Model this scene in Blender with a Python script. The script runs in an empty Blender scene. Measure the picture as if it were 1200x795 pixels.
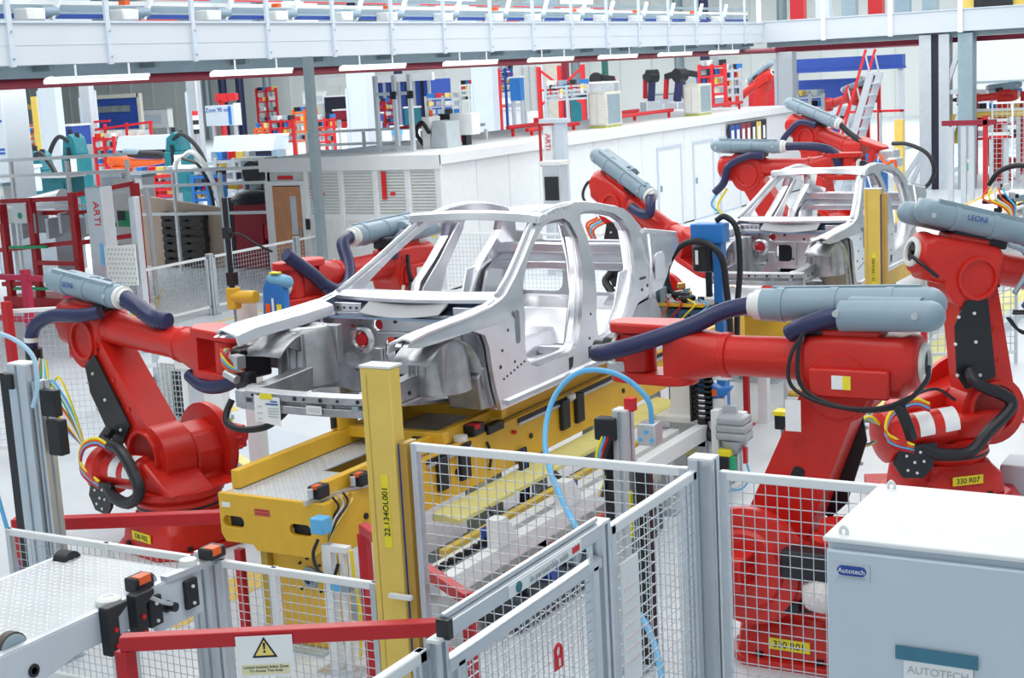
import bpy, math, random
from mathutils import Vector, Matrix, Quaternion
from mathutils.geometry import tessellate_polygon
S = bpy.context.scene
COL = S.collection
R = math.radians
PI = math.pi
random.seed(7)

# ------------------------------------------------------------------ camera
H = 3.8
PITCH, ROLL, YAW = 0.17691004, 0.05403469, 0.52410431
cam = bpy.data.cameras.new('camera')
cam.sensor_width = 36.0
cam.lens = 1756.27 / 1200 * 36.0
cam.clip_end = 400
camo = bpy.data.objects.new('camera', cam)
COL.objects.link(camo)
camo.matrix_world = (Matrix.Translation((0, 0, H)) @ Matrix.Rotation(YAW, 4, 'Z')
                     @ Matrix.Rotation(PI / 2 - PITCH, 4, 'X') @ Matrix.Rotation(-ROLL, 4, 'Z'))
S.camera = camo

# ------------------------------------------------------------------ light
w = bpy.data.worlds.new('factory_daylight')
S.world = w
w.use_nodes = True
w.node_tree.nodes['Background'].inputs[0].default_value = (0.86, 0.95, 1.0, 1)
w.node_tree.nodes['Background'].inputs[1].default_value = 0.5


def area_light(name, loc, size, energy, color=(1, 1, 1), rot=(0, 0, 0)):
    l = bpy.data.lights.new(name, 'AREA')
    l.shape = 'RECTANGLE'
    l.size, l.size_y = size
    l.energy = energy
    l.color = color
    o = bpy.data.objects.new(name, l)
    o.location = loc
    o.rotation_euler = rot
    COL.objects.link(o)
    return o


area_light('unseen_roof_light', (-4, 4, 9), (5, 12), 210, (1, .98, .95))
area_light('unseen_roof_light', (-12, 14, 9), (4, 24), 680, (1, .98, .95))
area_light('unseen_roof_light', (-2, 16, 9), (4, 24), 560, (1, .98, .95))
area_light('unseen_roof_light', (-28, 38, 9.5), (40, 30), 4200, (1, .99, .97))
area_light('unseen_roof_light', (-8, 44, 9.5), (16, 30), 1700, (1, .99, .97))
area_light('unseen_roof_light', (-35, 72, 9.8), (70, 14), 5200, (1, .99, .97))  # unseen overhead light added to brighten the far wall
area_light('unseen_roof_light', (-24, 22, 9), (10, 14), 1300, (1, .99, .97))  # unseen overhead light added to lift the aisle and tan wall
S.view_settings.view_transform = 'Standard'
S.view_settings.look = 'None'
S.view_settings.exposure = 0.55
S.view_settings.gamma = 1.0
S.view_settings.use_curve_mapping = False

# ------------------------------------------------------------------ materials


def mat(name, col, rough=0.5, metal=0.0, var=0.06, scale=6.0, bump=0.0, bscale=60.0, spec=0.5, trans=0.0, alpha=None):
    m = bpy.data.materials.new(name)
    m.use_nodes = True
    nt = m.node_tree
    b = nt.nodes['Principled BSDF']
    b.inputs['Roughness'].default_value = rough
    b.inputs['Metallic'].default_value = metal
    b.inputs['Specular IOR Level'].default_value = spec
    if trans:
        b.inputs['Transmission Weight'].default_value = trans
    tc = nt.nodes.new('ShaderNodeTexCoord')
    n = nt.nodes.new('ShaderNodeTexNoise')
    n.inputs['Scale'].default_value = scale
    n.inputs['Detail'].default_value = 4
    nt.links.new(tc.outputs['Object'], n.inputs['Vector'])
    rp = nt.nodes.new('ShaderNodeValToRGB')
    e = rp.color_ramp.elements
    e[0].position, e[1].position = .3, .7
    e[0].color = [max(0, c * (1 - var)) for c in col] + [1]
    e[1].color = [min(1, c * (1 + var)) for c in col] + [1]
    nt.links.new(n.outputs['Fac'], rp.inputs['Fac'])
    nt.links.new(rp.outputs['Color'], b.inputs['Base Color'])
    if bump:
        n2 = nt.nodes.new('ShaderNodeTexNoise')
        n2.inputs['Scale'].default_value = bscale
        nt.links.new(tc.outputs['Object'], n2.inputs['Vector'])
        bp = nt.nodes.new('ShaderNodeBump')
        bp.inputs['Strength'].default_value = bump
        bp.inputs['Distance'].default_value = .01
        nt.links.new(n2.outputs['Fac'], bp.inputs['Height'])
        nt.links.new(bp.outputs['Normal'], b.inputs['Normal'])
    return m


def emis(name, col, s):
    m = mat(name, col)
    b = m.node_tree.nodes['Principled BSDF']
    b.inputs['Emission Color'].default_value = (*col, 1)
    b.inputs['Emission Strength'].default_value = s
    return m


M = dict(
    gantry=mat('gantry_white_sheet', (.62, .68, .74), .55, var=.02, scale=1),
    red=mat('robot_red_paint', (.62, .020, .013), .34, var=.10, scale=3),
    redd=mat('barrier_red_paint', (.52, .010, .018), .42, var=.06),
    pink=mat('pink_red_paint', (.68, .03, .10), .45),
    yel=mat('machine_yellow_paint', (.80, .47, .035), .42, var=.05),
    yelp=mat('pillar_yellow_paint', (.82, .60, .13), .4, var=.04),
    label=mat('label_yellow', (.92, .80, .03), .5),
    alu=mat('bare_aluminium_sheet', (.76, .765, .81), .27, .88, var=.07, scale=4, bump=.06, bscale=9),
    alud=mat('bare_aluminium_casting', (.44, .45, .48), .36, .8, var=.2, scale=7, bump=.1, bscale=20),  # casting grey darkened to carry shade the wheel bays lack
    prof=mat('extruded_aluminium', (.62, .67, .72), .36, .65, var=.04),
    wire=mat('galvanised_wire', (.58, .62, .66), .4, .6),
    white=mat('white_paint', (.84, .87, .89), .5, var=.02),
    offw=mat('off_white_sheet', (.80, .82, .80), .6, var=.03),
    grey=mat('grey_paint', (.46, .52, .56), .5),
    steel=mat('blue_grey_steel', (.30, .40, .46), .45, .2),
    cab=mat('cabinet_grey_paint', (.60, .68, .77), .45, var=.02, scale=1.5, bump=.03, bscale=300),
    tread=mat('tread_plate', (.56, .59, .63), .5, .25, var=.06, scale=3),
    stud=mat('tread_stud', (.80, .82, .85), .3, .4),
    dark=mat('black_plastic', (.012, .014, .02), .45),
    navy=mat('navy_hose', (.020, .026, .095), .38),
    tube=mat('blue_grey_tube_plastic', (.27, .37, .45), .42, var=.05),
    blue=mat('bracket_blue_paint', (.02, .19, .58), .4),
    dblue=mat('deep_blue_panel', (.02, .07, .36), .5),
    sky=mat('sky_blue_hose', (.13, .48, .85), .35),
    teal=mat('teal_machine_paint', (.012, .17, .21), .45, var=.12),
    tan=mat('tan_board', (.52, .40, .31), .7, var=.06),
    wood=mat('dark_pallet_wood', (.055, .055, .055), .8, var=.3, scale=14),
    door=mat('light_wood_veneer', (.58, .27, .13), .5, var=.08, scale=8),
    paper=mat('paper', (.90, .92, .94), .7, var=.01),
    ink=mat('ink', (.01, .012, .03), .6),
    inkb=mat('blue_ink', (.02, .12, .45), .6),
    inkr=mat('red_ink', (.70, .02, .03), .6),
    orange=mat('orange_plastic', (.85, .13, .02), .4),
    green=mat('green_plastic', (.02, .42, .18), .45),
    glass=mat('dark_pane', (.20, .24, .25), .15, var=.2, scale=3),
    maroon=mat('maroon_pipe_paint', (.26, .012, .035), .45),
    steelp=mat('grey_steel_pipe', (.25, .32, .35), .4, .5),
    rust=mat('rusty_red_plate', (.55, .14, .08), .6),
    ac=mat('cream_casing', (.70, .69, .60), .5),
    mint=mat('pale_yellow_cover', (.84, .80, .32), .5),
    tape=mat('grey_blue_tape', (.05, .20, .30), .4),
    clear=mat('clear_bowl_plastic', (.42, .46, .50), .2, var=.1),
    plast=mat('plastic_wrap', (.75, .70, .70), .25, var=.15, scale=30, bump=.8, bscale=40),
    gold=mat('brass_fitting', (.65, .45, .12), .3, .8),
    lamp=emis('lit_lamp_tube', (1, 1, 1), .55),
    screen=emis('lit_screen', (.35, .6, .75), .5),
)

# floor: pale blue-grey sealed concrete with soft scuffs
fm = mat('sealed_concrete_floor', (.66, .71, .76), .42, var=.07, scale=.8)
# corrugated wall
M['wall'] = mat('pale_wall_cladding', (.74, .78, .77), .7, var=.03, scale=.3)

# ------------------------------------------------------------------ mesh kit


class MB:
    def __init__(s):
        s.v, s.f = [], []

    def add(s, vs, fs):
        o = len(s.v)
        s.v += [tuple(p) for p in vs]
        s.f += [tuple(i + o for i in f) for f in fs]
        return s

    def box(s, c, d, rz=0, mtx=None):
        x, y, z = d[0] / 2, d[1] / 2, d[2] / 2
        vs = [Vector((i * x, j * y, k * z)) for i in (-1, 1) for j in (-1, 1) for k in (-1, 1)]
        m = mtx if mtx is not None else Matrix.Rotation(rz, 3, 'Z')
        return s.add([m @ p + Vector(c) for p in vs],
                     [(0, 1, 3, 2), (4, 6, 7, 5), (0, 4, 5, 1), (2, 3, 7, 6), (0, 2, 6, 4), (1, 5, 7, 3)])

    def bx(s, x0, x1, y0, y1, z0, z1):
        return s.box(((x0 + x1) / 2, (y0 + y1) / 2, (z0 + z1) / 2), (abs(x1 - x0), abs(y1 - y0), abs(z1 - z0)))

    def bar(s, p0, p1, w, h, up=(0, 0, 1)):
        p0, p1 = Vector(p0), Vector(p1)
        d = p1 - p0
        u = d.normalized()
        a = u.cross(Vector(up))
        if a.length < 1e-4:
            a = u.cross(Vector((1, 0, 0)))
        a.normalize()
        b = a.cross(u)
        m = Matrix((u, a, b)).transposed()
        return s.box((p0 + p1) / 2, (d.length, w, h), mtx=m)

    def rings(s, rings, cap=True, close=True):
        n = len(rings[0])
        vs = [p for r in rings for p in r]
        fs = []
        for i in range(len(rings) - 1):
            for j in range(n if close else n - 1):
                a, b = i * n + j, i * n + (j + 1) % n
                fs.append((a, b, b + n, a + n))
        if cap:
            fs.append(tuple(range(n - 1, -1, -1)))
            fs.append(tuple(range((len(rings) - 1) * n, len(rings) * n)))
        return s.add(vs, fs)

    def lathe(s, p0, axis, prof, n=20, cap=True):
        """prof: list of (distance along axis, radius)"""
        u = Vector(axis).normalized()
        a = u.orthogonal().normalized()
        b = u.cross(a)
        rs = [[Vector(p0) + u * d + (a * math.cos(2 * PI * k / n) + b * math.sin(2 * PI * k / n)) * r
               for k in range(n)] for d, r in prof]
        return s.rings(rs, cap)

    def cyl(s, p0, p1, r, r1=None, n=16):
        d = Vector(p1) - Vector(p0)
        return s.lathe(p0, d, [(0, r), (d.length, r if r1 is None else r1)], n)

    def capsule(s, p0, p1, r, n=16, flat0=False, flat1=False):
        d = Vector(p1) - Vector(p0)
        L = d.length
        pr = []
        if flat0:
            pr += [(0, r)]
        else:
            pr += [(r - r * math.cos(t), max(.002, r * math.sin(t))) for t in (0, .35, .7, 1.05, 1.4)] + [(r, r)]
        if flat1:
            pr += [(L, r)]
        else:
            pr += [(L - r, r)] + [(L - r + r * math.sin(t), max(.002, r * math.cos(t))) for t in (.2, .55, .9, 1.25, 1.57)]
        return s.lathe(p0, d, pr, n)

    def tube(s, pts, r, n=8, sub=6, ridged=0.0):
        P = spline(pts, sub)
        rs = []
        prev = None
        for i, p in enumerate(P):
            t = (P[min(i + 1, len(P) - 1)] - P[max(i - 1, 0)]).normalized()
            if prev is None:
                a = t.orthogonal().normalized()
            else:
                a = prev - t * prev.dot(t)
                a.normalize()
            prev = a
            b = t.cross(a)
            rr = r * (1 + (ridged if i % 2 else 0))
            rs.append([p + (a * math.cos(2 * PI * k / n) + b * math.sin(2 * PI * k / n)) * rr for k in range(n)])
        return s.rings(rs)

    def prism(s, poly, fn, t0, t1, holes=()):
        """poly/holes in (a, b); fn(a, b, t) gives the point"""
        loops = [[Vector((a, b, 0)) for a, b in poly]] + [[Vector((a, b, 0)) for a, b in h] for h in holes]
        tris = tessellate_polygon(loops)
        flat = [p for l in loops for p in l]
        n = len(flat)
        vs = [fn(p.x, p.y, t0) for p in flat] + [fn(p.x, p.y, t1) for p in flat]
        fs = []
        for t in tris:
            fs.append(tuple(t))
            fs.append(tuple(i + n for i in reversed(t)))
        o = 0
        for l in loops:
            k = len(l)
            for i in range(k):
                a, b = o + i, o + (i + 1) % k
                fs.append((a, a + n, b + n, b))
            o += k
        return s.add(vs, fs)

    def xz(s, poly, y0, y1, holes=()):
        return s.prism(poly, lambda a, b, t: (a, t, b), y0, y1, holes)

    def xy(s, poly, z0, z1, holes=()):
        return s.prism(poly, lambda a, b, t: (a, b, t), z0, z1, holes)

    def yz(s, poly, x0, x1, holes=()):
        return s.prism(poly, lambda a, b, t: (t, a, b), x0, x1, holes)


def spline(pts, sub=6):
    P = [Vector(p) for p in pts]
    if len(P) < 3 or sub < 2:
        return P
    out = []
    Q = [P[0] * 2 - P[1]] + P + [P[-1] * 2 - P[-2]]
    for i in range(1, len(Q) - 2):
        a, b, c, d = Q[i - 1], Q[i], Q[i + 1], Q[i + 2]
        for k in range(sub):
            t = k / sub
            out.append(.5 * (2 * b + (c - a) * t + (2 * a - 5 * b + 4 * c - d) * t * t + (3 * b - a - 3 * c + d) * t ** 3))
    out.append(P[-1])
    return out


def circ(cx, cy, r, n=16, a0=0, a1=2 * PI):
    full = abs(a1 - a0 - 2 * PI) < 1e-6
    return [(cx + r * math.cos(a0 + (a1 - a0) * k / (n if full else n - 1)),
             cy + r * math.sin(a0 + (a1 - a0) * k / (n if full else n - 1))) for k in range(n)]


def rrect(cx, cy, w, h, r, n=4):
    out = []
    for sx, sy, a in ((1, 1, 0), (-1, 1, PI / 2), (-1, -1, PI), (1, -1, 1.5 * PI)):
        out += circ(cx + sx * (w / 2 - r), cy + sy * (h / 2 - r), r, n, a, a + PI / 2 - 1e-9)
    return out


def stadium(ax, az, ra, bx, bz, rb, n=10):
    """outline hugging two circles"""
    d = Vector((bx - ax, bz - az))
    th = math.atan2(d.y, d.x)
    ph = math.acos(max(-1, min(1, (ra - rb) / d.length)))
    out = circ(bx, bz, rb, n, th - ph, th + ph)
    out += circ(ax, az, ra, n, th + ph, th + 2 * PI - ph)
    return out


def mesh_of(name, mb, m, smooth=True, ang=35):
    me = bpy.data.meshes.new(name)
    me.from_pydata(mb.v, [], mb.f)
    me.update()
    import bmesh
    bm = bmesh.new()
    bm.from_mesh(me)
    bmesh.ops.recalc_face_normals(bm, faces=bm.faces)
    bm.to_mesh(me)
    bm.free()
    me.materials.append(M[m] if isinstance(m, str) else m)
    if smooth:
        me.polygons.foreach_set('use_smooth', [True] * len(me.polygons))
        me.set_sharp_from_angle(angle=R(ang))
    return me


def obj(name, mb, m, parent=None, bevel=0, smooth=True, loc=None, rz=0, kind=None, label=None):
    o = bpy.data.objects.new(name, mesh_of(name, mb, m, smooth))
    COL.objects.link(o)
    if parent:
        o.parent = parent
    if loc:
        o.location = loc
    if rz:
        o.rotation_euler.z = rz
    if bevel:
        b = o.modifiers.new('edge', 'BEVEL')
        b.width = bevel
        b.segments = 2
        b.limit_method = 'ANGLE'
        b.angle_limit = R(40)
    if kind:
        o['kind'] = kind
    if label:
        o['label'] = label
    return o


def tag(o, label, cat, group=None):
    o['label'] = label
    o['category'] = cat
    if group:
        o['group'] = group
    return o


def thing(name, label, cat, loc=(0, 0, 0), rz=0, group=None):
    o = bpy.data.objects.new(name, None)
    o.empty_display_size = .1
    COL.objects.link(o)
    o.location = loc
    o.rotation_euler = (0, 0, rz)
    return tag(o, label, cat, group)


def single(name, mb, m, label, cat, group=None, **k):
    return tag(obj(name, mb, m, **k), label, cat, group)


def struct(name, mb, m, parent=None, **k):
    o = obj(name, mb, m, parent, **k)
    o['kind'] = 'structure'
    return o


def dup(root, loc, rz=0, label=None, group=None):
    r = root.copy()
    COL.objects.link(r)
    r.location = loc
    r.rotation_euler = (0, 0, rz)
    if label:
        r['label'] = label
    if group:
        r['group'] = group
    for ch in list(root.children):
        c = ch.copy()
        COL.objects.link(c)
        c.parent = r
        for g in list(ch.children):
            d = g.copy()
            COL.objects.link(d)
            d.parent = c
    return r


def text(name, s, size, loc, right, up, m, parent=None, ext=.002, align='CENTER'):
    cu = bpy.data.curves.new(name, 'FONT')
    cu.body = s
    cu.size = size
    cu.align_x = align
    cu.align_y = 'CENTER'
    cu.extrude = ext
    t = bpy.data.objects.new('tmp', cu)
    COL.objects.link(t)
    me = bpy.data.meshes.new_from_object(t)
    bpy.data.objects.remove(t)
    me.name = name
    me.materials.clear()
    me.materials.append(M[m])
    o = bpy.data.objects.new(name, me)
    COL.objects.link(o)
    r, u = Vector(right).normalized(), Vector(up).normalized()
    n = r.cross(u)
    mm = Matrix((r, u, n)).transposed().to_4x4()
    mm.translation = Vector(loc)
    o.matrix_basis = mm
    if parent:
        o.parent = parent
    return o


def box_rot(mb, c, d, right, up):
    r, u = Vector(right).normalized(), Vector(up).normalized()
    n = r.cross(u)
    return mb.box(c, d, mtx=Matrix((r, u, n)).transposed())
# ------------------------------------------------------------------ the hall
fl = MB()
for i in range(10):
    fl.box((-45 + 0, -6 + i * 10, -.05), (140, 9.996, .1))
floor = struct('floor', fl, fm, smooth=False)
wl = MB()
wl.box((-45, 88, 5), (150, .2, 10))
wb = struct('wall_back', wl, 'wall', smooth=False)
m_ = MB()
for i in range(60):
    m_.box((-110 + i * 2.2, 87.85, 5), (.06, .1, 10))
struct('cladding_rib', m_, 'wall', wb)
wl = MB()
wl.box((-118, 40, 5), (.2, 100, 10))
struct('wall_left', wl, 'wall', smooth=False)
cl = MB().box((-45, 38, 10.6), (150, 100, .1))
cl = struct('ceiling', cl, 'wall', smooth=False)
for i in range(12):
    struct('ceiling_beam', MB().box((-45, -8 + i * 8, 10.3), (150, .3, .5)), 'steel', cl, smooth=False)
# yellow lane lines on the floor


def lane(p0, p1, wd=.1, m='yelp'):
    b = MB()
    b.bar((*p0, .002), (*p1, .002), wd, .004)
    struct('floor_marking', b, m, floor)


lane((-11.6, 13.4), (-16.2, 16.9))
lane((-12.3, 14.6), (-16.4, 17.6))
lane((-7.45, 7.6), (-7.45, 11.0), .35)
lane((-4.72, 15.2), (-4.62, 26), .42, 'mint')
lane((-16.3, 17.2), (-16.4, 24), .1)
lane((-18.5, 19.5), (-20.2, 21.5), .1)


# ------------------------------------------------------------------ safety fences
def wires(p0, p1, z0, z1, pitch=.05, r=.0019):
    b = MB()
    p0, p1 = Vector((*p0, 0)), Vector((*p1, 0))
    d = p1 - p0
    L = d.length
    u = d / L
    n = Vector((-u.y, u.x, 0))
    nv = int(L / pitch)
    for i in range(1, nv):
        c = p0 + u * (L * i / nv)
        vs = [c + u * (sx * r) + n * (sy * r) + Vector((0, 0, z)) for z in (z0, z1) for sx, sy in ((-1, -1), (1, -1), (1, 1), (-1, 1))]
        b.add(vs, [(0, 1, 5, 4), (1, 2, 6, 5), (2, 3, 7, 6), (3, 0, 4, 7)])
    nh = int((z1 - z0) / pitch)
    off = n * (2 * r)
    for i in range(1, nh):
        z = z0 + (z1 - z0) * i / nh
        vs = [c + off + n * (sx * r) + Vector((0, 0, z + sz * r)) for c in (p0, p1) for sx, sz in ((-1, -1), (1, -1), (1, 1), (-1, 1))]
        b.add(vs, [(0, 1, 5, 4), (1, 2, 6, 5), (2, 3, 7, 6), (3, 0, 4, 7)])
    return b


def fence(p0, p1, z1, label, z0=.12, pitch=.05, group=None, rail=.045, mullions=(), m='white', r=.0019):
    c = Vector(((p0[0] + p1[0]) / 2, (p0[1] + p1[1]) / 2, 0))
    t = thing('mesh_fence', label, 'fence', c, 0, group)
    a = Vector((*p0, 0)) - c
    b = Vector((*p1, 0)) - c
    u = (b - a).normalized()
    up = Vector((0, 0, 1))
    for nm, z in (('top_rail', z1 - rail / 2), ('bottom_rail', z0 + rail / 2)):
        q = MB()
        q.bar(a + up * z, b + up * z, rail * .8, rail)
        obj(nm, q, m, t, bevel=.006)
    for s_, p in ((1, a), (-1, b)):
        q = MB()
        q.bar(p + u * (s_ * rail / 2), p + u * (s_ * rail / 2) + up * z1, rail, rail * .8)
        obj('stile', q, 'prof', t, bevel=.004)
    for k in mullions:
        p = a.lerp(b, k)
        q = MB()
        q.bar(p + up * z0, p + up * z1, .05, .04)
        obj('mullion', q, 'white', t, bevel=.004)
    q = wires(a.xy, b.xy, z0 + rail, z1 - rail, pitch, r)
    obj('wire_mesh', q, 'wire', t, smooth=False, kind='stuff')
    return t


def slotted(sx, sy, slot=.012):
    """cross-section of an extruded profile with a groove on each face"""
    a, b = sx / 2, sy / 2
    g = slot
    return [(-a, -b), (-g, -b), (-g, -b + g * 1.4), (g, -b + g * 1.4), (g, -b), (a, -b), (a, -g), (a - g * 1.4, -g), (a - g * 1.4, g), (a, g),
            (a, b), (g, b), (g, b - g * 1.4), (-g, b - g * 1.4), (-g, b), (-a, b), (-a, g), (-a + g * 1.4, g), (-a + g * 1.4, -g), (-a, -g)]


def post(x, y, z, label, sx=.08, sy=.08, cat='post', group=None, name='fence_post'):
    t = thing(name, label, cat, (x, y, 0), 0, group)
    q = MB().xy(slotted(sx, sy), .012, z)
    obj('profile', q, 'prof', t, smooth=False)
    q = MB().box((0, 0, .006), (sx * 2, sy * 2, .012))
    obj('foot_plate', q, 'steel', t)
    q = MB().box((0, 0, z + .006), (sx, sy, .012))
    obj('end_cap', q, 'white', t)
    return t


YF = 6.38
fence((-7.50, YF), (-5.92, YF), 1.09, 'low white framed mesh fence panel between grey outfeed conveyor and robot F02', mullions=(.55,))
post(-5.84, YF, 1.12, 'grey extruded post ending the low mesh fence beside outfeed conveyor', .1, .08)
fence((-5.74, YF), (-4.62, YF), 1.09, 'low white railed mesh fence panel left of the tall yellow pillar', mullions=(.36,))
fence((-4.335, YF), (-2.76, YF), 1.9, 'tall mesh fence panel spanning from yellow pillar to corner post', pitch=.055)
post(-2.68, YF, 1.95, 'tall grey corner post where two mesh fences meet by robot R01', .12, .1)
fence((-2.6, YF), (-1.25, YF), 1.9, 'tall mesh fence panel directly before robot R01', pitch=.055)
fence((-2.69, 6.28), (-2.69, 5.36), 1.92, 'mesh side panel between corner post and sliding gate', pitch=.05)
post(-2.7, 5.30, 1.95, 'grey gate post holding the end of sliding mesh gate', .07, .08)
fence((-2.74, 4.02), (-2.74, 3.2), 1.88, 'mesh panel at bottom edge before the sliding gate', pitch=.05)
post(-2.70, 4.05, 1.90, 'grey gate post under the blunt black capped rail end', 0.05, .06)

# sliding gate with the boxed header
g = thing('sliding_gate', 'grey sliding mesh gate with printed header strip and red padlock sign', 'gate', (-2.68, 4.7, 0))
for nm, z, wd, hh, dx in (('header_rail', 1.935, .045, .06, 0), ('guide_rail', 1.978, .022, .02, -.012), ('gate_top_rail', 1.80, .045, .05, -.01), ('gate_bottom_rail', .16, .045, .05, -.01)):
    q = MB().bar((dx, -.62, z), (dx, .56, z), wd, hh)
    obj(nm, q, 'prof', g, bevel=.006)
q = MB().box((0, -.63, 1.94), (.05, .03, .07))
obj('rail_end_cap', q, 'dark', g)
for y in (-.55, .5):
    q = MB().bar((-.01, y, .16), (-.01, y, 1.8), .05, .045)
    obj('gate_stile', q, 'prof', g, bevel=.005)
obj('wire_mesh', wires((-.01, -.53), (-.01, .48), .18, 1.78, .042), 'wire', g, smooth=False, kind='stuff')
hs = obj('header_strip', MB().box((.025, .06, 1.935), (.005, .58, .048)), 'paper', g)
text('lettering', 'in partnership with', .04, (.029, .08, 1.935), (0, 1, 0), (0, 0, 1), 'grey', hs)
q = MB().cyl((.027, -.16, 1.935), (.031, -.16, 1.935), .021, n=20)
obj('round_mark', q, 'teal', hs)
q = MB().box((.028, .30, 1.937), (.004, .06, .024))
obj('red_mark', q, 'inkr', hs)
pl = obj('padlock_sign', MB().box((.02, .13, 1.53), (.004, .07, .055)), 'inkr', g)
q = MB().tube([(.02, .108, 1.555), (.02, .108, 1.585), (.02, .13, 1.602), (.02, .152, 1.585), (.02, .152, 1.555)], .007, 6)
obj('shackle_mark', q, 'inkr', pl)
q = MB().box((.024, .13, 1.53), (.003, .012, .03))
obj('keyhole_mark', q, 'paper', pl)
sg = single('notice_sheet', MB().box((-2.66, 5.49, 1.46), (.004, .17, .56)), 'paper', 'tall faded white notice sheet tied onto side mesh panel', 'notice')
for i in range(7):
    obj('faded_line', MB().box((-2.657, 5.49, 1.62 - i * .055), (.003, .13, .016)), mat('faded_pink_print', (.88, .80, .81)) if i == 0 else bpy.data.materials['faded_pink_print'], sg)
q = MB().xz([(-.1, 0), (.1, 0), (.1, .16), (.06, .2), (-.1, .2)], -.1, .1)
single('wall_box', q, 'offw', 'small off-white junction box low behind the side mesh panel', 'box', loc=(-2.85, 5.45, .82), bevel=.01)
single('box_stand', MB().bx(-2.88, -2.82, 5.42, 5.48, 0, .82), 'prof', 'grey leg carrying the small white junction box', 'stand')

# ------------------------------------------------------------------ tall yellow light-curtain pillars


def pillar(x, y, z, label, words, rz=0, lz=None, z2=1.9):
    t = thing('light_curtain_pillar', label, 'pillar', (x, y, 0), rz)
    obj('front_column', MB().bx(-.10, .09, -.07, .03, .02, z), 'yelp', t, bevel=.008)
    obj('rear_column', MB().bx(.105, .15, -.05, .06, .02, z2), mat('ochre_paint', (.50, .30, .05), .5) if 'ochre_paint' not in bpy.data.materials else bpy.data.materials['ochre_paint'], t, bevel=.006)
    obj('lens_strip', MB().bx(.09, .105, -.04, .05, .02, z2 - .01), 'dblue', t)
    obj('edge_groove', MB().bx(-.064, -.058, -.0715, -.06, .05, z - .03), 'gold', t)
    obj('top_cap', MB().bx(-.102, .092, -.072, .05, z, z + .012), 'offw', t)
    obj('base_plate', MB().bx(-.18, .2, -.15, .15, 0, .02), 'yelp', t)
    lz = lz or z - .78
    lb = obj('label_strip', MB().bx(-.01, .035, -.0735, -.07, lz - .2, lz + .2), 'label', t)
    text('lettering', words, .05, (.012, -.0745, lz), (0, 0, 1), (-1, 0, 0), 'ink', lb)
    return t


pillar(-4.50, 6.40, 2.30, 'tall yellow light curtain pillar in front of the near car body', '22.134OL001', 0, 1.52)
pillar(-5.08, 17.5, 2.2, 'yellow light curtain pillar in front of the far car body', '22.134OL002', 0, 1.25, 2.15)
pillar(-8.15, 17.2, 1.72, 'yellow pillar glimpsed through rear door opening of near car body', '22.134OL003', z2=1.6)
# clamp on the near pillar
single('rail_clamp', MB().box((-4.42, 6.305, 1.06), (.14, .03, .022)), 'white', 'short white rail clamp across the tall near yellow pillar', 'clamp')

# ------------------------------------------------------------------ red tube barriers


def barrier(p0, p1, z, label, posts=(0, 1), w=.055, group=None, name='barrier', drop=None, low=None):
    c = Vector((p0[0], p0[1], 0))
    t = thing(name, label, 'barrier', c, 0, group)
    e = Vector((p1[0], p1[1], 0)) - c
    obj('top_rail', MB().bar((0, 0, z - w / 2), e + Vector((0, 0, z - w / 2)), w, w), 'redd', t, bevel=.006)
    if low:
        obj('middle_rail', MB().bar((0, 0, low), e + Vector((0, 0, low)), w * .8, w * .8), 'redd', t, bevel=.006)
    for k in posts:
        p = e * k
        obj('post', MB().bar(p + Vector((0, 0, .012)), p + Vector((0, 0, z - w)), w, w), 'redd', t, bevel=.006)
        obj('foot_plate', MB().box(p + Vector((0, 0, .006)), (.14, .14, .012)), 'redd', t)
    return t


barrier((-5.19, 5.02), (-3.83, 5.78), 1.2, 'red square tube barrier carrying the triangular warning sign', (0.01, .985), .075)
n_ = Vector((1.33, .74, 0)).normalized()
pn = Vector((n_.y, -n_.x, 0))
sp = Vector((-5.19, 5.02, 0)) + n_ * .705 + pn * .046
sg = single('warning_sign', box_rot(MB(), sp + Vector((0, 0, 1.075)), (.275, .21, .004), n_, (0, 0, 1)), 'paper',
            'white warning sign with black triangle hung on the red barrier', 'sign')
f_ = sp + pn * .003


def tri(h, dz):
    return [f_ + n_ * (x * h) + Vector((0, 0, 1.12 + dz + y * h)) for x, y in ((-1, -.8), (1, -.8), (0, .9))]


q = MB()
q.rings([tri(.062, 0), [p + pn * .001 for p in tri(.062, 0)]])
obj('triangle_border', q, 'ink', sg, smooth=False)
q = MB()
q.rings([[p + pn * .001 for p in tri(.046, -.002)], [p + pn * .002 for p in tri(.046, -.002)]])
obj('triangle_fill', q, mat('sign_yellow', (.9, .72, .2)), sg, smooth=False)
q = MB()
c_ = f_ + pn * .0025
q.rings([[c_ + n_ * x + Vector((0, 0, 1.12 + z)) for x, z in ((-.003, -.008), (.003, -.008), (.0065, .026), (-.0065, .026))],
         [c_ + pn * .001 + n_ * x + Vector((0, 0, 1.12 + z)) for x, z in ((-.003, -.008), (.003, -.008), (.0065, .026), (-.0065, .026))]])
q.cyl(c_ + Vector((0, 0, 1.101)), c_ + pn * .001 + Vector((0, 0, 1.101)), .006, n=12)
obj('exclamation_mark', q, 'ink', sg)
yb = obj('caption_band', box_rot(MB(), f_ + Vector((0, 0, 1.01)), (.235, .052, .002), n_, (0, 0, 1)), mat('caption_cream', (.82, .78, .5)), sg)
text('lettering', 'Locked Isolated Safety Zone\nTo Access This Area', .019, f_ + pn * .002 + Vector((0, 0, 1.013)), n_, (0, 0, 1), 'ink', yb, .0006)

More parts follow.
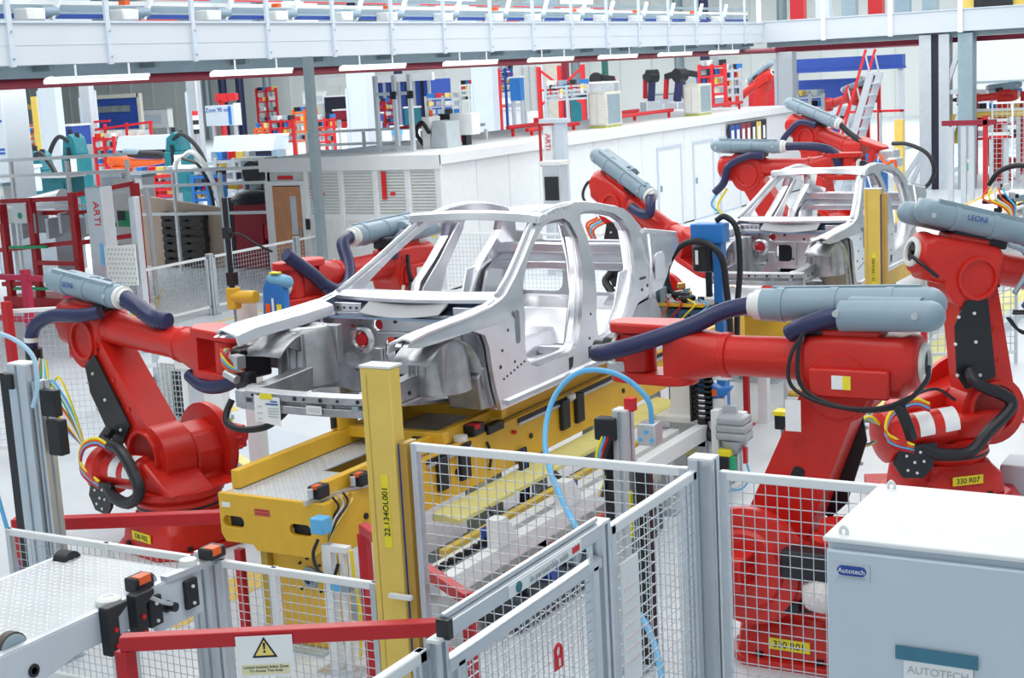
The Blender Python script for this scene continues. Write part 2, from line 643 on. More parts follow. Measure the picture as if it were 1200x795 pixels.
barrier((-8.45, 7.25), (-6.98, 7.98), .80, 'red tube barrier across the foot of robot F02', (.02,), .09)
q = MB()
q.bar((-6.66, 7.62, .02), (-6.66, 7.62, .66), .055, .055)
single('stub_post', q, 'redd', 'red square stub post under the yellow conveyor nose', 'post')
b3 = barrier((-5.40, 7.35), (-4.10, 6.48), 1.06, 'red tube barrier angled behind the near yellow pillar', (0, 1), .065, low=.62)

# ------------------------------------------------------------------ robot controller cabinet, front right
t = thing('control_cabinet', 'large pale grey control cabinet with blue oval maker badge at bottom right', 'cabinet', (-1.64, 5.0, 0))
obj('body', MB().bx(0, 1.15, .02, .72, .1, 2.08), 'cab', t, bevel=.012)
obj('plinth', MB().bx(.02, 1.13, .04, .7, 0, .1), 'dark', t)
dd = obj('door', MB().bx(.006, 1.144, -.012, .018, .12, 2.055), 'cab', t, bevel=.006)
obj('roof_sheet', MB().bx(-.01, 1.16, 0, .73, 2.08, 2.1), 'white', t, bevel=.006)
for x in (.04, 1.1):
    for y in (.05, .67):
        obj('lifting_eye', MB().tube([(x, y, 2.1), (x, y, 2.115), (x + .012, y, 2.128), (x + .024, y, 2.115), (x + .024, y, 2.1)], .007, 6), 'white', t)
bd = obj('badge_plate', MB().bx(.035, .165, -.017, -.012, 1.955, 2.015), 'prof', dd)
obj('badge_oval', MB().xz(rrect(.10, 1.988, .105, .036, .017), -.021, -.017), 'dblue', t)
text('badge_lettering', 'Autotech', .026, (.10, -.0225, 1.988), (1, 0, 0), (0, 0, 1), 'paper', t, .001)
obj('badge_grey_line', MB().bx(.05, .15, -.0185, -.017, 1.959, 1.965), 'grey', t)
sh = single('taped_sheet', MB().bx(-1.357, -1.117, 4.981, 4.985, 1.36, 1.70), 'paper', 'white sheet lettered in capitals taped to the cabinet door', 'notice')
text('lettering', 'AUTOTECH', .04, (-1.237, 4.9795, 1.65), (1, 0, 0), (0, 0, 1), 'grey', sh, .0006)
obj('tape', MB().bx(-1.385, -1.10, 4.977, 4.981, 1.685, 1.735), 'tape', sh)
# ------------------------------------------------------------------ conveyors


def studs(x0, x1, y0, y1, z, skip=None, p=.046):
    b = MB()
    j = 0
    y = y0 + p / 2
    while y < y1:
        x = x0 + p / 2
        i = 0
        while x < x1:
            if not (skip and skip[0] < x < skip[1] and skip[2] < y < skip[3]):
                a = R(45) if (i + j) % 2 else R(-45)
                c, s_ = math.cos(a), math.sin(a)
                L, W = .019, .0075
                pts = [(L, 0), (0, W), (-L, 0), (0, -W)]
                vs = [(x + c * u - s_ * v, y + s_ * u + c * v, z) for u, v in pts] + [(x, y, z + .0035)]
                b.add(vs, [(0, 1, 4), (1, 2, 4), (2, 3, 4), (3, 0, 4)])
            x += p
            i += 1
        y += p
        j += 1
    return b


# main yellow skid conveyor
t = thing('skid_conveyor', 'long yellow skid conveyor with tread plate deck carrying near car body', 'conveyor', (-6.28, 7.55, 0))
t.scale.x = .9
ZT = 1.07
obj('left_side_beam', MB().bx(-.50, -.44, .02, 9.5, .74, ZT), 'yel', t, bevel=.006)
obj('right_side_beam', MB().bx(.44, .50, .02, 7.6, .70, ZT + .01), 'yel', t, bevel=.006)
npl = MB().xz([(-.50, .80), (-.46, .74), (-.2, .74), (-.16, .70), (.36, .70), (.44, .76), (.50, .80), (.50, ZT + .012), (-.50, ZT + .012)], -.02, .02,
              holes=[rrect(-.37, .885, .20, .08, .038), rrect(.26, .885, .20, .08, .038)])
ep = obj('end_plate', npl, 'yel', t, bevel=.004)
obj('left_slot_back', MB().bx(-.47, -.27, .03, .05, .84, .93), 'dark', t)
obj('right_slot_back', MB().bx(.16, .36, .03, .05, .84, .93), 'dark', t)
obj('white_sticker', MB().bx(-.47, -.39, -.0215, -.02, .985, 1.02), 'paper', ep)
rs = obj('red_sticker', MB().bx(-.16, -.01, -.0215, -.02, .95, 1.0), 'rust', ep)
for z in (.962, .985):
    obj('printed_line', MB().bx(-.145, -.025, -.0225, -.0215, z, z + .010), 'redd', rs)
dk = MB().xy([(-.47, 0), (.47, 0), (.47, 9.4), (-.47, 9.4)], ZT - .01, ZT, holes=[[(-.12, .72), (.16, .72), (.2, 1.28), (-.1, 1.28)]])
obj('tread_deck', dk, 'tread', t)
obj('tread_studs', studs(-.46, .46, .03, 3.6, ZT, (-.16, .24, .68, 1.32)), 'stud', t, smooth=False, kind='stuff')
for k in range(6):
    obj('stop_mechanism', MB().box((.26 + .02 * (k % 2), .80 + k * .13, ZT + .045), (.12, .10, .05 + .04 * (k % 3)), rz=.3 * k), ('dark', 'dark', 'offw', 'dark', 'green', 'dark')[k], t, bevel=.01)
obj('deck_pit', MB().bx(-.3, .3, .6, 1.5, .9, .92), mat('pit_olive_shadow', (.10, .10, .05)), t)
# skid runners (raised beams on the deck) and their cross tubes
sk = thing('car_skid', 'yellow skid frame of two beams and cross tubes under near car body', 'skid', (-6.28, 7.55, ZT))
sk.scale.x = .94
obj('left_runner', MB().bx(-.47, -.40, .12, 5.2, .005, .135), 'yel', sk, bevel=.006)
obj('right_runner', MB().bx(.33, .395, .12, 5.2, .005, .12), 'yel', sk, bevel=.006)
obj('runner_end_cap', MB().bx(.33, .395, .105, .12, .01, .115), mat('dark_green_rubber', (.01, .10, .07)), sk)
for y in (1.42, 2.28, 4.4):
    obj('cross_tube', MB().bx(-.47, .50, y, y + .075, .06, .145), 'yel', sk, bevel=.006)
obj('left_support_block', MB().bx(-.49, -.40, 1.30, 1.55, .135, .24), 'yel', sk, bevel=.008)
obj('right_support_block', MB().bx(.44, .53, 2.22, 2.36, .145, .2), 'yel', sk, bevel=.008)
obj('rubber_pad', MB().bx(-.45, -.42, 1.26, 1.3, .16, .24), 'dark', sk)
for y in (2.3, 4.4):
    for x in (-.42, .42):
        obj('body_mount', MB().bx(x - .04, x + .04, y, y + .08, .14, .26), 'yel', sk, bevel=.006)
# side detail
for y, L in ((2.55, 3.3), (1.2, .62)):
    obj('guide_slot', MB().bx(.501, .512, y, y + L, ZT - .035, ZT - .005), 'dark', t)
    obj('guide_strip', MB().bx(.501, .52, y, y + L, ZT - .06, ZT - .037), 'prof', t)
for y in (1.32, 1.62, 3.25, 3.52):
    obj('guide_block', MB().bx(.50, .545, y, y + .14, .80, ZT - .02), 'dark', t, bevel=.01)
obj('guide_puck', MB().cyl((.52, 3.44, ZT - .03), (.52, 3.44, ZT + .01), .05), 'offw', t)
for y in (.42, 1.6, 2.75, 4.5):
    obj('side_bolt', MB().cyl((.50, y, .88), (.515, y, .88), .022, n=10), 'dark', t)
for y in (.75, 2.05):
    obj('cable_drop', MB().tube([(.51, y, 1.0), (.53, y + .02, .9), (.52, y, .78)], .012, 6), 'dark', t)
q = obj('edge_sensor', MB().bx(.40, .52, 1.86, 2.02, ZT + .012, ZT + .10), 'dark', t, bevel=.012)
obj('red_lens', MB().bx(.44, .53, 1.87, 1.94, ZT + .07, ZT + .105), 'inkr', q)
obj('white_puck', MB().cyl((.46, 1.74, ZT + .012), (.46, 1.74, ZT + .05), .06, n=18), 'offw', t)
obj('black_block', MB().bx(.45, .53, 2.06, 2.3, ZT - .02, ZT + .05), 'dark', t, bevel=.008)
obj('red_fitting', MB().cyl((.50, 2.46, .98), (.54, 2.46, .98), .016, n=8), 'inkr', t)
for y in (1.9, 3.9):
    obj('pale_leg', MB().bx(.36, .48, y, y + .14, .02, .70), mat('pale_green_grey', (.50, .58, .55)) if y < 2 else bpy.data.materials['pale_green_grey'], t, bevel=.008)
for k in range(5):
    obj('cable_bundle', MB().tube([(.52, 2.5 + .03 * k, .82), (.54, 2.5 + .03 * k, .6), (.50, 2.52 + .03 * k, .3), (.46, 2.5 + .03 * k, .05)], .014, 6), ('dark', 'ink', 'dark', 'dblue', 'dark')[k], t)
# pedestal under the nose with its big bearing
obj('nose_pedestal', MB().bx(-.14, .38, .10, .34, .02, .70), 'yel', t, bevel=.01)
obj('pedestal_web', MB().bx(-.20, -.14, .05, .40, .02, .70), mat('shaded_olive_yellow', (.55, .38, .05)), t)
obj('bearing', MB().lathe((.22, .10, .52), (0, -1, 0), [(0, .075), (.02, .075), (.022, .05), (.03, .05)], 20), 'steel', t)
obj('bearing_bore', MB().cyl((.22, .075, .52), (.22, .065, .52), .042), 'dark', t)
for dx, dz in ((-.09, .09), (.09, .09), (-.09, -.09), (.09, -.09), (-.02, .13), (-.14, .02)):
    obj('bolt', MB().cyl((.22 + dx, .10, .52 + dz), (.22 + dx, .085, .52 + dz), .011, n=8), 'dark', t)
obj('pedestal_foot', MB().bx(-.34, .36, .0, .45, 0, .02), 'grey', t)
for y in (3.2, 6.6, 9.0):
    obj('leg', MB().bx(-.3, -.2, y, y + .12, .02, .74), 'grey', t)
    obj('leg', MB().bx(.2, .3, y, y + .12, .02, .74), 'grey', t)
    obj('leg_foot', MB().bx(-.35, .35, y - .05, y + .17, 0, .02), 'grey', t)
obj('floor_tray', MB().bx(-.2, .3, .5, 1.2, .02, .06), 'steel', t)
# sensor cluster at the nose
s_ = thing('sensor_bracket', 'black and orange photo sensors on aluminium bar over the conveyor nose', 'sensor', (-5.86, 7.52, ZT + .02))
obj('mount_bar', MB().bar((-.1, -.03, .0), (.06, .62, .0), .03, .03), 'prof', s_)
for y, x in ((.03, -.07), (.38, .02)):
    q = obj('sensor_body', MB().bx(x - .05, x + .05, y, y + .12, .01, .1), 'dark', s_, bevel=.012)
    obj('orange_lens', MB().bx(x - .01, x + .03, y - .003, y + .06, .08, .105), 'orange', q)
    obj('chrome_roller', MB().cyl((x, y - .03, .03), (x, y - .03, .09), .02), 'prof', q)
for k in range(4):
    obj('cable', MB().tube([(.03, .1 + k * .06, .02), (.06, .12 + k * .05, -.05), (.02 + .02 * k, .08, -.14), (.04, .02, -.26)], .008, 6),
        ('dark', 'wire', 'dark', 'gold')[k], s_)
s_ = thing('valve_post', 'slim white post with bright blue junction boxes at the conveyor nose', 'post', (-5.74, 7.42, 0))
obj('upright', MB().bx(-.035, .035, -.035, .035, .012, .86), 'white', s_, bevel=.006)
obj('second_upright', MB().bx(.09, .13, -.02, .02, .012, .82), 'white', s_, bevel=.004)
obj('yellow_flex', MB().tube([(.18, 0, .84), (.19, 0, .6), (.2, .02, .4), (.19, 0, .1)], .012, 6), 'label', s_)
obj('foot_plate', MB().bx(-.1, .22, -.1, .1, 0, .012), 'prof', s_)
obj('bracket_arm', MB().bx(-.03, .16, -.03, .03, .82, .86), 'white', s_)
obj('blue_box', MB().bx(-.10, .01, -.05, .05, .93, 1.04), 'sky', s_, bevel=.012)
obj('blue_lower_box', MB().bx(.04, .13, -.07, .0, .57, .63), 'sky', s_, bevel=.01)
obj('grey_plug', MB().bx(.13, .2, -.085, -.01, .58, .65), 'tube', s_, bevel=.01)
obj('black_cable', MB().tube([(-.04, -.05, .9), (-.08, -.06, .8), (-.04, -.07, .7), (.06, -.06, .66), (.1, -.04, .75)], .012, 6), 'dark', s_)

# outfeed conveyor, bottom left
t = thing('outfeed_conveyor', 'pale grey outfeed conveyor with studded tread plate at bottom left', 'conveyor', (-6.27, 3.98, 0))
ZO = 1.08
obj('deck', MB().bx(-.46, .46, -1.4, 2.2, ZO - .02, ZO), 'tread', t)
obj('tread_studs', studs(-.455, .455, -.3, 2.19, ZO), 'stud', t, smooth=False, kind='stuff')
obj('near_side_plate', MB().yz([(-1.4, ZO - .24), (.95, ZO - .24), (1.3, ZO - .17), (1.85, ZO - .17), (1.9, ZO - .27), (2.28, ZO - .27), (2.28, ZO), (-1.4, ZO)], .46, .49), 'cab', t, bevel=.004)
obj('far_side_plate', MB().bx(-.49, -.46, -1.4, 2.2, ZO - .24, ZO), 'white', t)
obj('end_plate', MB().bx(-.46, .46, 2.18, 2.2, ZO - .24, ZO), 'white', t)
obj('deck_strip', MB().bx(.44, .485, -1.4, 2.2, ZO, ZO + .006), 'prof', t)
for y in (.96, 1.92):
    obj('drive_wheel', MB().lathe((.36, y, ZO - .03), (1, 0, 0), [(0, .02), (0, .085), (.06, .085), (.07, .07), (.07, .02)], 20), 'steel', t)
    obj('wheel_rubber', MB().lathe((.365, y, ZO - .03), (1, 0, 0), [(0, .095), (.045, .095)], 20), mat('brown_rubber', (.10, .08, .07)) if y < 1 else bpy.data.materials['brown_rubber'], t)
obj('far_roller', MB().lathe((-.44, 2.1, ZO - .02), (1, 0, 0), [(0, .02), (0, .07), (.1, .07), (.1, .02)], 18), 'dark', t)
for y in (1.0, 1.98):
    obj('axle_cap', MB().lathe((.49, y, ZO - .14), (1, 0, 0), [(0, .035), (.008, .035), (.01, .02), (.0, .018)], 18), 'dark', t)
for y in (1.47, 1.68):
    q = obj('guide_block', MB().yz([(y, ZO - .24), (y + .08, ZO - .24), (y + .08, ZO - .04), (y + .15, ZO), (y + .15, ZO + .03), (y, ZO + .03)], .49, .56), 'dark', t, bevel=.008)
    obj('red_bolt', MB().cyl((.56, y + .045, ZO - .19), (.57, y + .045, ZO - .19), .014, n=10), 'redd', q)
    obj('red_bolt', MB().cyl((.56, y + .045, ZO - .10), (.57, y + .045, ZO - .10), .014, n=10), 'redd', q)
for y in (1.82, 2.12):
    q = obj('bolted_plate', MB().bx(.49, .52, y, y + .1, ZO - .21, ZO - .04), 'dark', t, bevel=.006)
    obj('bolt', MB().cyl((.52, y + .05, ZO - .18), (.53, y + .05, ZO - .18), .01, n=8), 'white', q)
    obj('bolt', MB().cyl((.52, y + .05, ZO - .08), (.53, y + .05, ZO - .08), .01, n=8), 'white', q)
obj('guide_puck', MB().lathe((.44, 1.60, ZO + .005), (0, 0, 1), [(0, .07), (.025, .07), (.035, .055), (.035, .03), (.03, .028)], 20), 'offw', t)
q = obj('sensor_body', MB().bx(.40, .5, 1.76, 1.9, ZO + .006, ZO + .09), 'dark', t, bevel=.014)
obj('orange_lens', MB().bx(.44, .502, 1.78, 1.87, ZO + .05, ZO + .094), 'orange', q)
obj('clamp_lever', MB().tube([(.52, 1.8, ZO - .01), (.56, 1.88, ZO - .07), (.55, 1.96, ZO - .11)], .012, 6), 'wire', t)
obj('knob', MB().cyl((.5, 1.99, ZO - .14), (.55, 1.99, ZO - .14), .028, n=10), 'dark', t)
q = obj('end_bracket', MB().bar((.47, 2.0, ZO + .01), (.50, 2.46, ZO + .0), .05, .035), 'prof', t)
obj('end_sensor', MB().bx(.44, .55, 2.32, 2.45, ZO + .02, ZO + .09), 'dark', t, bevel=.012)
obj('end_sensor_lens', MB().bx(.48, .555, 2.33, 2.40, ZO + .05, ZO + .095), 'orange', t)
obj('end_puck', MB().cyl((.44, 2.24, ZO + .01), (.44, 2.24, ZO + .05), .05), 'offw', t)
for y in (.4, 1.7):
    for x in (-.38, .38):
        q = obj('leg', MB().bx(x - .05, x + .05, y, y + .1, .02, ZO - .24), 'prof', t)
        obj('leg_foot', MB().bx(x - .09, x + .09, y - .04, y + .14, 0, .02), 'steel', t)
obj('cable_trunk', MB().bx(.2, .3, 1.1, 1.2, .02, .8), mat('green_trunking', (.05, .22, .18)), t)
single('step_strip', MB().bx(-8.6, -7.6, 4.9, 5.3, .5, .53), 'dark', 'dark rubber ledge along the far side of outfeed conveyor', 'ledge')
single('ledge_support', MB().bx(-8.4, -7.8, 5.0, 5.2, 0, .5), 'steel', 'grey box propping the dark rubber ledge', 'support')

# transfer rails between the fence and the skid conveyor (seen through mesh)
t = thing('transfer_conveyor', 'white beamed transfer conveyor behind the tall mesh fence', 'conveyor', (-5.1, 7.6, 0))
for x, z, m in ((0, .60, 'white'), (-.30, .52, 'white')):
    obj('side_beam', MB().bx(x - .05, x + .05, .2, 4.6, z - .14, z), m, t, bevel=.006)
obj('yellow_cover', MB().prism([(-.12, 0), (.12, 0), (.12, .03), (-.12, .06)], lambda a, b, s: (-.62 + a, s, .60 + b), 1.2, 5.2), 'mint', t)
obj('yellow_rail', MB().bx(-.5, -.44, .9, 4.2, .44, .5), 'yelp', t)
obj('cable_tray', MB().bx(-.9, -.7, .8, 4.8, .22, .28), 'steel', t)
for y in (.35, 1.5, 2.6, 3.7, 4.5):
    obj('cross_tie', MB().bx(-.5, .05, y, y + .07, .40, .46), 'prof', t)
    obj('leg', MB().bx(-.04, .04, y, y + .08, .015, .46), 'prof', t)
    obj('leg_foot', MB().bx(-.09, .09, y - .05, y + .13, 0, .015), 'steel', t)
for k in range(9):
    obj('rack_tooth', MB().bx(-.24, -.2, .3 + k * .1, .36 + k * .1, .52, .56), 'dark', t)
obj('drive_housing', MB().bx(-.16, .2, .8, 3.2, .04, .26), mat('dark_slate_casing', (.05, .07, .09), .5), t, bevel=.02)
obj('brown_beam', MB().bx(.06, .10, .4, 2.6, .37, .42), 'rust', t)
for k in range(7):
    obj('drive_motor', MB().cyl((.02, .9 + k * .34, .33), (.24, .9 + k * .34, .33), .07, n=12), ('dark', 'dblue', 'steel')[k % 3], t)
for y in (.9, 1.9, 2.9):
    q = obj('stop_unit', MB().prism([(-.1, 0), (.14, 0), (.14, .05), (.02, .2), (-.1, .2)], lambda a, b, s: (s, y + a, .60 + b), -.04, .06), 'white', t, bevel=.006)
    obj('piston', MB().cyl((.02, y + .15, .62), (-.2, y + .2, .78), .02), 'dark', q)
for y in (1.1, 2.4):
    obj('blue_valve', MB().bx(-.28, -.2, y, y + .08, .46, .62), 'dblue', t, bevel=.008)

# aluminium sensor column with valve island and the looping blue hose
t = post(-3.95, 8.15, 1.70, 'grey extruded column with valve cluster behind tall mesh fence', .1, .1, 'column', None, 'sensor_column')
obj('black_side_bar', MB().bx(-.13, -.06, -.05, .05, .05, 1.62), 'dark', t)
obj('black_rear_bar', MB().bx(.06, .16, .0, .06, .05, 1.35), 'dark', t)
obj('valve_block', MB().bx(-.16, -.02, -.09, .0, 1.52, 1.66), 'dark', t, bevel=.01)
obj('regulator', MB().bx(.12, .24, -.06, .06, 1.50, 1.64), 'prof', t, bevel=.01)
for k in range(3):
    obj('blue_plug', MB().cyl((.14 + k * .04, -.07, 1.54 + (k % 2) * .05), (.14 + k * .04, -.05, 1.54 + (k % 2) * .05), .014, n=8), 'sky', t)
obj('red_button', MB().bx(.02, .08, -.02, .04, 1.7, 1.78), 'inkr', t)
for k, c in enumerate(('label', 'sky', 'redd', 'dark')):
    obj('cable', MB().tube([(-.1 + .02 * k, -.08, 1.56), (-.14 + .02 * k, -.11, 1.42), (-.1, -.08, 1.3), (-.16 + .01 * k, -.06, 1.15)], .009, 6), c, t)
obj('yellow_label', MB().bx(.05, .055, -.06, -.02, .9, 1.2), 'label', t)
q = MB().tube([(-3.74, 8.12, 1.62), (-3.76, 8.1, 1.8), (-3.93, 8.05, 1.95), (-4.16, 8.0, 1.96), (-4.30, 7.9, 1.80), (-4.26, 7.7, 1.55), (-4.0, 7.4, 1.33), (-3.5, 6.9, 1.12),
               (-3.1, 6.6, .95), (-2.86, 6.2, .75), (-2.86, 5.9, .5), (-2.86, 5.82, .02)], .017, 8, 10)
single('air_hose', q, 'sky', 'light blue air hose looping out of valve cluster column', 'hose')

# left-hand aluminium column with blue hoses
t = post(-7.72, 6.85, 2.06, 'thick grey extruded column with black side channel at left edge', .17, .12, 'column', None, 'guard_column')
obj('black_channel', MB().bx(-.16, -.085, -.06, .04, .02, 2.0), 'dark', t)
obj('second_profile', MB().xy(slotted(.06, .1), .02, 1.95), 'prof', t, loc=(.13, .02, 0))
obj('bracket', MB().bx(.16, .3, -.03, .03, 1.72, 1.9), 'dark', t, bevel=.008)
obj('hanging_plug', MB().bx(.2, .32, -.04, .04, 1.46, 1.7), 'dark', t, bevel=.01)
obj('connector_head', MB().bx(-.1, -.03, -.08, -.02, 1.9, 2.0), 'dark', t)
q = MB().tube([(-8.15, 6.6, 2.2), (-8.0, 6.65, 2.28), (-7.72, 6.72, 2.28), (-7.52, 6.76, 2.15), (-7.5, 6.76, 1.95), (-7.54, 6.74, 1.8)], .016, 8)
single('air_hose', q, mat('pale_blue_hose', (.45, .68, .85)), 'pale blue air hose arching over the thick left column', 'hose')
q = MB().tube([(-8.3, 6.5, 1.95), (-8.02, 6.6, 1.82), (-7.92, 6.62, 1.7), (-7.88, 6.66, 1.2), (-7.8, 6.7, .6), (-7.78, 6.7, .05)], .014, 8)
single('air_hose', q, 'sky', 'bright blue air hose running down beside the thick left column', 'hose')
# ------------------------------------------------------------------ robots


def rsec(c, u, v, n, h, wd, r=None, k=4):
    """rounded-rectangle ring in the plane (v, n) about c"""
    r = r if r else min(h, wd) * .3
    return [c + v * b + n * a for a, b in rrect(0, 0, wd, h, min(r, h / 2 - .001, wd / 2 - .001), k)]


def robot(label, base, yaw, Sx, Sz, Ex, Ez, pitch, reach, tagtxt=None, tag_ang=None, roll=90, hoses=(), cables=(), gripper=None,
          plain=False, tube=True, letter=None, group='red welding robots', lift=0.0, lz=0.0, lsize=.065):
    """local x = forward, y = lateral (motor side +y), z = up"""
    t = thing('welding_robot', label, 'robot', (base[0], base[1], lift), yaw, group)
    b = MB()
    b.xy([(-.46, -.3), (-.3, -.46), (.3, -.46), (.46, -.3), (.46, .3), (.3, .46), (-.3, .46), (-.46, .3)], 0, .05)
    b.rings([rrsq(.40, .05), rrsq(.38, .2), rrsq(.31, .28), rrsq(.30, .31)])
    bs = obj('base', b, 'red', t, bevel=.012)
    if not plain:
        for a in range(4):
            for q in (-1, 1):
                x, y = (.40, q * .2)
                c, s_ = math.cos(a * PI / 2), math.sin(a * PI / 2)
                obj('anchor_bolt', MB().cyl((c * x - s_ * y, s_ * x + c * y, .05), (c * x - s_ * y, s_ * x + c * y, .085), .024, n=8), 'dark', bs)
    if tagtxt:
        a = tag_ang
        r_, n_ = Vector((-math.sin(a), math.cos(a), 0)), Vector((math.cos(a), math.sin(a), 0))
        lb = obj('name_plate', box_rot(MB(), n_ * .402 + Vector((0, 0, .15 + lz)), (.27, .075, .008), r_, (0, 0, 1)), 'label', t)
        text('lettering', tagtxt, .062, n_ * .408 + Vector((0, 0, .148 + lz)), r_, (0, 0, 1), 'ink', lb, .001)
    b = MB()
    b.lathe((0, 0, .31), (0, 0, 1), [(0, .33), (.04, .36), (.1, .36), (.12, .34), (.15, .38), (.2, .38)], 28)
    obj('turntable', b, 'red', t)
    b = MB().lathe((0, 0, .36), (0, 0, 1), [(0, .365), (.02, .365)], 28)
    obj('seal_ring', b, 'dark', t)
    # carriage between turntable and shoulder
    b = MB().xz([(-.36, .5), (-.42, .58), (-.34, .74), (-.05, Sz + .1), (Sx, Sz + .26), (Sx + .2, Sz + .18), (Sx + .29, Sz), (Sx + .24, Sz - .2), (.34, .5)], .14, .42)
    b.xz([(-.36, .5), (-.42, .56), (-.30, .66), (Sx - .1, Sz + .02), (Sx + .12, Sz), (.34, .5)], -.30, .15)
    obj('carriage', b, 'red', t, bevel=.03)
    # shoulder gear drum + motor on the +y side, recessed cup on the -y side
    b = MB().lathe((Sx, .40, Sz), (0, 1, 0), [(0, .38), (.06, .38), (.07, .35), (.11, .35), (.12, .26), (.15, .24)], 28)
    obj('shoulder_drum', b, 'red', t)
    b = MB()
    b.box((Sx + .04, .62, Sz + .03), (.2, .26, .2))
    for k in range(3):
        b.box((Sx + .04, .6, Sz + .03 - .09 + k * .09), (.23, .2, .03))
    b.cyl((Sx + .04, .73, Sz + .03), (Sx + .04, .79, Sz + .03), .08)
    obj('shoulder_motor', b, 'red', t, bevel=.012)
    # lower arm
    b = MB().xz(stadium(Sx, Sz, .215, Ex, Ez, .175, 14), -.17, .13)
    b.xz(circ(Sx, Sz, .29, 30), -.165, .125)
    b.xz(circ(Ex, Ez, .225, 26), -.165, .125)
    arm = obj('lower_arm', b, 'red', t, bevel=.035)
    d = Vector((Ex - Sx, 0, Ez - Sz))
    L = d.length
    d.normalize()
    pv = Vector((d.z, 0, -d.x))  # in-plane normal, forward side

    def on(k, o, y):
        return Vector((Sx, y, Sz)) + d * (L * k) + pv * o
    for k0, wd in ((.03, .225), (1.0, .18)):
        p = on(k0, 0, -.165)
        b = MB()
        b.lathe(p, (0, -1, 0), [(.0, wd), (.05, wd), (.055, wd - .015), (.05, wd - .03), (-.02, wd - .035)], 28, cap=False)
        obj('joint_rim', b, 'red', t)
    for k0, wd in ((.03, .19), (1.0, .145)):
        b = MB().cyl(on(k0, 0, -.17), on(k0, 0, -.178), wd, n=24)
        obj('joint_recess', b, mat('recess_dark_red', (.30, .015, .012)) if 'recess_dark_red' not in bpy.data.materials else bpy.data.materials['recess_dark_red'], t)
    b = MB()
    for k in range(12):
        a = k * PI / 6
        for k0, wd in ((1.0, .21),):
            p = on(k0, 0, -.172) + d * (math.sin(a) * wd) + pv * (math.cos(a) * wd)
            b.cyl(p, p + Vector((0, -.012, 0)), .012, n=6)
    obj('rim_bolts', b, 'dark', t, kind='stuff')
    for y0, y1 in ((.13, .137), (-.177, -.17)):
        w_ = [on(.47, .0, 0) + d * x_ + pv * z_ for x_, z_ in rrect(0, 0, .095, .08, .03)]
        b = MB().rings([[p + Vector((0, y0, 0)) for p in w_], [p + Vector((0, y1, 0)) for p in w_]])
        obj('arm_window', b, 'dark', t)
        for k, o in ((.36, .1), (.36, -.1), (.6, .1), (.6, -.1)):
            p = on(k, o, y0)
            obj('arm_plug', MB().cyl(p, p + Vector((0, .004 if y0 > 0 else -.004, 0)), .018, n=10), 'red', t)
    if not plain:
        w_ = [on(0, 0, 0) + d * (L * k) + pv * o for k, o in ((.22, -.24), (.26, .04), (.84, .06), (.86, -.14), (.70, -.26), (.34, -.30))]
        cp = obj('cable_plate', MB().rings([[p + Vector((0, -.19, 0)) for p in w_], [p + Vector((0, -.205, 0)) for p in w_]]), 'dark', t)
        b = MB()
        for k, o in ((.3, -.1), (.34, -.3), (.55, -.1), (.57, -.28), (.76, -.08), (.76, -.22)):
            p = on(k, o, -.205)
            b.cyl(p, p + Vector((0, -.012, 0)), .014, n=8)
        obj('plate_bolts', b, 'offw', cp, kind='stuff')
    # upper arm
    up = Vector((math.cos(pitch), 0, math.sin(pitch)))
    v = Vector((-math.sin(pitch), 0, math.cos(pitch)))
    n = Vector((0, 1, 0))
    A = Vector((Ex, -.02, Ez + .10))

    def at(x, y=0, z=0):
        return A + up * x + n * y + v * z
    b = MB()
    b.rings([rsec(at(x, 0, o), up, v, n, h, wd, r, 5) for x, h, wd, r, o in (
        (-.50, .27, .27, .134, .02), (-.485, .34, .34, .165, .02), (-.43, .36, .36, .15, .02), (-.40, .38, .35, .08, .0), (-.10, .40, .33, .06, -.01), (.16, .39, .33, .06, -.01),
        (.20, .36, .35, .10, .0), (.24, .31, .31, .15, .01))])
    obj('elbow_housing', b, 'red', t, bevel=.012)
    b = MB().lathe(at(-.02, -.17, -.12), n, [(0, .235), (.32, .235), (.33, .21), (.35, .20)], 26)
    obj('elbow_drum', b, 'red', t)
    b = MB()
    b.box(at(-.10, .2, -.09), (.50, .06, .18), mtx=Matrix((up, n, v)).transposed())
    b.box(at(-.08, 0, .20), (.36, .22, .05), mtx=Matrix((up, n, v)).transposed())
    obj('housing_cover', b, 'red', t, bevel=.014)
    b = MB().lathe(at(-.50, 0, .02), -up, [(-.01, .125), (.02, .125), (.03, .11), (.03, .085), (.0, .08), (0, .075)], 26, cap=False)
    obj('rear_ring', b, 'offw', t)
    obj('ring_bore', MB().cyl(at(-.501, 0, .02), at(-.508, 0, .02), .085, n=20), 'dark', t)
    b = MB()
    f0 = reach - .42
    b.rings([rsec(at(x, 0, .01), up, v, n, h, wd, r, 5) for x, h, wd, r in (
        (.23, .30, .30, .149), (.30, .275, .275, .136), (f0 - .36, .265, .265, .131), (f0 - .355, .30, .30, .145), (f0 - .31, .30, .30, .145), (f0 - .305, .28, .28, .13), (f0 - .2, .31, .29, .12),
        (f0, .38, .30, .08), (f0 + .06, .38, .29, .06))])
    obj('upper_arm', b, 'red', t)
    # wrist fork
    cr, sr = math.cos(R(roll)), math.sin(R(roll))
    fn = n * cr + v * sr          # across the prongs
    fv = n * -sr + v * cr
    for s_ in (-1, 1):
        pl_ = stadium(0, 0, .15, .34, 0, .125, 10)
        b = MB().rings([[at(f0 + .03, 0, .01) + fn * (s_ * o) + up * x + fv * z for x, z in pl_] for o in (.13, .205)])
        obj('fork_prong', b, 'red', t, bevel=.015)
    c = at(f0 + .30, 0, .01)
    b = MB().cyl(c - fn * .125, c + fn * .125, .12, n=20)
    b.lathe(c, up, [(0, .105), (.13, .105)], 20)
    obj('wrist_knuckle', b, 'red', t)
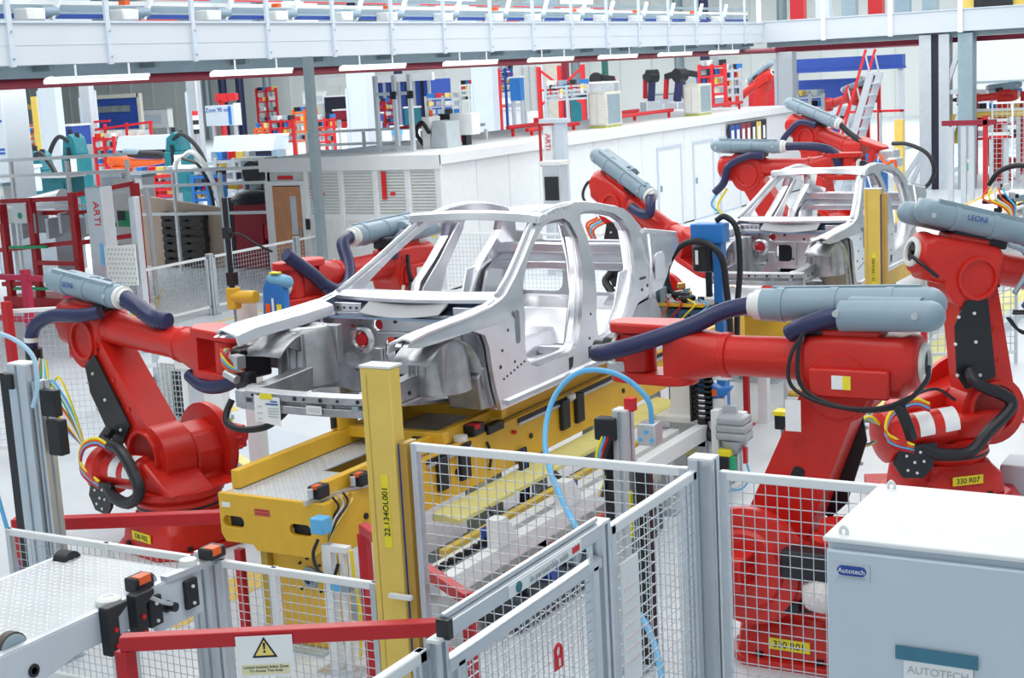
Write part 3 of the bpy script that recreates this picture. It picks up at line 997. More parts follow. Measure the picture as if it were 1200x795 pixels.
    b = MB().lathe(c, up, [(.13, .115), (.155, .115), (.16, .09), (.17, .09)], 22)
    obj('tool_flange', b, 'offw', t)
    b = MB().lathe(c, up, [(.17, .075), (.24, .085), (.26, .06), (.32, .06)], 18)
    obj('tool_adapter', b, 'dark', t)
    # counterweight spring cylinder behind
    q = obj('balance_cylinder', MB().lathe((-.72, -.26, .60), (1, 0, .08), [(0, .10), (.01, .19), (.03, .215), (.15, .215), (.18, .16), (.22, .15), (.62, .15), (.64, .12), (.66, .1)], 22), 'red', t)
    if not plain:
        for x in (-.42, -.2):
            b = MB()
            for a0 in range(5):
                a = R(200 + a0 * 18)
            pts = [(.153 * math.cos(R(a_)), .153 * math.sin(R(a_))) for a_ in range(95, 190, 15)]
            b.rings([[Vector((xx, -.26 + c_, .60 + (xx + .72) * .08 + s_)) for c_, s_ in pts] for xx in (x, x + .13)], cap=False, close=False)
            obj('white_label', b, 'paper', q)
        b = MB().xz([(-.60, .30), (-.42, .28), (-.34, .36), (-.30, .56), (-.62, .56), (-.68, .42)], -.46, -.435)
        q = obj('connector_bracket', b, 'dark', t)
        b = MB()
        for x, z in ((-.56, .36), (-.48, .33), (-.50, .42), (-.42, .42), (-.45, .5), (-.57, .48)):
            b.cyl((x, -.46, z), (x, -.468, z), .012, n=8)
        obj('bracket_bolts', b, 'offw', q, kind='stuff')
        b = MB().tube([(-.42, -.42, .52), (-.25, -.46, .46), (-.02, -.47, .46), (.14, -.46, .60), (Sx + .02, -.42, Sz + .12), on(.28, -.2, -.34), on(.36, -.2, -.24)], .05, 10, 8, .04)
        obj('cable_loop', b, 'dark', t)
        b = MB()
        for k, c in enumerate(('redd', 'sky', 'orange', 'label')):
            b = MB().tube([(-.5, -.45, .5 + k * .02), (-.74, -.47, .60 + k * .03), (-.70, -.46, .80 + k * .02), (-.50, -.44, .88 + k * .02), (-.34, -.4, .82 + .02 * k)], .012, 6)
            obj('colour_cable', b, c, t)
        obj('warning_sticker', MB().box(at(-.06, .234, -.08), (.12, .004, .085), mtx=Matrix((up, n, v)).transposed()), 'paper', t)
        obj('sticker_band', MB().box(at(-.095, .237, -.08), (.05, .003, .085), mtx=Matrix((up, n, v)).transposed()), 'label', t)
    if tube:
        # twin guide tubes lying on the arm
        b = MB()
        b.capsule(at(-.62, -.10, .37), at(.55, -.10, .33), .105, 18, flat1=True)
        b.capsule(at(-.66, .10, .33), at(-.02, .10, .31), .095, 18, flat1=True)
        b.rings([rsec(at(x, 0, .345), up, v, n, h, .2, .05) for x, h in ((-.5, .16), (-.06, .15))])
        q = obj('hose_guide', b, 'tube', t)
        b = MB()
        for x in (-.3, .05, .4):
            b.lathe(at(x, -.10, .365 - (x + .6) * .03), up, [(0, .1), (.0, .112), (.05, .112), (.05, .1)], 18)
        b.bar(at(-.45, -.15, .465), at(.5, -.15, .43), .03, .03)
        obj('guide_rib', b, 'tube', q)
        b = MB()
        for x, y in ((-.5, -.2), (-.02, .19), (-.5, .19), (.45, -.2)):
            b.cyl(at(x, y * .93, .34), at(x, y * 1.06, .34), .022, n=10)
        obj('clamp_bolts', b, 'wire', q, kind='stuff')
        b = MB().lathe(at(.55, -.10, .33), up, [(0, .098), (.05, .098), (.05, .08), (.09, .075)], 18)
        obj('guide_collar', b, 'offw', q)
        obj('tube_saddle', MB().box(at(.02, 0, .23), (.5, .2, .12), mtx=Matrix((up, n, v)).transposed()), 'dark', t, bevel=.02)
        if letter:
            text('tube_lettering', letter, lsize, at(-.115, -.2145, .375), -up if letter == '~' else up, v, 'dblue', t, .001)
    for path, r, m, rid in hoses:
        obj('hose', MB().tube([at(*p) for p in path], r, 12, 8, rid), m, t)
    for path, r, m in cables:
        obj('cable', MB().tube([at(*p) for p in path], r, 6, 6), m, t)
    return t, at, up, v, n


def rrsq(a, z):
    return [Vector((x, y, z)) for x, y in rrect(0, 0, 2 * a, 2 * a, a * .35, 3)]


# R02, left
t, at, up, v, n = robot('red robot F02 at left reaching for the front of near car body', (-8.65, 9.2), -.25, -.16, .74, -.98, 1.70, -.05, 2.05,
                        '330 F02', R(-90), 90,
                        hoses=[([(.6, -.10, .33), (.8, -.1, .28), (1.0, -.08, .2), (1.15, -.04, .19)], .07, 'navy', .10),
                               ([(.30, -.16, .18), (.1, -.26, .14), (-.25, -.30, .10), (-.50, -.34, -.02), (-.56, -.36, -.2), (-.52, -.34, -.34)], .06, 'navy', 0),
                               ([(1.5, -.1, -.2), (1.75, -.14, -.24), (2.0, -.12, -.2), (2.2, -.08, -.08)], .055, 'navy', 0)],
                        cables=[([(-.52, -.34, -.34), (-.40, -.40, -.6), (-.1, -.38, -.85), (.25, -.36, -1.05)], .012, c) if 0 else
                                ([(-.54 + .02 * k, -.34, -.30), (-.62 + .05 * k, -.42, -.5), (-.36 + .04 * k, -.42 - .02 * (k % 3), -.66 + .03 * k), (-.05 + .02 * k, -.38, -.86 + .02 * k), (.12, -.3, -1.02)], .011, c)
                                for k, c in enumerate(('sky', 'redd', 'label', 'paper', 'paper', 'orange', 'green', 'paper', 'sky', 'label'))],
                        letter='LEONI')
obj('hose_clamp', MB().lathe(at(-.54, -.35, -.22), -v, [(0, .075), (.12, .075)], 16), 'dark', t)
obj('white_cuff', MB().lathe(at(-.55, -.355, -.12), -v, [(0, .068), (.04, .068)], 16), 'offw', t)
obj('tool_stand', MB().bar(at(-.6, -.46, -.5), at(-.34, -.42, -.46), .02, .05), 'steel', t)
# gripper held by R02 at the front of the car
gp = MB()
c = at(2.08, 0, 0)
gp.box(at(2.2, 0, .0), (.14, .3, .24), mtx=Matrix((up, n, v)).transposed())
gp.box(at(2.3, .2, .1), (.2, .12, .12), mtx=Matrix((up, n, v)).transposed())
gp.box(at(2.34, -.16, -.1), (.16, .1, .16), mtx=Matrix((up, n, v)).transposed())
obj('gripper_body', gp, 'dark', t, bevel=.02)
gp = MB()
gp.box(at(2.3, -.2, .05), (.1, .08, .1), mtx=Matrix((up, n, v)).transposed())
gp.cyl(at(2.28, -.05, .1), at(2.42, -.05, .14), .04)
gp.cyl(at(2.2, -.24, -.05), at(2.34, -.24, -.08), .035)
obj('gripper_cylinder', gp, 'wire', t)
for k, c in enumerate(('redd', 'label', 'sky', 'orange')):
    obj('gripper_cable', MB().tube([at(2.06, -.16 + .02 * k, .1), at(2.16, -.24, .12 - .03 * k), at(2.28, -.24, .04 - .02 * k), at(2.36, -.18, -.02)], .012, 6), c, t)

# R01, right front
t, at, up, v, n = robot('red robot R01 at front right behind mesh with arm stretched to the left', (-3.05, 8.95), PI, .24, .66, -.24, 1.80, 0.0, 1.52,
                        '330 R01', R(90), 90,
                        hoses=[([(.62, -.10, .33), (.80, -.06, .29), (1.0, .08, .2), (1.3, .2, .10), (1.52, .24, .04), (1.62, .2, .02)], .058, 'navy', 0),
                               ([(-.02, .10, .31), (.08, .12, .29), (.22, .14, .24), (.3, .12, .19)], .058, 'navy', 0)],
                        cables=[([(.18, .16, .28), (.22, .2, .1), (.2, .23, -.1), (.05, .25, -.2), (-.2, .25, -.24), (-.42, .22, -.2), (-.56, .18, -.06), (-.56, .1, .02)], .016, 'dark'),
                                ([(.14, .16, .28), (.26, .21, .08), (.25, .24, -.12), (.0, .26, -.22), (-.3, .25, -.22), (-.5, .2, -.14)], .014, 'dark'),
                                ([(-.4, .2, -.2), (-.46, .24, -.3), (-.48, .2, -.4)], .04, 'dark'),
                                ([(-.34, .3, -1.0), (-.42, .4, -.86), (-.58, .4, -.86), (-.62, .38, -1.0)], .014, 'orange'),
                                ([(-.34, .3, -1.02), (-.44, .42, -.9), (-.6, .42, -.9), (-.64, .38, -1.05)], .014, 'sky'),
                                ([(-.34, .3, -1.04), (-.40, .42, -.94), (-.52, .44, -.9), (-.6, .4, -1.1)], .014, 'redd'),
                                ([(-.34, .3, -1.06), (-.42, .44, -.96), (-.5, .44, -.92), (-.56, .42, -1.15)], .012, 'green')])
obj('hanging_tag', MB().box(at(.24, .26, -.3), (.1, .004, .2), mtx=Matrix((up, n, v)).transposed()), 'paper', t)
obj('base_sticker', MB().box((.42, .815, .66), (.09, .004, .12)), 'paper', t)
obj('sticker_triangle', MB().box((.42, .818, .70), (.08, .004, .05)), 'label', t)
obj('black_terminal', MB().bx(-.42, -.02, .42, .6, .66, .84), 'dark', t, bevel=.02)
obj('lower_terminal', MB().bx(-.1, .24, .42, .5, .40, .47), 'dark', t, bevel=.01)
b = MB().lathe((-.16, .52, .55), (-.5, .1, .1), [(0, .02), (.03, .10), (.12, .12), (.2, .09), (.28, .10), (.32, .02)], 14)
obj('plastic_wrap', b, 'plast', t)
obj('axis_motor', MB().lathe((-.3, .34, .38), (0, 0, 1), [(0, .16), (.5, .16), (.52, .12), (.6, .1)], 20), 'red', t)
obj('tool_clamp', MB().box(at(1.52, .05, -.1), (.16, .1, .1), mtx=Matrix((up, n, v)).transposed()), 'wire', t, bevel=.02)
obj('tool_block', MB().box(at(1.44, -.05, -.08), (.14, .16, .14), mtx=Matrix((up, n, v)).transposed()), 'dark', t, bevel=.02)

# R07, right
t, at, up, v, n = robot('red robot R07 at right edge with white ring on its raised elbow', (-3.02, 12.4), .72, .36, .70, .20, 1.83, -.24, 2.0,
                        '330 R07', R(-90), 90, lift=.10, lz=.05,
                        hoses=[([(.62, -.10, .33), (.75, -.1, .3), (.9, -.12, .22), (1.1, -.16, .16)], .06, 'navy', .08),
                               ([(.95, -.26, .24), (.7, -.32, .12), (.52, -.34, -.06), (.4, -.36, -.26)], .05, mat('mid_blue_hose', (.06, .10, .34)), 0)],
                        cables=[([(.2, -.22, .22), (.34, -.26, .18), (.38, -.28, .02), (.3, -.3, -.16)], .022, 'tube'),
                                ([(.3, -.34, -.3), (.5, -.4, -.28), (.55, -.4, -.42), (.4, -.38, -.46), (.28, -.34, -.36)], .012, 'dark'),
                                ([(.3, -.34, -.32), (.46, -.4, -.3), (.5, -.4, -.44), (.36, -.38, -.44), (.26, -.34, -.36)], .012, 'dark'),
                                ([(-.5, .0, .02), (-.56, -.06, .0), (-.5, -.18, -.06), (-.36, -.24, -.14)], .016, 'dark')],
                        letter='LEONI')
for k, c in enumerate(('label', 'sky', 'label', 'sky', 'dark')):
    obj('colour_loop', MB().tube([(-.72, -.3 + .02 * k, .72), (-.86, -.38 + .03 * k, .82 - .02 * k), (-.98, -.34, .7 - .03 * k), (-.86, -.3, .56), (-.74, -.28, .58)], .012, 6), c, t)
single('floor_plinth', MB().xy([(-.6, -.6), (.6, -.6), (.6, .6), (-.6, .6)], 0, .098), 'redd', 'dark red steel plinth under robot R07', 'plinth', loc=(-3.02, 12.4, 0), rz=.4)
obj('cable_arch', MB().tube([(-.66, -.3, .78), (-.5, -.34, .92), (-.26, -.34, .98), (-.06, -.3, .86)], .014, 6), 'dark', t)
# R03 behind the near car
robot('red robot behind near car windshield with blue grey guide tube', (-8.5, 13.0), -1.6, .25, .76, .47, 1.84, .02, 1.8, None, None, 90,
      hoses=[([(.64, -.10, .33), (.8, -.06, .28), (.92, .08, .1), (1.1, .2, -.06), (1.3, .22, -.10), (1.45, .18, -.02)], .065, 'navy', 0),
             ([(-.02, .10, .31), (.1, .13, .28), (.28, .17, .2), (.36, .2, .12)], .06, 'navy', 0),
             ([(1.85, .1, .30), (1.7, .14, .18), (1.56, .16, .08), (1.45, .18, -.02)], .065, 'navy', 0)],
      cables=[([(.1, .2, .1), (.16, .26, -.1), (.0, .27, -.22), (-.3, .26, -.2), (-.48, .2, -.1)], .022, 'dark'),
              ([(.1, .22, -.1), (.2, .28, -.24), (.12, .28, -.34), (-.1, .27, -.3), (-.36, .25, -.3)], .016, 'dark'),
              ([(.2, .2, -.2), (.3, .24, -.34), (.24, .26, -.48), (.12, .24, -.4)], .02, 'offw')])
# R04 behind the rear of the near car
robot('red robot leaning over the rear of near car body, elbow high', (-8.1, 17.3), -.42, .05, .76, -.22, 2.02, -.42, 1.75, None, None, 90,
      hoses=[([(.58, -.10, .33), (.72, -.2, .3), (.78, -.24, .2), (.66, -.26, .14), (.45, -.24, .12)], .06, 'navy', .08)],
      cables=[([(-.5, 0, .02), (-.58, -.1, -.05), (-.5, -.2, -.2), (-.2, -.25, -.26)], .02, 'dark')] +
             [([(-.1 + .05 * k, -.24, -.3), (-.2 + .05 * k, -.3, -.45), (-.05 + .04 * k, -.28, -.6)], .016, c) for k, c in enumerate(('orange', 'orange', 'sky', 'orange'))])
# ------------------------------------------------------------------ bare car bodies
CX, CY, CZ = -6.52, 8.0, 1.27      # root of the near body: sill underside


def bx_side(z, y=None):
    """half width of the body side at height z (tumblehome above the belt)"""
    return .87 - .42 * max(0, z - 1.95)


def loc(pts):
    return [(y - CY, z - CZ) for y, z in pts]


OUT = [(9.56, 1.27), (10.6, 1.275), (11.72, 1.285), (11.82, 1.30), (11.88, 1.46), (11.94, 1.60), (12.06, 1.69), (12.32, 1.735), (12.60, 1.745), (12.72, 1.84), (12.84, 1.97), (13.02, 2.04), (13.16, 2.09), (13.20, 2.14), (13.16, 2.18), (12.9, 2.225), (12.69, 2.255), (12.56, 2.28), (12.50, 2.36), (12.43, 2.45), (12.34, 2.515), (12.13, 2.56), (11.84, 2.614),
       (11.48, 2.651), (11.12, 2.644), (10.85, 2.609), (10.74, 2.56), (10.62, 2.495), (10.32, 2.338), (10.06, 2.211), (9.80, 2.10), (9.55, 2.06), (9.2, 2.055), (8.82, 2.045), (8.45, 2.02), (8.36, 1.98),
       (8.48, 1.95), (8.75, 1.94), (9.0, 1.945), (9.22, 1.94), (9.38, 1.88), (9.43, 1.78), (9.45, 1.65), (9.49, 1.47)]
DOOR1 = [(10.147, 1.49), (10.03, 1.535), (9.985, 1.60), (9.974, 1.725), (10.00, 1.923), (10.06, 2.06), (10.15, 2.172), (10.408, 2.34), (10.66, 2.465), (10.82, 2.53), (10.967, 2.555), (11.19, 2.55), (11.27, 2.50),
         (11.29, 2.38), (11.17, 2.168), (11.03, 1.989), (10.955, 1.764), (10.87, 1.563), (10.80, 1.505), (10.70, 1.485)]
DOOR2 = [(11.29, 1.49), (11.24, 1.56), (11.225, 1.718), (11.25, 1.866), (11.33, 2.06), (11.41, 2.2), (11.455, 2.36), (11.46, 2.50), (11.52, 2.56), (11.66, 2.57), (11.90, 2.545), (12.12, 2.49), (12.24, 2.42), (12.27, 2.32),
         (12.20, 2.18), (12.08, 2.0), (11.95, 1.80), (11.84, 1.66), (11.70, 1.56), (11.52, 1.50)]


def densify(p, step=.12):
    out = []
    for i in range(len(p)):
        a, b = p[i], p[(i + 1) % len(p)]
        k = max(1, int(math.dist(a, b) / step))
        out += [(a[0] + (b[0] - a[0]) * j / k, a[1] + (b[1] - a[1]) * j / k) for j in range(k)]
    return out


def shrink(p, k):
    """offset a closed outline inwards by k"""
    ar = sum(p[i][0] * p[(i + 1) % len(p)][1] - p[(i + 1) % len(p)][0] * p[i][1] for i in range(len(p)))
    sg = 1 if ar > 0 else -1
    out = []
    for i in range(len(p)):
        a, b, c = Vector(p[i - 1]), Vector(p[i]), Vector(p[(i + 1) % len(p)])
        d1, d2 = (b - a).normalized(), (c - b).normalized()
        n_ = Vector((-(d1.y + d2.y), d1.x + d2.x))
        if n_.length < 1e-6:
            n_ = Vector((-d1.y, d1.x))
        n_.normalize()
        q = b + n_ * (k * sg)
        out.append((q.x, q.y))
    return out


def bodyside(s):
    def fn(a, b, t):
        return (s * (bx_side(b + CZ) - t), a, b)
    b_ = MB()
    o, d1, d2 = loc(densify(OUT)), loc(densify(DOOR1)), loc(densify(DOOR2))
    b_.prism(o, fn, 0.0, .035, holes=[d1, d2])
    # inner flange stands proud of the openings, a second skin inside
    g1, g2 = shrink(d1, .03), shrink(d2, .03)
    b_.prism(o, fn, .055, .10, holes=[g1, g2])
    for ring in (d1, d2):
        r0 = [fn(a, b, .0) for a, b in ring]
        r1 = [fn(a, b, .10) for a, b in ring]
        b_.rings([r0, r1], cap=False)
    return b_


def make_car(label):
    t = thing('bare_car', label, 'car body', (CX, CY, CZ), 0, 'bare car bodies on the line')
    for s, nm in ((1, 'near_body_side'), (-1, 'far_body_side')):
        q = obj(nm, bodyside(s), 'alu', t, bevel=.010)
        # stiffened rail along pillar and roof, with its notches
        rail = MB()
        path = [(9.80, 2.10), (10.06, 2.20), (10.32, 2.328), (10.62, 2.485), (10.80, 2.57), (11.12, 2.625), (11.48, 2.632), (11.84, 2.595), (12.13, 2.54), (12.34, 2.49), (12.48, 2.37), (12.58, 2.27)]
        rail.tube([(s * (bx_side(z) - .06), y - CY, z - CZ) for y, z in path], .034, 8, 4)
        obj('roof_rail', rail, 'alu', q)
        rk = MB()
        rk.tube([(s * .885, 9.62 - CY, .045), (s * .885, 10.6 - CY, .05), (s * .885, 11.8 - CY, .055)], .022, 8, 2)
        obj('sill_lip', rk, 'alu', q)
        # seam on the hinge pillar, oval cut-outs
        ov = MB()
        for y, z, w_, h_ in ((10.42 - .55, 1.86, .07, .26), (12.06 + .1, 1.46 + .06, .0, .0)):
            if w_:
                ov.rings([[(s * (bx_side(z + CZ * 0) + o), y - CY + a, z - CZ + c) for a, c in rrect(0, 0, w_, h_, .03)] for o in (-.004, .002)])
        obj('pillar_recess', ov, mat('recess_grey', (.22, .27, .30), .5, .4) if 'recess_grey' not in bpy.data.materials else bpy.data.materials['recess_grey'], q)
        for y, z in ((10.05, 1.40), (10.72, 1.405), (11.08, 1.43)):
            h_ = MB().rings([[(s * o, y - CY + a, z - CZ + c) for a, c in ((-.03, -.05), (.03, -.03), (.05, .05), (-.03, .05))] for o in (.866, .873)])
            if y > 10.5:
                obj('jacking_slot', h_, 'dark', q)
        h_ = MB()
        for k in range(7):
            h_ = MB().cyl((s * .868, 9.62 + k * .055 - CY, 1.50 + .012 * k - CZ), (s * .873, 9.62 + k * .055 - CY, 1.50 + .012 * k - CZ), .010, n=8)
            obj('weld_hole', h_, 'dark', q)
        for y, z, r_ in ((9.72, 1.86, .012), (9.62, 1.72, .012), (9.58, 1.60, .016), (9.80, 1.60, .012), (11.12, 1.75, .012), (11.08, 1.55, .012), (12.42, 1.95, .02), (12.62, 2.02, .014)):
            obj('weld_hole', MB().cyl((s * .868, y - CY, z - CZ), (s * .873, y - CY, z - CZ), r_, n=10), 'dark', q)
        for k in range(13):
            y = 10.72 + k * .055
            z = 2.575 + .05 * math.sin(min(1, k / 9) * PI / 2) - .0 * k
            x = s * (bx_side(z) + .004)
            obj('roof_rail_notch', MB().box((x, y - CY, z - CZ), (.006, .012, .032 if k % 3 else .05)), 'grey', q)
        gs = MB().prism([(11.42, 1.47), (11.95, 1.47), (12.0, 1.75), (12.02, 2.0), (11.86, 2.0), (11.74, 1.74), (11.55, 1.56)], lambda a, b, tt: (s * (.80 - tt), a - CY, b - CZ), 0, .02)
        q4 = obj('quarter_gusset', gs, 'alu', t, bevel=.006)
        obj('oval_hole', MB().rings([[(s * o, 11.80 - CY + a, 1.61 - CZ + c) for a, c in circ(0, 0, .042, 14)] for o in (.80, .805)]), 'dark', q4)
        rg = MB().tube([(s * .80, 12.50 - CY, 2.26 - CZ), (s * .85, 12.42 - CY, 2.05 - CZ), (s * .868, 12.36 - CY, 1.86 - CZ), (s * .868, 12.33 - CY, 1.70 - CZ)], .016, 8)
        obj('quarter_ridge', rg, 'alu', q)
        obj('deck_flange', MB().tube([(s * .73, 12.52 - CY, 2.29 - CZ), (s * .74, 12.75 - CY, 2.255 - CZ), (s * .77, 13.18 - CY, 2.185 - CZ)], .022, 8), 'alu', q)
        for y, z, w_, h_ in ((12.2, 1.90, .10, .02), (12.16, 1.80, .03, .03), (12.28, 1.82, .03, .03), (12.62, 1.90, .03, .03)):
            obj('quarter_slot', MB().rings([[(s * o, y - CY + a, z - CZ + c) for a, c in rrect(0, 0, w_, h_, .009)] for o in (.868, .873)]), 'dark', q)
        lp = MB().prism(rrect(12.56, 1.96, .22, .26, .06), lambda a, b, tt: (s * (.866 + tt), a - CY, b - CZ), 0, .012)
        obj('quarter_patch', lp, 'alu', q, bevel=.006)
        # inner wheel arch and outer fender shelf at the front
        fs = MB()
        prof = [(8.40, .87, 2.02), (8.62, .87, 2.045), (8.82, .865, 2.05), (9.2, .85, 2.055), (9.55, .83, 2.07)]
        rs = []
        for y, x, z in prof:
            rs.append([(s * x, y - CY, z - CZ), (s * (x - .07), y - CY, z + .015 - CZ), (s * (x - .20), y - CY, z - .03 - CZ), (s * (x - .22), y - CY, z - .11 - CZ), (s * (x - .205), y - CY, z - .11 - CZ),
                       (s * (x - .185), y - CY, z - .045 - CZ), (s * (x - .07), y - CY, z - .002 - CZ), (s * x, y - CY, z - .02 - CZ)])
        fs.rings(rs)
        obj('fender_shelf', fs, 'alu', q, bevel=.004)
        wh = MB()
        cyw, czw = 8.98 - CY, 1.47 - CZ
        rs = []
        for x, rr in ((.82, .44), (.66, .45), (.50, .44)):
            rs.append([(s * x, cyw - rr * math.cos(a), czw + rr * math.sin(a)) for a in [k * PI / 16 for k in range(4, 17)]])
        wh.rings(rs, cap=False, close=False)
        wi = MB()
        wi.yz([(cyw - .44 * math.cos(k * PI / 12), czw + .44 * math.sin(k * PI / 12)) for k in range(4, 12)], s * .50, s * .515)
        wob = obj('wheel_housing', wh, 'alud', t)
        m_s = wob.modifiers.new('sheet', 'SOLIDIFY')
        m_s.thickness = .006
        obj('housing_wall', wi, 'alud', wob)
        # strut tower
        st = MB().lathe((s * .60, 9.14 - CY, 1.5 - CZ), (0, 0, 1), [(0, .24), (.25, .215), (.40, .19), (.44, .17), (.45, .12), (.44, .10), (.40, .06)], 24)
        st.box((s * .66, 9.0 - CY, 1.72 - CZ), (.2, .1, .4))
        st.box((s * .52, 9.30 - CY, 1.78 - CZ), (.24, .08, .3))
        q2 = obj('strut_tower', st, 'alud', t, bevel=.008)
        for k in range(3):
            a = k * 2.1 + .4
            obj('tower_hole', MB().cyl((s * .60 + .13 * math.cos(a), 9.14 + .13 * math.sin(a) - CY, 1.935 - CZ), (s * .60 + .13 * math.cos(a), 9.14 + .13 * math.sin(a) - CY, 1.948 - CZ), .014, n=8), 'dark', q2)
        for k in range(3):
            obj('tower_rib', MB().box((s * (.48 + .07 * k), 8.925 - CY, 1.74 - CZ), (.014, .03, .36)), 'alud', q2, bevel=.004)
        # front longitudinal with stepped cast node
        lr = MB().prism([(8.38, 1.49), (9.0, 1.48), (9.35, 1.42), (9.62, 1.30), (9.9, 1.28), (9.9, 1.40), (9.62, 1.46), (9.40, 1.62), (9.0, 1.66), (8.38, 1.63)],
                        lambda a, b, tt: (s * tt, a - CY, b - CZ), .44, .56)
        q3 = obj('front_rail', lr, 'alud', t, bevel=.01)
        for k in range(5):
            obj('rail_hole', MB().cyl((s * .56, 8.62 + k * .17 - CY, 1.55 - CZ), (s * .566, 8.62 + k * .17 - CY, 1.55 - CZ), .017 if k % 2 else .011, n=10), 'dark', q3)
        obj('rail_rib', MB().bx(s * .56, s * .575, 8.55 - CY, 9.0 - CY, 1.48 - CZ, 1.50 - CZ), 'alud', q3)
        obj('crash_box', MB().bx(s * .43, s * .57, 8.34 - CY, 8.42 - CY, 1.48 - CZ, 1.64 - CZ), 'alud', t, bevel=.01)
        # torque box between rail and sill with dark cavity
        tb = MB().prism([(9.40, 1.30), (9.75, 1.28), (9.75, 1.62), (9.52, 1.66), (9.36, 1.56)], lambda a, b, tt: (s * tt, a - CY, b - CZ), .50, .80)
        obj('torque_box', tb, 'alud', t, bevel=.015)
        # rear wheel house and quarter inner
        rw = MB().yz([(12.32 - CY + .43 * math.cos(k * PI / 12), 1.36 - CZ + .40 * math.sin(k * PI / 12)) for k in range(13)], s * .52, s * .80)
        obj('rear_wheel_housing', rw, 'alud', t, bevel=.02)
        ri = MB().prism([(11.9, 1.5), (12.7, 1.5), (12.85, 1.9), (13.12, 2.12), (12.55, 2.16), (12.1, 1.95)], lambda a, b, tt: (s * tt, a - CY, b - CZ), .70, .73)
        obj('quarter_inner', ri, 'alu', t)
    # sills joined by the floor
    fl_ = MB().prism([(-.80, 1.36), (-.72, 1.33), (-.20, 1.33), (-.15, 1.50), (.15, 1.50), (.20, 1.33), (.72, 1.33), (.80, 1.36), (.80, 1.345), (.73, 1.315), (.215, 1.315), (.16, 1.485), (-.16, 1.485), (-.215, 1.315), (-.73, 1.315), (-.80, 1.345)],
                     lambda a, b, tt: (a, tt - CY, b - CZ), 9.66, 12.1)
    q = obj('floor_pan', fl_, 'alu', t, bevel=.006)
    for y in (10.15, 10.75, 11.35):
        for x in (-.47, .47):
            obj('seat_crossmember', MB().bx(x - .26, x + .26, y - CY, y + .09 - CY, 1.335 - CZ, 1.41 - CZ), 'alu', q, bevel=.012)
    for x in (-.6, -.45, -.3, .3, .45, .6):
        obj('floor_bead', MB().bx(x - .02, x + .02, 9.8 - CY, 11.9 - CY, 1.333 - CZ, 1.345 - CZ), 'alu', q, bevel=.005)
    obj('heel_board', MB().prism([(11.7, 1.36), (11.74, 1.36), (11.9, 1.62), (12.45, 1.66), (12.45, 1.69), (11.87, 1.66)], lambda a, b, tt: (tt, a - CY, b - CZ), -.80, .80), 'alu', t, bevel=.006)
    # seat-back bulkhead with big opening and X-brace, parcel shelf above
    bk = MB().prism(rrect(0, 1.86, 1.5, .46, .06), lambda a, b, tt: (a, 12.42 + (b - 1.66) * .18 + tt - CY, b - CZ), 0, .02,
                    holes=[rrect(-.37, 1.86, .56, .28, .07), rrect(.37, 1.86, .56, .28, .07)])
    obj('rear_bulkhead', bk, 'alu', t, bevel=.006)
    obj('parcel_shelf', MB().bx(-.76, .76, 12.45 - CY, 12.72 - CY, 2.08 - CZ, 2.11 - CZ), 'alu', t, bevel=.008)
    obj('shelf_beam', MB().bx(-.76, .76, 12.32 - CY, 12.42 - CY, 2.10 - CZ, 2.19 - CZ), 'alu', t, bevel=.012)
    obj('shelf_lower_beam', MB().bx(-.78, .78, 12.25 - CY, 12.33 - CY, 1.95 - CZ, 2.03 - CZ), 'alu', t, bevel=.012)
    # firewall with round grommet holes and a big opening
    fw = MB().prism([(-.74, 1.36), (-.2, 1.36), (-.16, 1.5), (.16, 1.5), (.2, 1.36), (.74, 1.36), (.76, 1.98), (-.76, 1.98)], lambda a, b, tt: (a, 9.56 + tt - CY - .0 * b, b - CZ), 0, .02,
                    holes=[rrect(-.06, 1.69, .20, .21, .05), circ(-.38, 1.765, .06, 14), circ(-.22, 1.89, .048, 14), circ(-.66, 1.80, .03, 12)])
    q = obj('firewall', fw, 'alu', t, bevel=.006)
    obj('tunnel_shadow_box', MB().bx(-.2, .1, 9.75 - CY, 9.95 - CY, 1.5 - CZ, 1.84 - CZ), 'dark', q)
    obj('red_grommet', MB().lathe((-.38, 9.58 - CY, 1.765 - CZ), (0, -1, 0), [(0, .058), (.03, .05), (.035, .03)], 16), 'inkr', q)
    obj('red_grommet', MB().cyl((-.205, 9.585 - CY, 1.892 - CZ), (-.205, 9.572 - CY, 1.892 - CZ), .044, n=16), 'inkr', q)
    for x, z in ((-.46, 1.875), (-.38, 1.93)):
        obj('small_red_plug', MB().cyl((x, 9.56 - CY, z - CZ), (x, 9.55 - CY, z - CZ), .012, n=10), 'inkr', q)
    for x, z in ((-.58, 1.62), (.06, 1.62), (.50, 1.88), (.56, 1.62), (-.05, 1.92), (.2, 1.87), (.32, 1.87), (-.28, 1.6)):
        obj('stud_hole', MB().cyl((x, 9.56 - CY, z - CZ), (x, 9.552 - CY, z - CZ), .014, n=10), 'dark', q)
    pr = MB()
    pr.lathe((-.38, 9.56 - CY, 1.765 - CZ), (0, -1, 0), [(0, .12), (.015, .10), (.02, .075), (.0, .06)], 18, cap=False)
    obj('pressed_dome', pr, 'alu', q)
    pr = MB()
    pr.box((.3, 9.545 - CY, 1.83 - CZ), (.40, .03, .03))
    pr.box((.09, 9.545 - CY, 1.68 - CZ), (.03, .03, .3))
    pr.box((-.06, 9.545 - CY, 1.83 - CZ), (.3, .03, .03))
    pr.box((-.22, 9.545 - CY, 1.62 - CZ), (.1, .04, .18))
    pr.box((-.5, 9.545 - CY, 1.55 - CZ), (.4, .03, .04))
    obj('pressed_bead', pr, 'alu', q, bevel=.008)
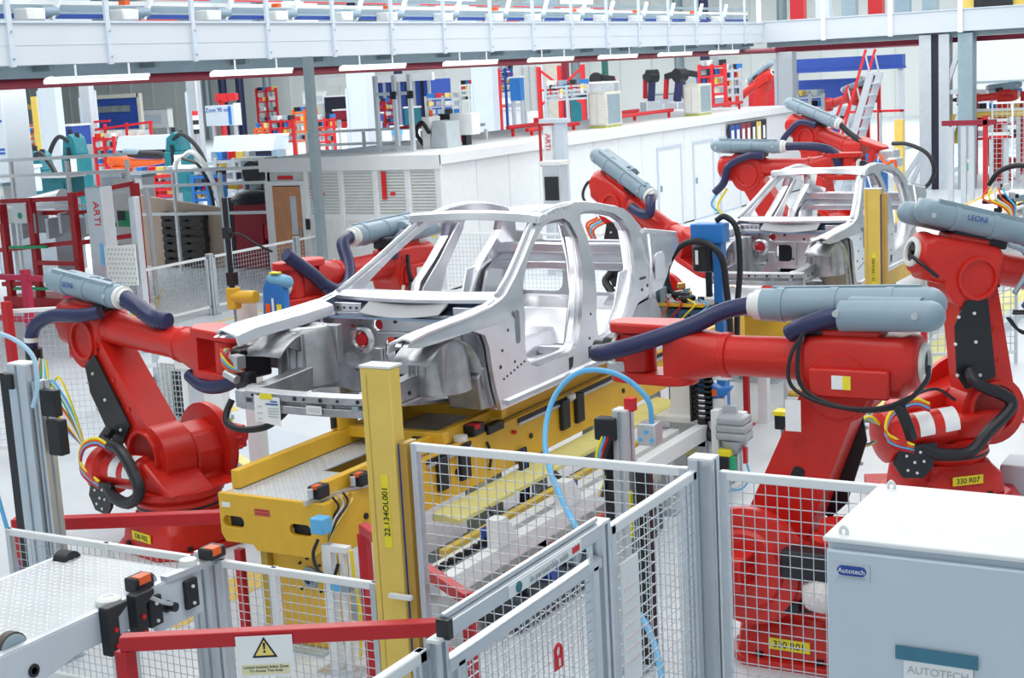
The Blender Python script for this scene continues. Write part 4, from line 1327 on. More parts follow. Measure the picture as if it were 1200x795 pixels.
    # plenum trough and cowl
    pw = MB().prism([(9.46, 1.965), (9.56, 1.955), (9.70, 1.99), (9.74, 2.075), (9.76, 2.075), (9.72, 1.975), (9.56, 1.935), (9.45, 1.95)], lambda a, b, tt: (tt, a - CY, b - CZ), -.80, .80)
    obj('plenum_trough', pw, mat('plenum_blue_grey', (.09, .13, .20), .4, .6) if 'plenum_blue_grey' not in bpy.data.materials else bpy.data.materials['plenum_blue_grey'], t)
    cw = MB()
    rs = []
    for k in range(11):
        x = -.80 + 1.6 * k / 10
        c_ = -.10 * (1 - (x / .8) ** 2)
        rs.append([(x, y + c_ - CY, z - CZ) for y, z in ((9.74, 2.055), (9.74, 2.09), (9.82, 2.115), (9.96, 2.12), (9.98, 2.09), (9.90, 2.06))])
    cw.rings(rs)
    obj('cowl_panel', cw, 'alu', t, bevel=.006)
    ce = MB()
    rs = []
    for k in range(13):
        x = -.36 + .74 * k / 12
        dz = .030 * math.cos(x * 4.2)
        rs.append([(x, y - .04 * (1 - (x / .45) ** 2) - CY, z - dz - CZ) for y, z in ((9.53, 1.985), (9.53, 1.995), (9.66, 2.055), (9.72, 2.085), (9.72, 2.07), (9.66, 2.03))])
    ce.rings(rs)
    obj('cowl_centre', ce, mat('dull_cowl_grey', (.34, .35, .37), .55, .4) if 'dull_cowl_grey' not in bpy.data.materials else bpy.data.materials['dull_cowl_grey'], t, bevel=.004)
    pb = MB().bx(-.66, -.40, 9.60 - CY, 9.62 - CY, 1.97 - CZ, 2.05 - CZ)
    q = obj('plenum_bracket', pb, 'alu', t, bevel=.004)
    for k in range(4):
        obj('bracket_hole', MB().cyl((-.62 + k * .06, 9.60 - CY, 2.01 - CZ), (-.62 + k * .06, 9.595 - CY, 2.01 - CZ), .010, n=8), 'dark', q)
    obj('plenum_bracket', MB().bx(.46, .66, 9.60 - CY, 9.62 - CY, 1.98 - CZ, 2.04 - CZ), 'alu', t, bevel=.004)
    # header and roof bows
    for nm, y, z, w_, hw, h_ in (('front_header', 10.80, 2.60, .16, .64, .07), ('rear_header', 12.26, 2.50, .13, .63, .05)):
        hb = MB()
        rs = []
        for k in range(13):
            x = -hw + 2 * hw * k / 12
            zc = z + .035 * (1 - (x / hw) ** 2)
            yc = y - .06 * (1 - (x / hw) ** 2) * (1 if y < 11 else -1)
            rs.append([(x, yc + a - CY, zc + b - CZ) for a, b in ((-w_ / 2, -h_ * .6), (-w_ / 2 + .02, h_ * .3), (0, h_ * .5), (w_ / 2 - .02, h_ * .3), (w_ / 2, -h_ * .2), (.02, -h_ * .5))])
        hb.rings(rs)
        obj(nm, hb, 'alu', t, bevel=.005)
    # cross-car support behind the dash, and inner pillar trims of the far side
    obj('dash_tube', MB().tube([(-.78, 9.98 - CY, 1.92 - CZ), (-.3, 9.95 - CY, 1.95 - CZ), (.3, 9.95 - CY, 1.95 - CZ), (.78, 9.98 - CY, 1.92 - CZ)], .03, 10), 'alud', t)
    for s in (1, -1):
        ip = MB().prism([(10.84, 1.42), (11.34, 1.42), (11.26, 1.8), (11.33, 2.1), (11.42, 2.45), (11.30, 2.50), (11.18, 2.2), (11.02, 1.95)], lambda a, b, tt: (s * (bx_side(b) - .12 - tt), a - CY, b - CZ), 0, .03)
        obj('centre_pillar_inner', ip, 'alu', t, bevel=.01)
    # bumper beam across the nose
    bb = MB()
    rs = []
    for k in range(9):
        x = -.56 + 1.18 * k / 8
        c_ = -.05 * (1 - (x / .6) ** 2)
        rs.append([(x, 8.30 + c_ + a - CY, b - CZ) for a, b in ((-.05, 1.485), (-.05, 1.54), (-.02, 1.55), (-.02, 1.56), (-.05, 1.575), (-.05, 1.625), (.05, 1.635), (.05, 1.475))])
    bb.rings(rs)
    q = obj('bumper_beam', bb, 'alud', t, bevel=.004)
    for k, x in enumerate((-.42, -.36, -.30, -.02, .06, .2, .34, .50)):
        c_ = -.05 * (1 - (x / .6) ** 2)
        obj('beam_hole', MB().cyl((x, 8.25 + c_ - CY, 1.60 - CZ), (x, 8.245 + c_ - CY, 1.60 - CZ), .015 if k % 2 else .011, n=12), 'dark', q)
    for k in range(5):
        obj('beam_clip', MB().box((-.40 + k * .22, 8.235 - CY, 1.556 - CZ), (.05, .02, .03)), 'steel', q)
    obj('tow_bracket', MB().box((-.54, 8.27 - CY, 1.56 - CZ), (.10, .08, .13)), 'alud', t, bevel=.01)
    # lower front apron with sloping undertray towards the pedal floor
    ut = MB().prism([(8.9, 1.42), (9.25, 1.36), (9.7, 1.30), (9.7, 1.32), (9.25, 1.385), (8.9, 1.445)], lambda a, b, tt: (tt, a - CY, b - CZ), -.44, .44)
    obj('undertray', ut, 'alud', t)
    # tail panel and boot floor
    obj('tail_panel', MB().prism(rrect(0, 2.0, 1.5, .26, .06), lambda a, b, tt: (a, 13.10 + tt - CY, b - CZ), 0, .03), 'alu', t, bevel=.01)
    obj('boot_floor', MB().bx(-.7, .7, 12.45 - CY, 12.9 - CY, 1.44 - CZ, 1.47 - CZ), 'alu', t)
    for s in (1, -1):
        obj('rear_rail', MB().bx(s * .44, s * .54, 12.1 - CY, 12.9 - CY, 1.36 - CZ, 1.46 - CZ), 'alud', t, bevel=.01)
    return t


car = make_car('near bare aluminium car body on the yellow skid conveyor, front to the left')
# near body rests on the skid by its pinned mounts
for nm, x, y in (('mount_pin', -.42, 2.34), ('mount_pin', .42, 2.34), ('mount_pin', -.42, 4.44), ('mount_pin', .42, 4.44)):
    obj(nm, MB().cyl((x, y, .26), (x, y, .20 + .26), .02, n=10), 'prof', sk)
car2 = dup(car, (-6.30, 16.4, 1.27 - .33), 0, 'far bare aluminium car body behind the second yellow pillar', 'bare car bodies on the line')
# build sheet taped to the near bumper
bs_ = single('build_sheet', MB().prism([(-.12, 1.40), (-.10, 1.42), (.11, 1.39), (.11, 1.60), (-.12, 1.61)], lambda a, b, tt: (-6.78 + a, 8.192 + tt - .03 * (1.6 - b), b), 0, .003), 'paper',
             'white printed build sheet taped to the near bumper beam', 'sheet')
obj('yellow_tape', MB().box((-6.79, 8.188, 1.605), (.11, .004, .04)), 'label', bs_)
for x, z, w_, m in ((.06, 1.57, .06, 'inkb'), (.04, 1.55, .11, 'inkb'), (.05, 1.52, .10, 'grey'), (.05, 1.50, .10, 'grey'), (.05, 1.48, .10, 'grey'), (.05, 1.46, .10, 'grey'), (-.07, 1.53, .04, 'grey'), (-.07, 1.48, .05, 'grey'), (-.07, 1.44, .04, 'grey')):
    obj('printed_line', MB().box((-6.78 + x, 8.189 - .03 * (1.6 - z), z), (w_, .003, .005 if m == 'grey' else .010)), m, bs_)
st_ = single('barcode_label', MB().box((-6.37, 8.192, 1.53), (.13, .004, .06)), 'paper', 'small white bar code label stuck on the near bumper beam', 'label')
for k in range(9):
    obj('code_bar', MB().box((-6.42 + k * .0125, 8.189, 1.53), (.005 if k % 2 else .003, .002, .04)), 'grey', st_)

# far conveyor under the second body and onward
t = thing('skid_conveyor', 'far yellow conveyor section with pale deck beyond second yellow pillar', 'conveyor', (-6.30, 15.6, 0))
obj('left_side_beam', MB().bx(-.50, -.44, .9, 17.0, .54, .80), 'yel', t, bevel=.006)
obj('right_side_beam', MB().bx(.44, .50, .9, 17.0, .54, .80), 'yel', t, bevel=.006)
obj('deck', MB().bx(-.44, .44, .9, 17.0, .74, .78), 'offw', t)
obj('end_plate', MB().bx(-.5, .5, .86, .9, .5, .80), 'yel', t)
for y in (8.6, 11.2, 14.0):
    obj('guide_block', MB().bx(.50, .56, y, y + .3, .58, .80), 'dark', t, bevel=.01)
for y in (1.2, 4, 8, 12, 16):
    for x in (-.3, .3):
        obj('leg', MB().bx(x - .06, x + .06, y, y + .12, 0.02, .54), 'grey', t)
        obj('leg_foot', MB().bx(x - .1, x + .1, y - .04, y + .16, 0, .02), 'grey', t)
for y in (1.6, 4.6):
    for x in (-.42, .42):
        obj('body_mount', MB().bx(x - .05, x + .05, y, y + .1, .78, .99), 'yel', t)
obj('red_bar', MB().bar((.1, 1.0, .86), (.52, 3.0, .86), .05, .05), 'redd', t)
# ------------------------------------------------------------------ middle ground: tools, stands, guards
# tool of the robot behind the windshield: blue bracket, yellow spot gun
t = thing('tool_bracket', 'blue welding tool bracket with orange stickers at far front wing of near car', 'bracket', (-8.0, 9.95, .08))
obj('upper_plate', MB().prism([(-.30, 1.60), (-.16, 1.60), (.06, 1.66), (.07, 2.02), (.02, 2.10), (-.10, 2.10), (-.15, 2.02), (-.17, 1.76)], lambda a, b, s: (a, s, b), -.05, .05), 'blue', t, bevel=.02)
obj('top_hook', MB().capsule((-.12, 0, 2.09), (.14, 0, 2.06), .055), mat('light_blue_paint', (.16, .42, .62)), t)
obj('lower_leg', MB().bx(-.02, .12, -.06, .06, 1.24, 1.62), 'blue', t, bevel=.012)
obj('yellow_mark', MB().box((-.02, -.02, 2.145), (.09, .06, .012)), 'label', t)
for x, m in ((-.10, 'orange'), (.02, 'label')):
    obj('sticker', MB().box((x, -.052, 1.84), (.05, .004, .08)), m, t)
obj('white_stripe', MB().box((-.045, -.052, 1.80), (.022, .004, .26)), 'paper', t)
obj('black_gun', MB().box((-.2, .02, 1.40), (.34, .16, .16)), 'dark', t, bevel=.03)
obj('gold_nozzle', MB().cyl((.18, -.05, 1.34), (.18, -.05, 1.62), .025), 'gold', t)
obj('nozzle_base', MB().cyl((.18, -.05, 1.24), (.18, -.05, 1.36), .05), 'sky', t)
t = thing('clamp_gun', 'yellow clamp gun with black rod hanging left of near car windshield', 'tool', (-8.92, 10.5, .03))
obj('yellow_body', MB().box((-.06, 0, 1.86), (.10, .1, .2)).cyl((-.06, 0, 1.87), (.2, 0, 1.88), .06), 'yel', t, bevel=.012)
obj('probe', MB().cyl((-.06, 0, 1.76), (-.06, 0, 1.62), .012), 'steel', t)
obj('black_rod', MB().cyl((-.07, 0, 1.96), (-.07, 0, 2.78), .026).box((-.07, 0, 2.46), (.07, .06, .1)).box((-.06, 0, 2.04), (.08, .07, .12)), 'dark', t)
obj('thin_hose', MB().tube([(-.06, 0, 2.44), (.05, .02, 2.45), (.2, .05, 2.36), (.35, .1, 2.28)], .012, 6), 'dark', t)
single('gun_pedestal', MB().bx(-9.06, -8.92, 10.62, 10.74, 0, 1.86), 'white', 'white post standing behind the hanging yellow clamp gun', 'post')
# black cable loop, blue base and cross foot by the near bumper
single('cable_loop', MB().tube([(-7.46, 8.6, 1.45), (-7.48, 8.55, 1.36), (-7.44, 8.5, 1.29), (-7.30, 8.5, 1.25), (-7.12, 8.55, 1.27), (-7.0, 8.6, 1.35), (-6.95, 8.65, 1.42)], .026, 8), 'dark',
       'black cable loop drooping under the near bumper beam', 'cable')
t = thing('floor_fixture', 'blue floor fixture with black cross foot below near bumper', 'fixture', (-8.05, 10.0, 0))
obj('blue_box', MB().bx(-.2, .2, -.14, .14, .06, .62), 'blue', t, bevel=.02)
obj('cross_foot', MB().bx(-.62, .3, -.05, .05, .0, .06).bx(-.06, .06, -.4, .4, .0, .06), 'dark', t, bevel=.008)
obj('rib', MB().prism([(-.6, .06), (-.2, .06), (-.2, .3)], lambda a, b, s: (a, s, b), -.02, .02), 'dark', t)
# plinth with yellow edge behind robot F02
t = thing('floor_plinth', 'low grey plinth with yellow edge behind robot F02', 'plinth', (-9.7, 11.7, 0))
pp = [(-.9, .1), (.5, -.75), (1.15, -.72), (1.15, -.1), (.1, .6), (-.9, .9)]
obj('slab', MB().xy(pp, .0, .10), 'cab', t, bevel=.01)
b = MB()
for i in range(2):
    b.bar((*pp[i], .105), (*pp[i + 1], .105), .12, .012)
obj('yellow_edge', b, 'mint', t)
# stand, mesh cabinet and shelf behind F02
t = thing('roller_stand', 'white roller stand with sloped black foot behind robot F02', 'stand', (-10.68, 12.15, 0))
obj('column', MB().bx(-.06, .06, -.06, .06, .03, .80), 'white', t, bevel=.008)
obj('head', MB().bx(-.55, .12, -.1, .1, .80, .92), 'offw', t, bevel=.008)
obj('black_knob', MB().box((0, -.1, .80), (.18, .08, .05)), 'dark', t)
obj('foot', MB().bx(-.16, .16, -.12, .12, 0, .03), 'dark', t, bevel=.006)
obj('rear_leg', MB().bx(-.5, -.42, -.06, .06, .03, .80), 'white', t)
obj('second_leg', MB().bx(-.36, -.26, -.06, .0, .3, .80), 'prof', t)
obj('tape_band', MB().bx(-.064, .064, -.064, .064, .12, .26), mat('green_yellow_tape', (.35, .5, .05)), t)
t = thing('mesh_cabinet', 'grey mesh fronted control cabinet seen under arm of robot F02', 'cabinet', (-11.66, 12.7, 0))
obj('body', MB().bx(-.32, .32, -.1, .35, .05, .72), 'offw', t, bevel=.01)
obj('sloped_top', MB().prism([(-.12, .72), (.35, .72), (.35, .98), (.0, .90)], lambda a, b, s: (s, a, b), -.32, .32), 'white', t, bevel=.008)
obj('black_pane', MB().bx(-.1, .12, -.125, -.11, .12, .64), 'dark', t)
obj('top_slot', MB().box((.05, -.05, .85), (.2, .12, .03)), 'dark', t)
q = wires((-.34, -.16), (.34, -.16), .04, .74, .06, .005)
obj('wire_guard', q, 'wire', t, smooth=False, kind='stuff')
obj('plinth', MB().bx(-.34, .34, -.12, .36, 0, .05), 'steel', t)
t = thing('shelf_rack', 'grey slatted guard rack with two pale bars between F02 arm and forearm', 'rack', (-12.7, 12.9, 0))
for x in (-.5, -.2, .1, .4):
    obj('upright', MB().bx(x - .03, x + .03, -.03, .03, 0, 1.35), 'prof', t)
for z in (.62, .95, 1.28):
    obj('shelf_bar', MB().bar((-.55, -.05, z - .08), (.5, -.05, z + .02), .04, .05), 'white', t)
obj('yellow_strip', MB().bx(.12, .2, -.05, -.03, .95, 1.3), 'label', t)
obj('black_clamp', MB().box((.3, -.06, .42), (.16, .06, .12)), 'dark', t)
for i, (x, y) in enumerate(((-8.9, 12.4), (-9.6, 13.3))):
    pass
fence((-12.75, 10.6), (-11.55, 11.35), 1.62, 'grey mesh guard panel at left edge behind robot F02', pitch=.06)
single('guard_stub', MB().bx(-12.30, -12.22, 10.72, 10.80, 0, 1.72), 'redd', 'slim red post standing before mesh guard panel at left edge', 'post')

# rear-end clinching fixture at the tail of the near car
t = thing('rear_fixture', 'blue clinching fixture with black hose loops at tail of near car', 'fixture', (-5.63, 13.75, 0))
obj('head_block', MB().bx(-.17, .17, -.1, .1, 2.03, 2.22), 'blue', t, bevel=.012)
obj('upright', MB().bx(.05, .14, -.07, .07, .02, 2.03), 'blue', t, bevel=.008)
obj('base_plate', MB().bx(-.3, .3, -.25, .25, 0, .02), 'steel', t)
obj('black_spindle', MB().lathe((-.06, -.06, 1.74), (0, 0, 1), [(0, .03), (.02, .1), (.26, .1), (.28, .07), (.32, .06)], 18), 'dark', t)
obj('spindle_label', MB().box((-.08, -.165, 1.90), (.03, .006, .14)), 'paper', t)
obj('deck_plate', MB().bx(-.55, .1, -.28, .12, 1.40, 1.44), 'dark', t, bevel=.008)
obj('deck_edge', MB().bx(-.62, .04, -.32, -.28, 1.43, 1.46), 'yel', t)
obj('lower_box', MB().bx(-.30, .06, -.30, -.05, 1.26, 1.40), mat('slate_blue_box', (.05, .13, .26), .4), t, bevel=.01)
for k in range(5):
    obj('box_vent', MB().cyl((-.25 + k * .065, -.30, 1.34), (-.25 + k * .065, -.306, 1.34), .014, n=8), 'dark', t)
obj('front_loop', MB().tube([(-.20, -.2, 1.52), (-.34, -.22, 1.56), (-.38, -.22, 1.78), (-.22, -.22, 2.02), (.0, -.2, 2.06), (.18, -.18, 1.92), (.22, -.16, 1.6), (.24, -.15, 1.3), (.24, -.12, .9)], .032, 10), 'dark', t)
obj('rear_loop', MB().tube([(.05, .05, 2.24), (.14, .05, 2.28), (.26, .05, 2.16), (.29, .04, 1.8), (.26, .02, 1.4), (.25, 0, 1.0)], .03, 10), 'dark', t)
obj('coil', MB().tube([(-.30, -.2, 1.50), (-.22, -.26, 1.5), (-.12, -.2, 1.5), (-.2, -.12, 1.5), (-.3, -.18, 1.51)], .03, 8), 'dark', t)
random.seed(11)
for k in range(16):
    x, y, z = random.uniform(-.52, .02), random.uniform(-.26, .0), random.uniform(1.46, 1.62)
    m = random.choice(['wire', 'dark', 'prof', 'gold', 'sky', 'steel', 'dark'])
    obj('valve_block', MB().box((x, y, z), (random.uniform(.04, .1), random.uniform(.04, .08), random.uniform(.04, .12)), rz=random.uniform(0, 1)), m, t, bevel=.006)
for k, c in enumerate(('redd', 'orange', 'redd', 'label', 'sky')):
    obj('cable', MB().tube([(-.5 + .12 * k, -.28, 1.5), (-.46 + .14 * k, -.34, 1.46), (-.52 + .12 * k, -.33, 1.34), (-.58 + .1 * k, -.3, 1.2)], .009, 6), c, t)
for x in (-.5, -.4):
    obj('grey_clamp', MB().bx(x - .03, x + .03, -.3, -.2, 1.18, 1.62), 'steel', t, bevel=.006)
obj('deck_leg', MB().bx(-.44, -.34, -.14, -.04, .02, 1.40), 'steel', t)
obj('black_stem', MB().bx(-.02, .03, -.1, -.05, 1.5, 1.74), 'dark', t)

# pneumatic post group right of the conveyor
t = thing('drive_pedestal', 'white pedestal with black energy chain right of skid conveyor', 'pedestal', (-5.36, 12.45, 0))
obj('column', MB().bx(-.14, .10, -.1, .1, .02, 1.05), 'white', t, bevel=.01)
obj('table', MB().bx(-.3, .5, -.2, .2, .56, .62), 'white', t, bevel=.01)
obj('second_column', MB().bx(.2, .36, -.06, .06, .02, .86), 'white', t, bevel=.01)
obj('yellow_edge', MB().bx(.05, .5, -.24, -.2, .28, .34), 'mint', t)
obj('tank', MB().bx(.05, .48, -.22, .1, .02, .28), 'steel', t, bevel=.02)
obj('chain_back', MB().bx(.16, .18, -.34, -.26, .62, 1.06), 'dark', t)
for k in range(9):
    obj('chain_link', MB().bx(.19, .36, -.34, -.26, .64 + k * .047, .655 + k * .047).bx(.19, .21, -.34, -.26, .64 + k * .047, .68 + k * .047).bx(.30, .36, -.34, -.26, .64 + k * .047, .68 + k * .047), 'dark', t)
obj('chain_foot', MB().tube([(.26, -.3, .64), (.28, -.3, .54), (.36, -.3, .48), (.46, -.3, .52)], .05, 8), 'dark', t)
obj('base_plate', MB().bx(-.34, .54, -.26, .26, 0, .02), 'offw', t)
t = thing('blue_fixture', 'blue fork bracket with orange sticker above white pedestal by R01 arm', 'bracket', (-5.02, 12.2, 0))
obj('fork', MB().prism([(-.16, 1.22), (-.04, 1.22), (-.02, .98), (.08, .93), (.20, .95), (.14, .86), (-.02, .82), (-.12, .90)], lambda a, b, s: (a, s, b), -.05, .05), 'blue', t, bevel=.012)
obj('orange_sticker', MB().box((.02, -.055, .89), (.09, .006, .06)), 'orange', t)
obj('yellow_sticker', MB().box((-.05, -.055, 1.1), (.05, .006, .14)), 'label', t)
obj('white_arm', MB().bx(.0, .16, -.03, .06, 1.0, 1.3), 'white', t, bevel=.008)
obj('stem', MB().bx(-.04, .12, -.04, .04, .02, .84), 'white', t, bevel=.008)
t = thing('filter_unit', 'stacked clear filter bowls with yellow valve on white post', 'filter', (-4.74, 12.0, 0))
obj('post', MB().bx(-.20, -.13, -.05, .05, .02, .78), 'white', t, bevel=.006)
for k, (z, w_) in enumerate(((.70, .26), (.63, .28), (.56, .28))):
    obj('filter_bowl', MB().box((0, 0, z), (w_, .22, .075)), 'clear', t, bevel=.025)
obj('lower_bowl', MB().lathe((0, 0, .52), (0, 0, -1), [(0, .12), (.05, .11), (.12, .06)], 16), 'clear', t)
obj('yellow_valve', MB().box((-.05, -.1, .42), (.12, .08, .06)), 'label', t, bevel=.01)
obj('black_valve', MB().box((-.06, -.1, .32), (.08, .08, .14)), 'dark', t, bevel=.01)
obj('green_valve', MB().box((.02, -.1, .33), (.05, .06, .12)), 'green', t, bevel=.01)
obj('red_handle', MB().box((.12, -.06, .40), (.03, .05, .14)), 'redd', t)
obj('wall_plate', MB().bx(-.13, .0, .06, .1, .2, .8), 'prof', t)
obj('hose', MB().tube([(.12, -.04, .34), (.15, -.06, .2), (.08, -.1, .1), (-.1, -.1, .08)], .01, 6), 'sky', t)
t = thing('valve_box', 'small yellow topped black box on the floor left of R01 arm', 'box', (-4.80, 13.5, 0))
obj('stem', MB().bx(-.04, .04, -.04, .04, 0, .26), 'steel', t)
obj('black_body', MB().bx(-.09, .05, -.08, .06, .26, .40), 'dark', t, bevel=.01)
obj('yellow_lid', MB().bx(-.1, .07, -.09, .07, .40, .44), 'label', t)
barrier((-5.58, 14.5), (-4.45, 14.62), .68, 'red barrier with white post behind the arm of robot R01', (0, 1), .06)
single('barrier_post', MB().bx(-5.50, -5.40, 14.62, 14.72, 0, .8), 'white', 'white post standing beside the red barrier behind R01 arm', 'post')
fence((-5.42, 15.2), (-4.5, 15.2), .62, 'low mesh guard with yellow sill behind the arm of robot R01', pitch=.06)
single('sill_box', MB().bx(-5.42, -4.5, 15.3, 15.5, .0, .16), 'steel', 'grey sill box on floor behind the low mesh guard', 'box')
single('sill_strip', MB().bx(-5.42, -4.5, 15.28, 15.5, .16, .19), 'yel', 'yellow strip lying on the grey sill box behind R01 arm', 'strip')
b_ = barrier((-3.98, 15.5), (-4.4, 15.7), 1.13, 'tall red post barrier between R01 ring and R07', (0,), .06, low=.6)
single('bollard', MB().bx(-4.08, -3.96, 14.4, 14.52, 0, .30), 'yelp', 'short yellow bollard in front of the red stub near R07', 'bollard')
single('stub', MB().bx(-3.92, -3.84, 14.36, 14.44, 0, .34), 'redd', 'short red stub post beside yellow bollard near R07', 'post')
fence((-5.0, 19.8), (-4.62, 24.0), 1.35, 'long mesh guard beside far car body running to the back', pitch=.08, mullions=(.5,), r=.005)
fence((-4.62, 17.95), (-3.6, 18.4), 1.1, 'mesh guard panel behind the elbow of robot R07', pitch=.08, r=.005)
b = MB().bar((-4.3, 17.5, .06), (-4.2, 23.0, .06), .16, .12)
single('floor_duct', b, 'prof', 'grey floor duct running back beside the pale yellow lane', 'duct')
t = thing('floor_box', 'grey floor box on skirt behind base of robot R07', 'box', (-2.45, 13.0, 0))
obj('body', MB().bx(-.2, .25, -.2, .2, .0, .26), 'cab', t, bevel=.02)
obj('dark_end', MB().bx(.1, .26, -.21, .21, .02, .2), 'steel', t, bevel=.01)
t = thing('clamp_tool', 'cluttered tool head with orange cables under red post at right edge', 'tool', (-3.08, 15.0, 0))
obj('red_post', MB().bx(.12, .22, .5, .6, 0, 2.5), 'redd', t, bevel=.008)
obj('red_foot', MB().bx(.02, .32, .4, .7, 0, .02), 'redd', t)
obj('arm', MB().bar((.17, .5, 2.3), (-.05, -.02, 2.3), .06, .06), 'steel', t)
for k in range(10):
    x, y, z = random.uniform(-.14, .1), random.uniform(-.1, .1), random.uniform(2.14, 2.44)
    obj('clamp_piece', MB().box((x, y, z), (random.uniform(.04, .12), .06, random.uniform(.03, .1)), rz=random.uniform(0, 3)), random.choice(['dark', 'offw', 'wire', 'dark']), t, bevel=.006)
for k, c in enumerate(('orange', 'label', 'offw', 'orange', 'sky')):
    obj('cable', MB().tube([(-.12 + .03 * k, -.08, 2.44), (-.16 + .06 * k, -.14, 2.34), (.02 + .03 * k, -.14, 2.26), (.12, -.1, 2.14)], .01, 6), c, t)
obj('black_hose', MB().tube([(-.14, 0, 2.46), (-.02, -.02, 2.6), (.2, 0, 2.64), (.4, .05, 2.5), (.46, .1, 2.2)], .025, 8), 'dark', t)

# robots at the far car
robot('red robot behind far car with blue guide tube flat along its arm', (-7.9, 22.4), -.02, .15, .85, -.55, 2.0, -.0, 1.72, None, None, 90, plain=True, group='far red robots',
      hoses=[([(.64, -.10, .33), (.9, -.1, .33), (1.2, -.1, .30), (1.4, -.08, .2), (1.48, -.06, -.05)], .065, 'navy', 0),
             ([(.3, -.2, .2), (.05, -.26, .2), (-.25, -.28, .05), (-.34, -.28, -.2), (-.5, -.28, -.36)], .06, 'navy', 0)],
      cables=[([(-.4, -.26, -.3), (-.55, -.3, -.55), (-.3, -.3, -.75), (-.1, -.3, -1.0)], .02, c) for c in ('sky',)] + [([(-.3, -.26, -.3), (-.45, -.3, -.6), (-.2, -.3, -.8)], .02, 'label')])
t, at, up, v, n = robot('red robot behind far car with raised elbow and downward blue tool', (-8.35, 25.4), -.35, .15, .85, -.1, 2.38, -.30, 1.5, None, None, 90, plain=True, group='far red robots',
                        hoses=[([(.6, -.1, .33), (.8, -.1, .25), (1.0, -.1, .2), (1.15, -.1, .16)], .05, 'dark', 0), ([(.2, -.2, .2), (-.1, -.26, .16), (-.3, -.26, -.1), (-.4, -.26, -.3)], .055, 'navy', 0)])
obj('blue_tool', MB().box(at(1.5, 0, -.3), (.34, .2, .75)), 'blue', t, bevel=.03)
obj('tool_head', MB().box(at(1.65, 0, .1), (.3, .2, .2)).box(at(1.85, -.1, .05), (.2, .2, .16)), 'wire', t, bevel=.03)
obj('black_loop', MB().tube([at(1.65, 0, .3), at(1.95, 0, .38), at(2.35, 0, .34), at(2.55, 0, .1), at(2.45, 0, -.2), at(2.1, 0, -.35)], .035, 8), 'dark', t)
obj('orange_cable', MB().tube([at(1.55, -.15, .1), at(1.75, -.2, 0), at(1.9, -.2, .1), at(2.0, -.2, -.1)], .025, 6), 'orange', t)
single('corner_post', MB().bx(-9.08, -8.90, 32.9, 33.08, 0, 2.3), 'yelp', 'yellow corner post right of far red robots', 'post')
# ------------------------------------------------------------------ overhead gantry and its column
gx = -15.0
t = thing('gantry_walkway', 'white panelled overhead gantry crossing the top of the hall', 'gantry', (gx, 27, 4.2))
t['kind'] = 'structure'
for i in range(18):
    y = -15.05 + i * 1.72
    if y + 1.72 > 14.3:
        break
    pn_ = MB().bx(-.02, .02, y + .03, y + 1.69, .0, .53)
    obj('fascia_panel', pn_, 'gantry', t, smooth=False)
    q = MB().bx(.02, .06, y - .04, y + .04, -.02, 1.9)
    po = obj('upright', q, 'cab', t)
    for z in (.08, .42):
        obj('bolt', MB().cyl((.07, y, z), (.082, y, z), .014, n=6), 'steel', po)
obj('groove_line', MB().bx(.02, .026, -15, 14, .25, .256), 'cab', t)
obj('top_flange', MB().bx(-.1, .05, -15, 14, .53, .56), 'cab', t)
obj('deck', MB().bx(-9.0, -.02, -15, 14, .0, .06), 'grey', t)
for x in (-.5, -2.2, -4.6, -7.0):
    obj('deck_beam', MB().bx(x - .1, x + .1, -15, 14, -.16, 0), 'steel', t)
for i in range(15):
    obj('joist', MB().bx(-9, -.1, -14.6 + i * 2, -14.5 + i * 2, -.08, 0), 'steelp', t)
for z, m in ((.62, 'dblue'), (.72, 'tube'), (.80, 'white'), (.92, 'steel')):
    obj('conveyor_rail', MB().bx(-.55, -.45, -15, 14, z, z + .06), m, t)
obj('rear_rail', MB().bx(-1.8, -1.7, -15, 14, .70, .95), 'steel', t)
obj('hand_rail', MB().bx(-.02, .03, -15, 14, 1.5, 1.55), 'white', t)
random.seed(5)
for i in range(17):
    y = -14.6 + i * 1.72 + random.uniform(-.2, .2)
    if y > 12.6:
        continue
    dv = obj('drive_unit', MB().bx(-.46, -.2, y, y + .32, .58, .74), 'offw', t, bevel=.02)
    obj('motor', MB().cyl((-.3, y + .34, .70), (-.3, y + .6, .70), .07), 'tube', dv)
    if i % 2 == 0:
        obj('orange_switch', MB().bx(-.36, -.24, y + .1, y + .2, .80, .86), 'orange', dv)
    obj('brace', MB().bar((-.3, y + .5, .6), (-.3, y + .8, 1.05), .08, .04), 'white', dv)
for i in range(9):
    obj('red_frame', MB().bx(-4.2, -4.1, -6 + i * 2.2, -4.6 + i * 2.2, 1.2, 1.3), 'inkr', t)
for i in range(12):
    m = ('dark', 'steel', 'cab', 'redd', 'tube', 'offw')[i % 6]
    obj('rear_machine', MB().bx(-5.2, -4.6, -12.5 + i * 2.2, -11.6 + i * 2.2, .2, 1.15 + .3 * (i % 3)), m, t)
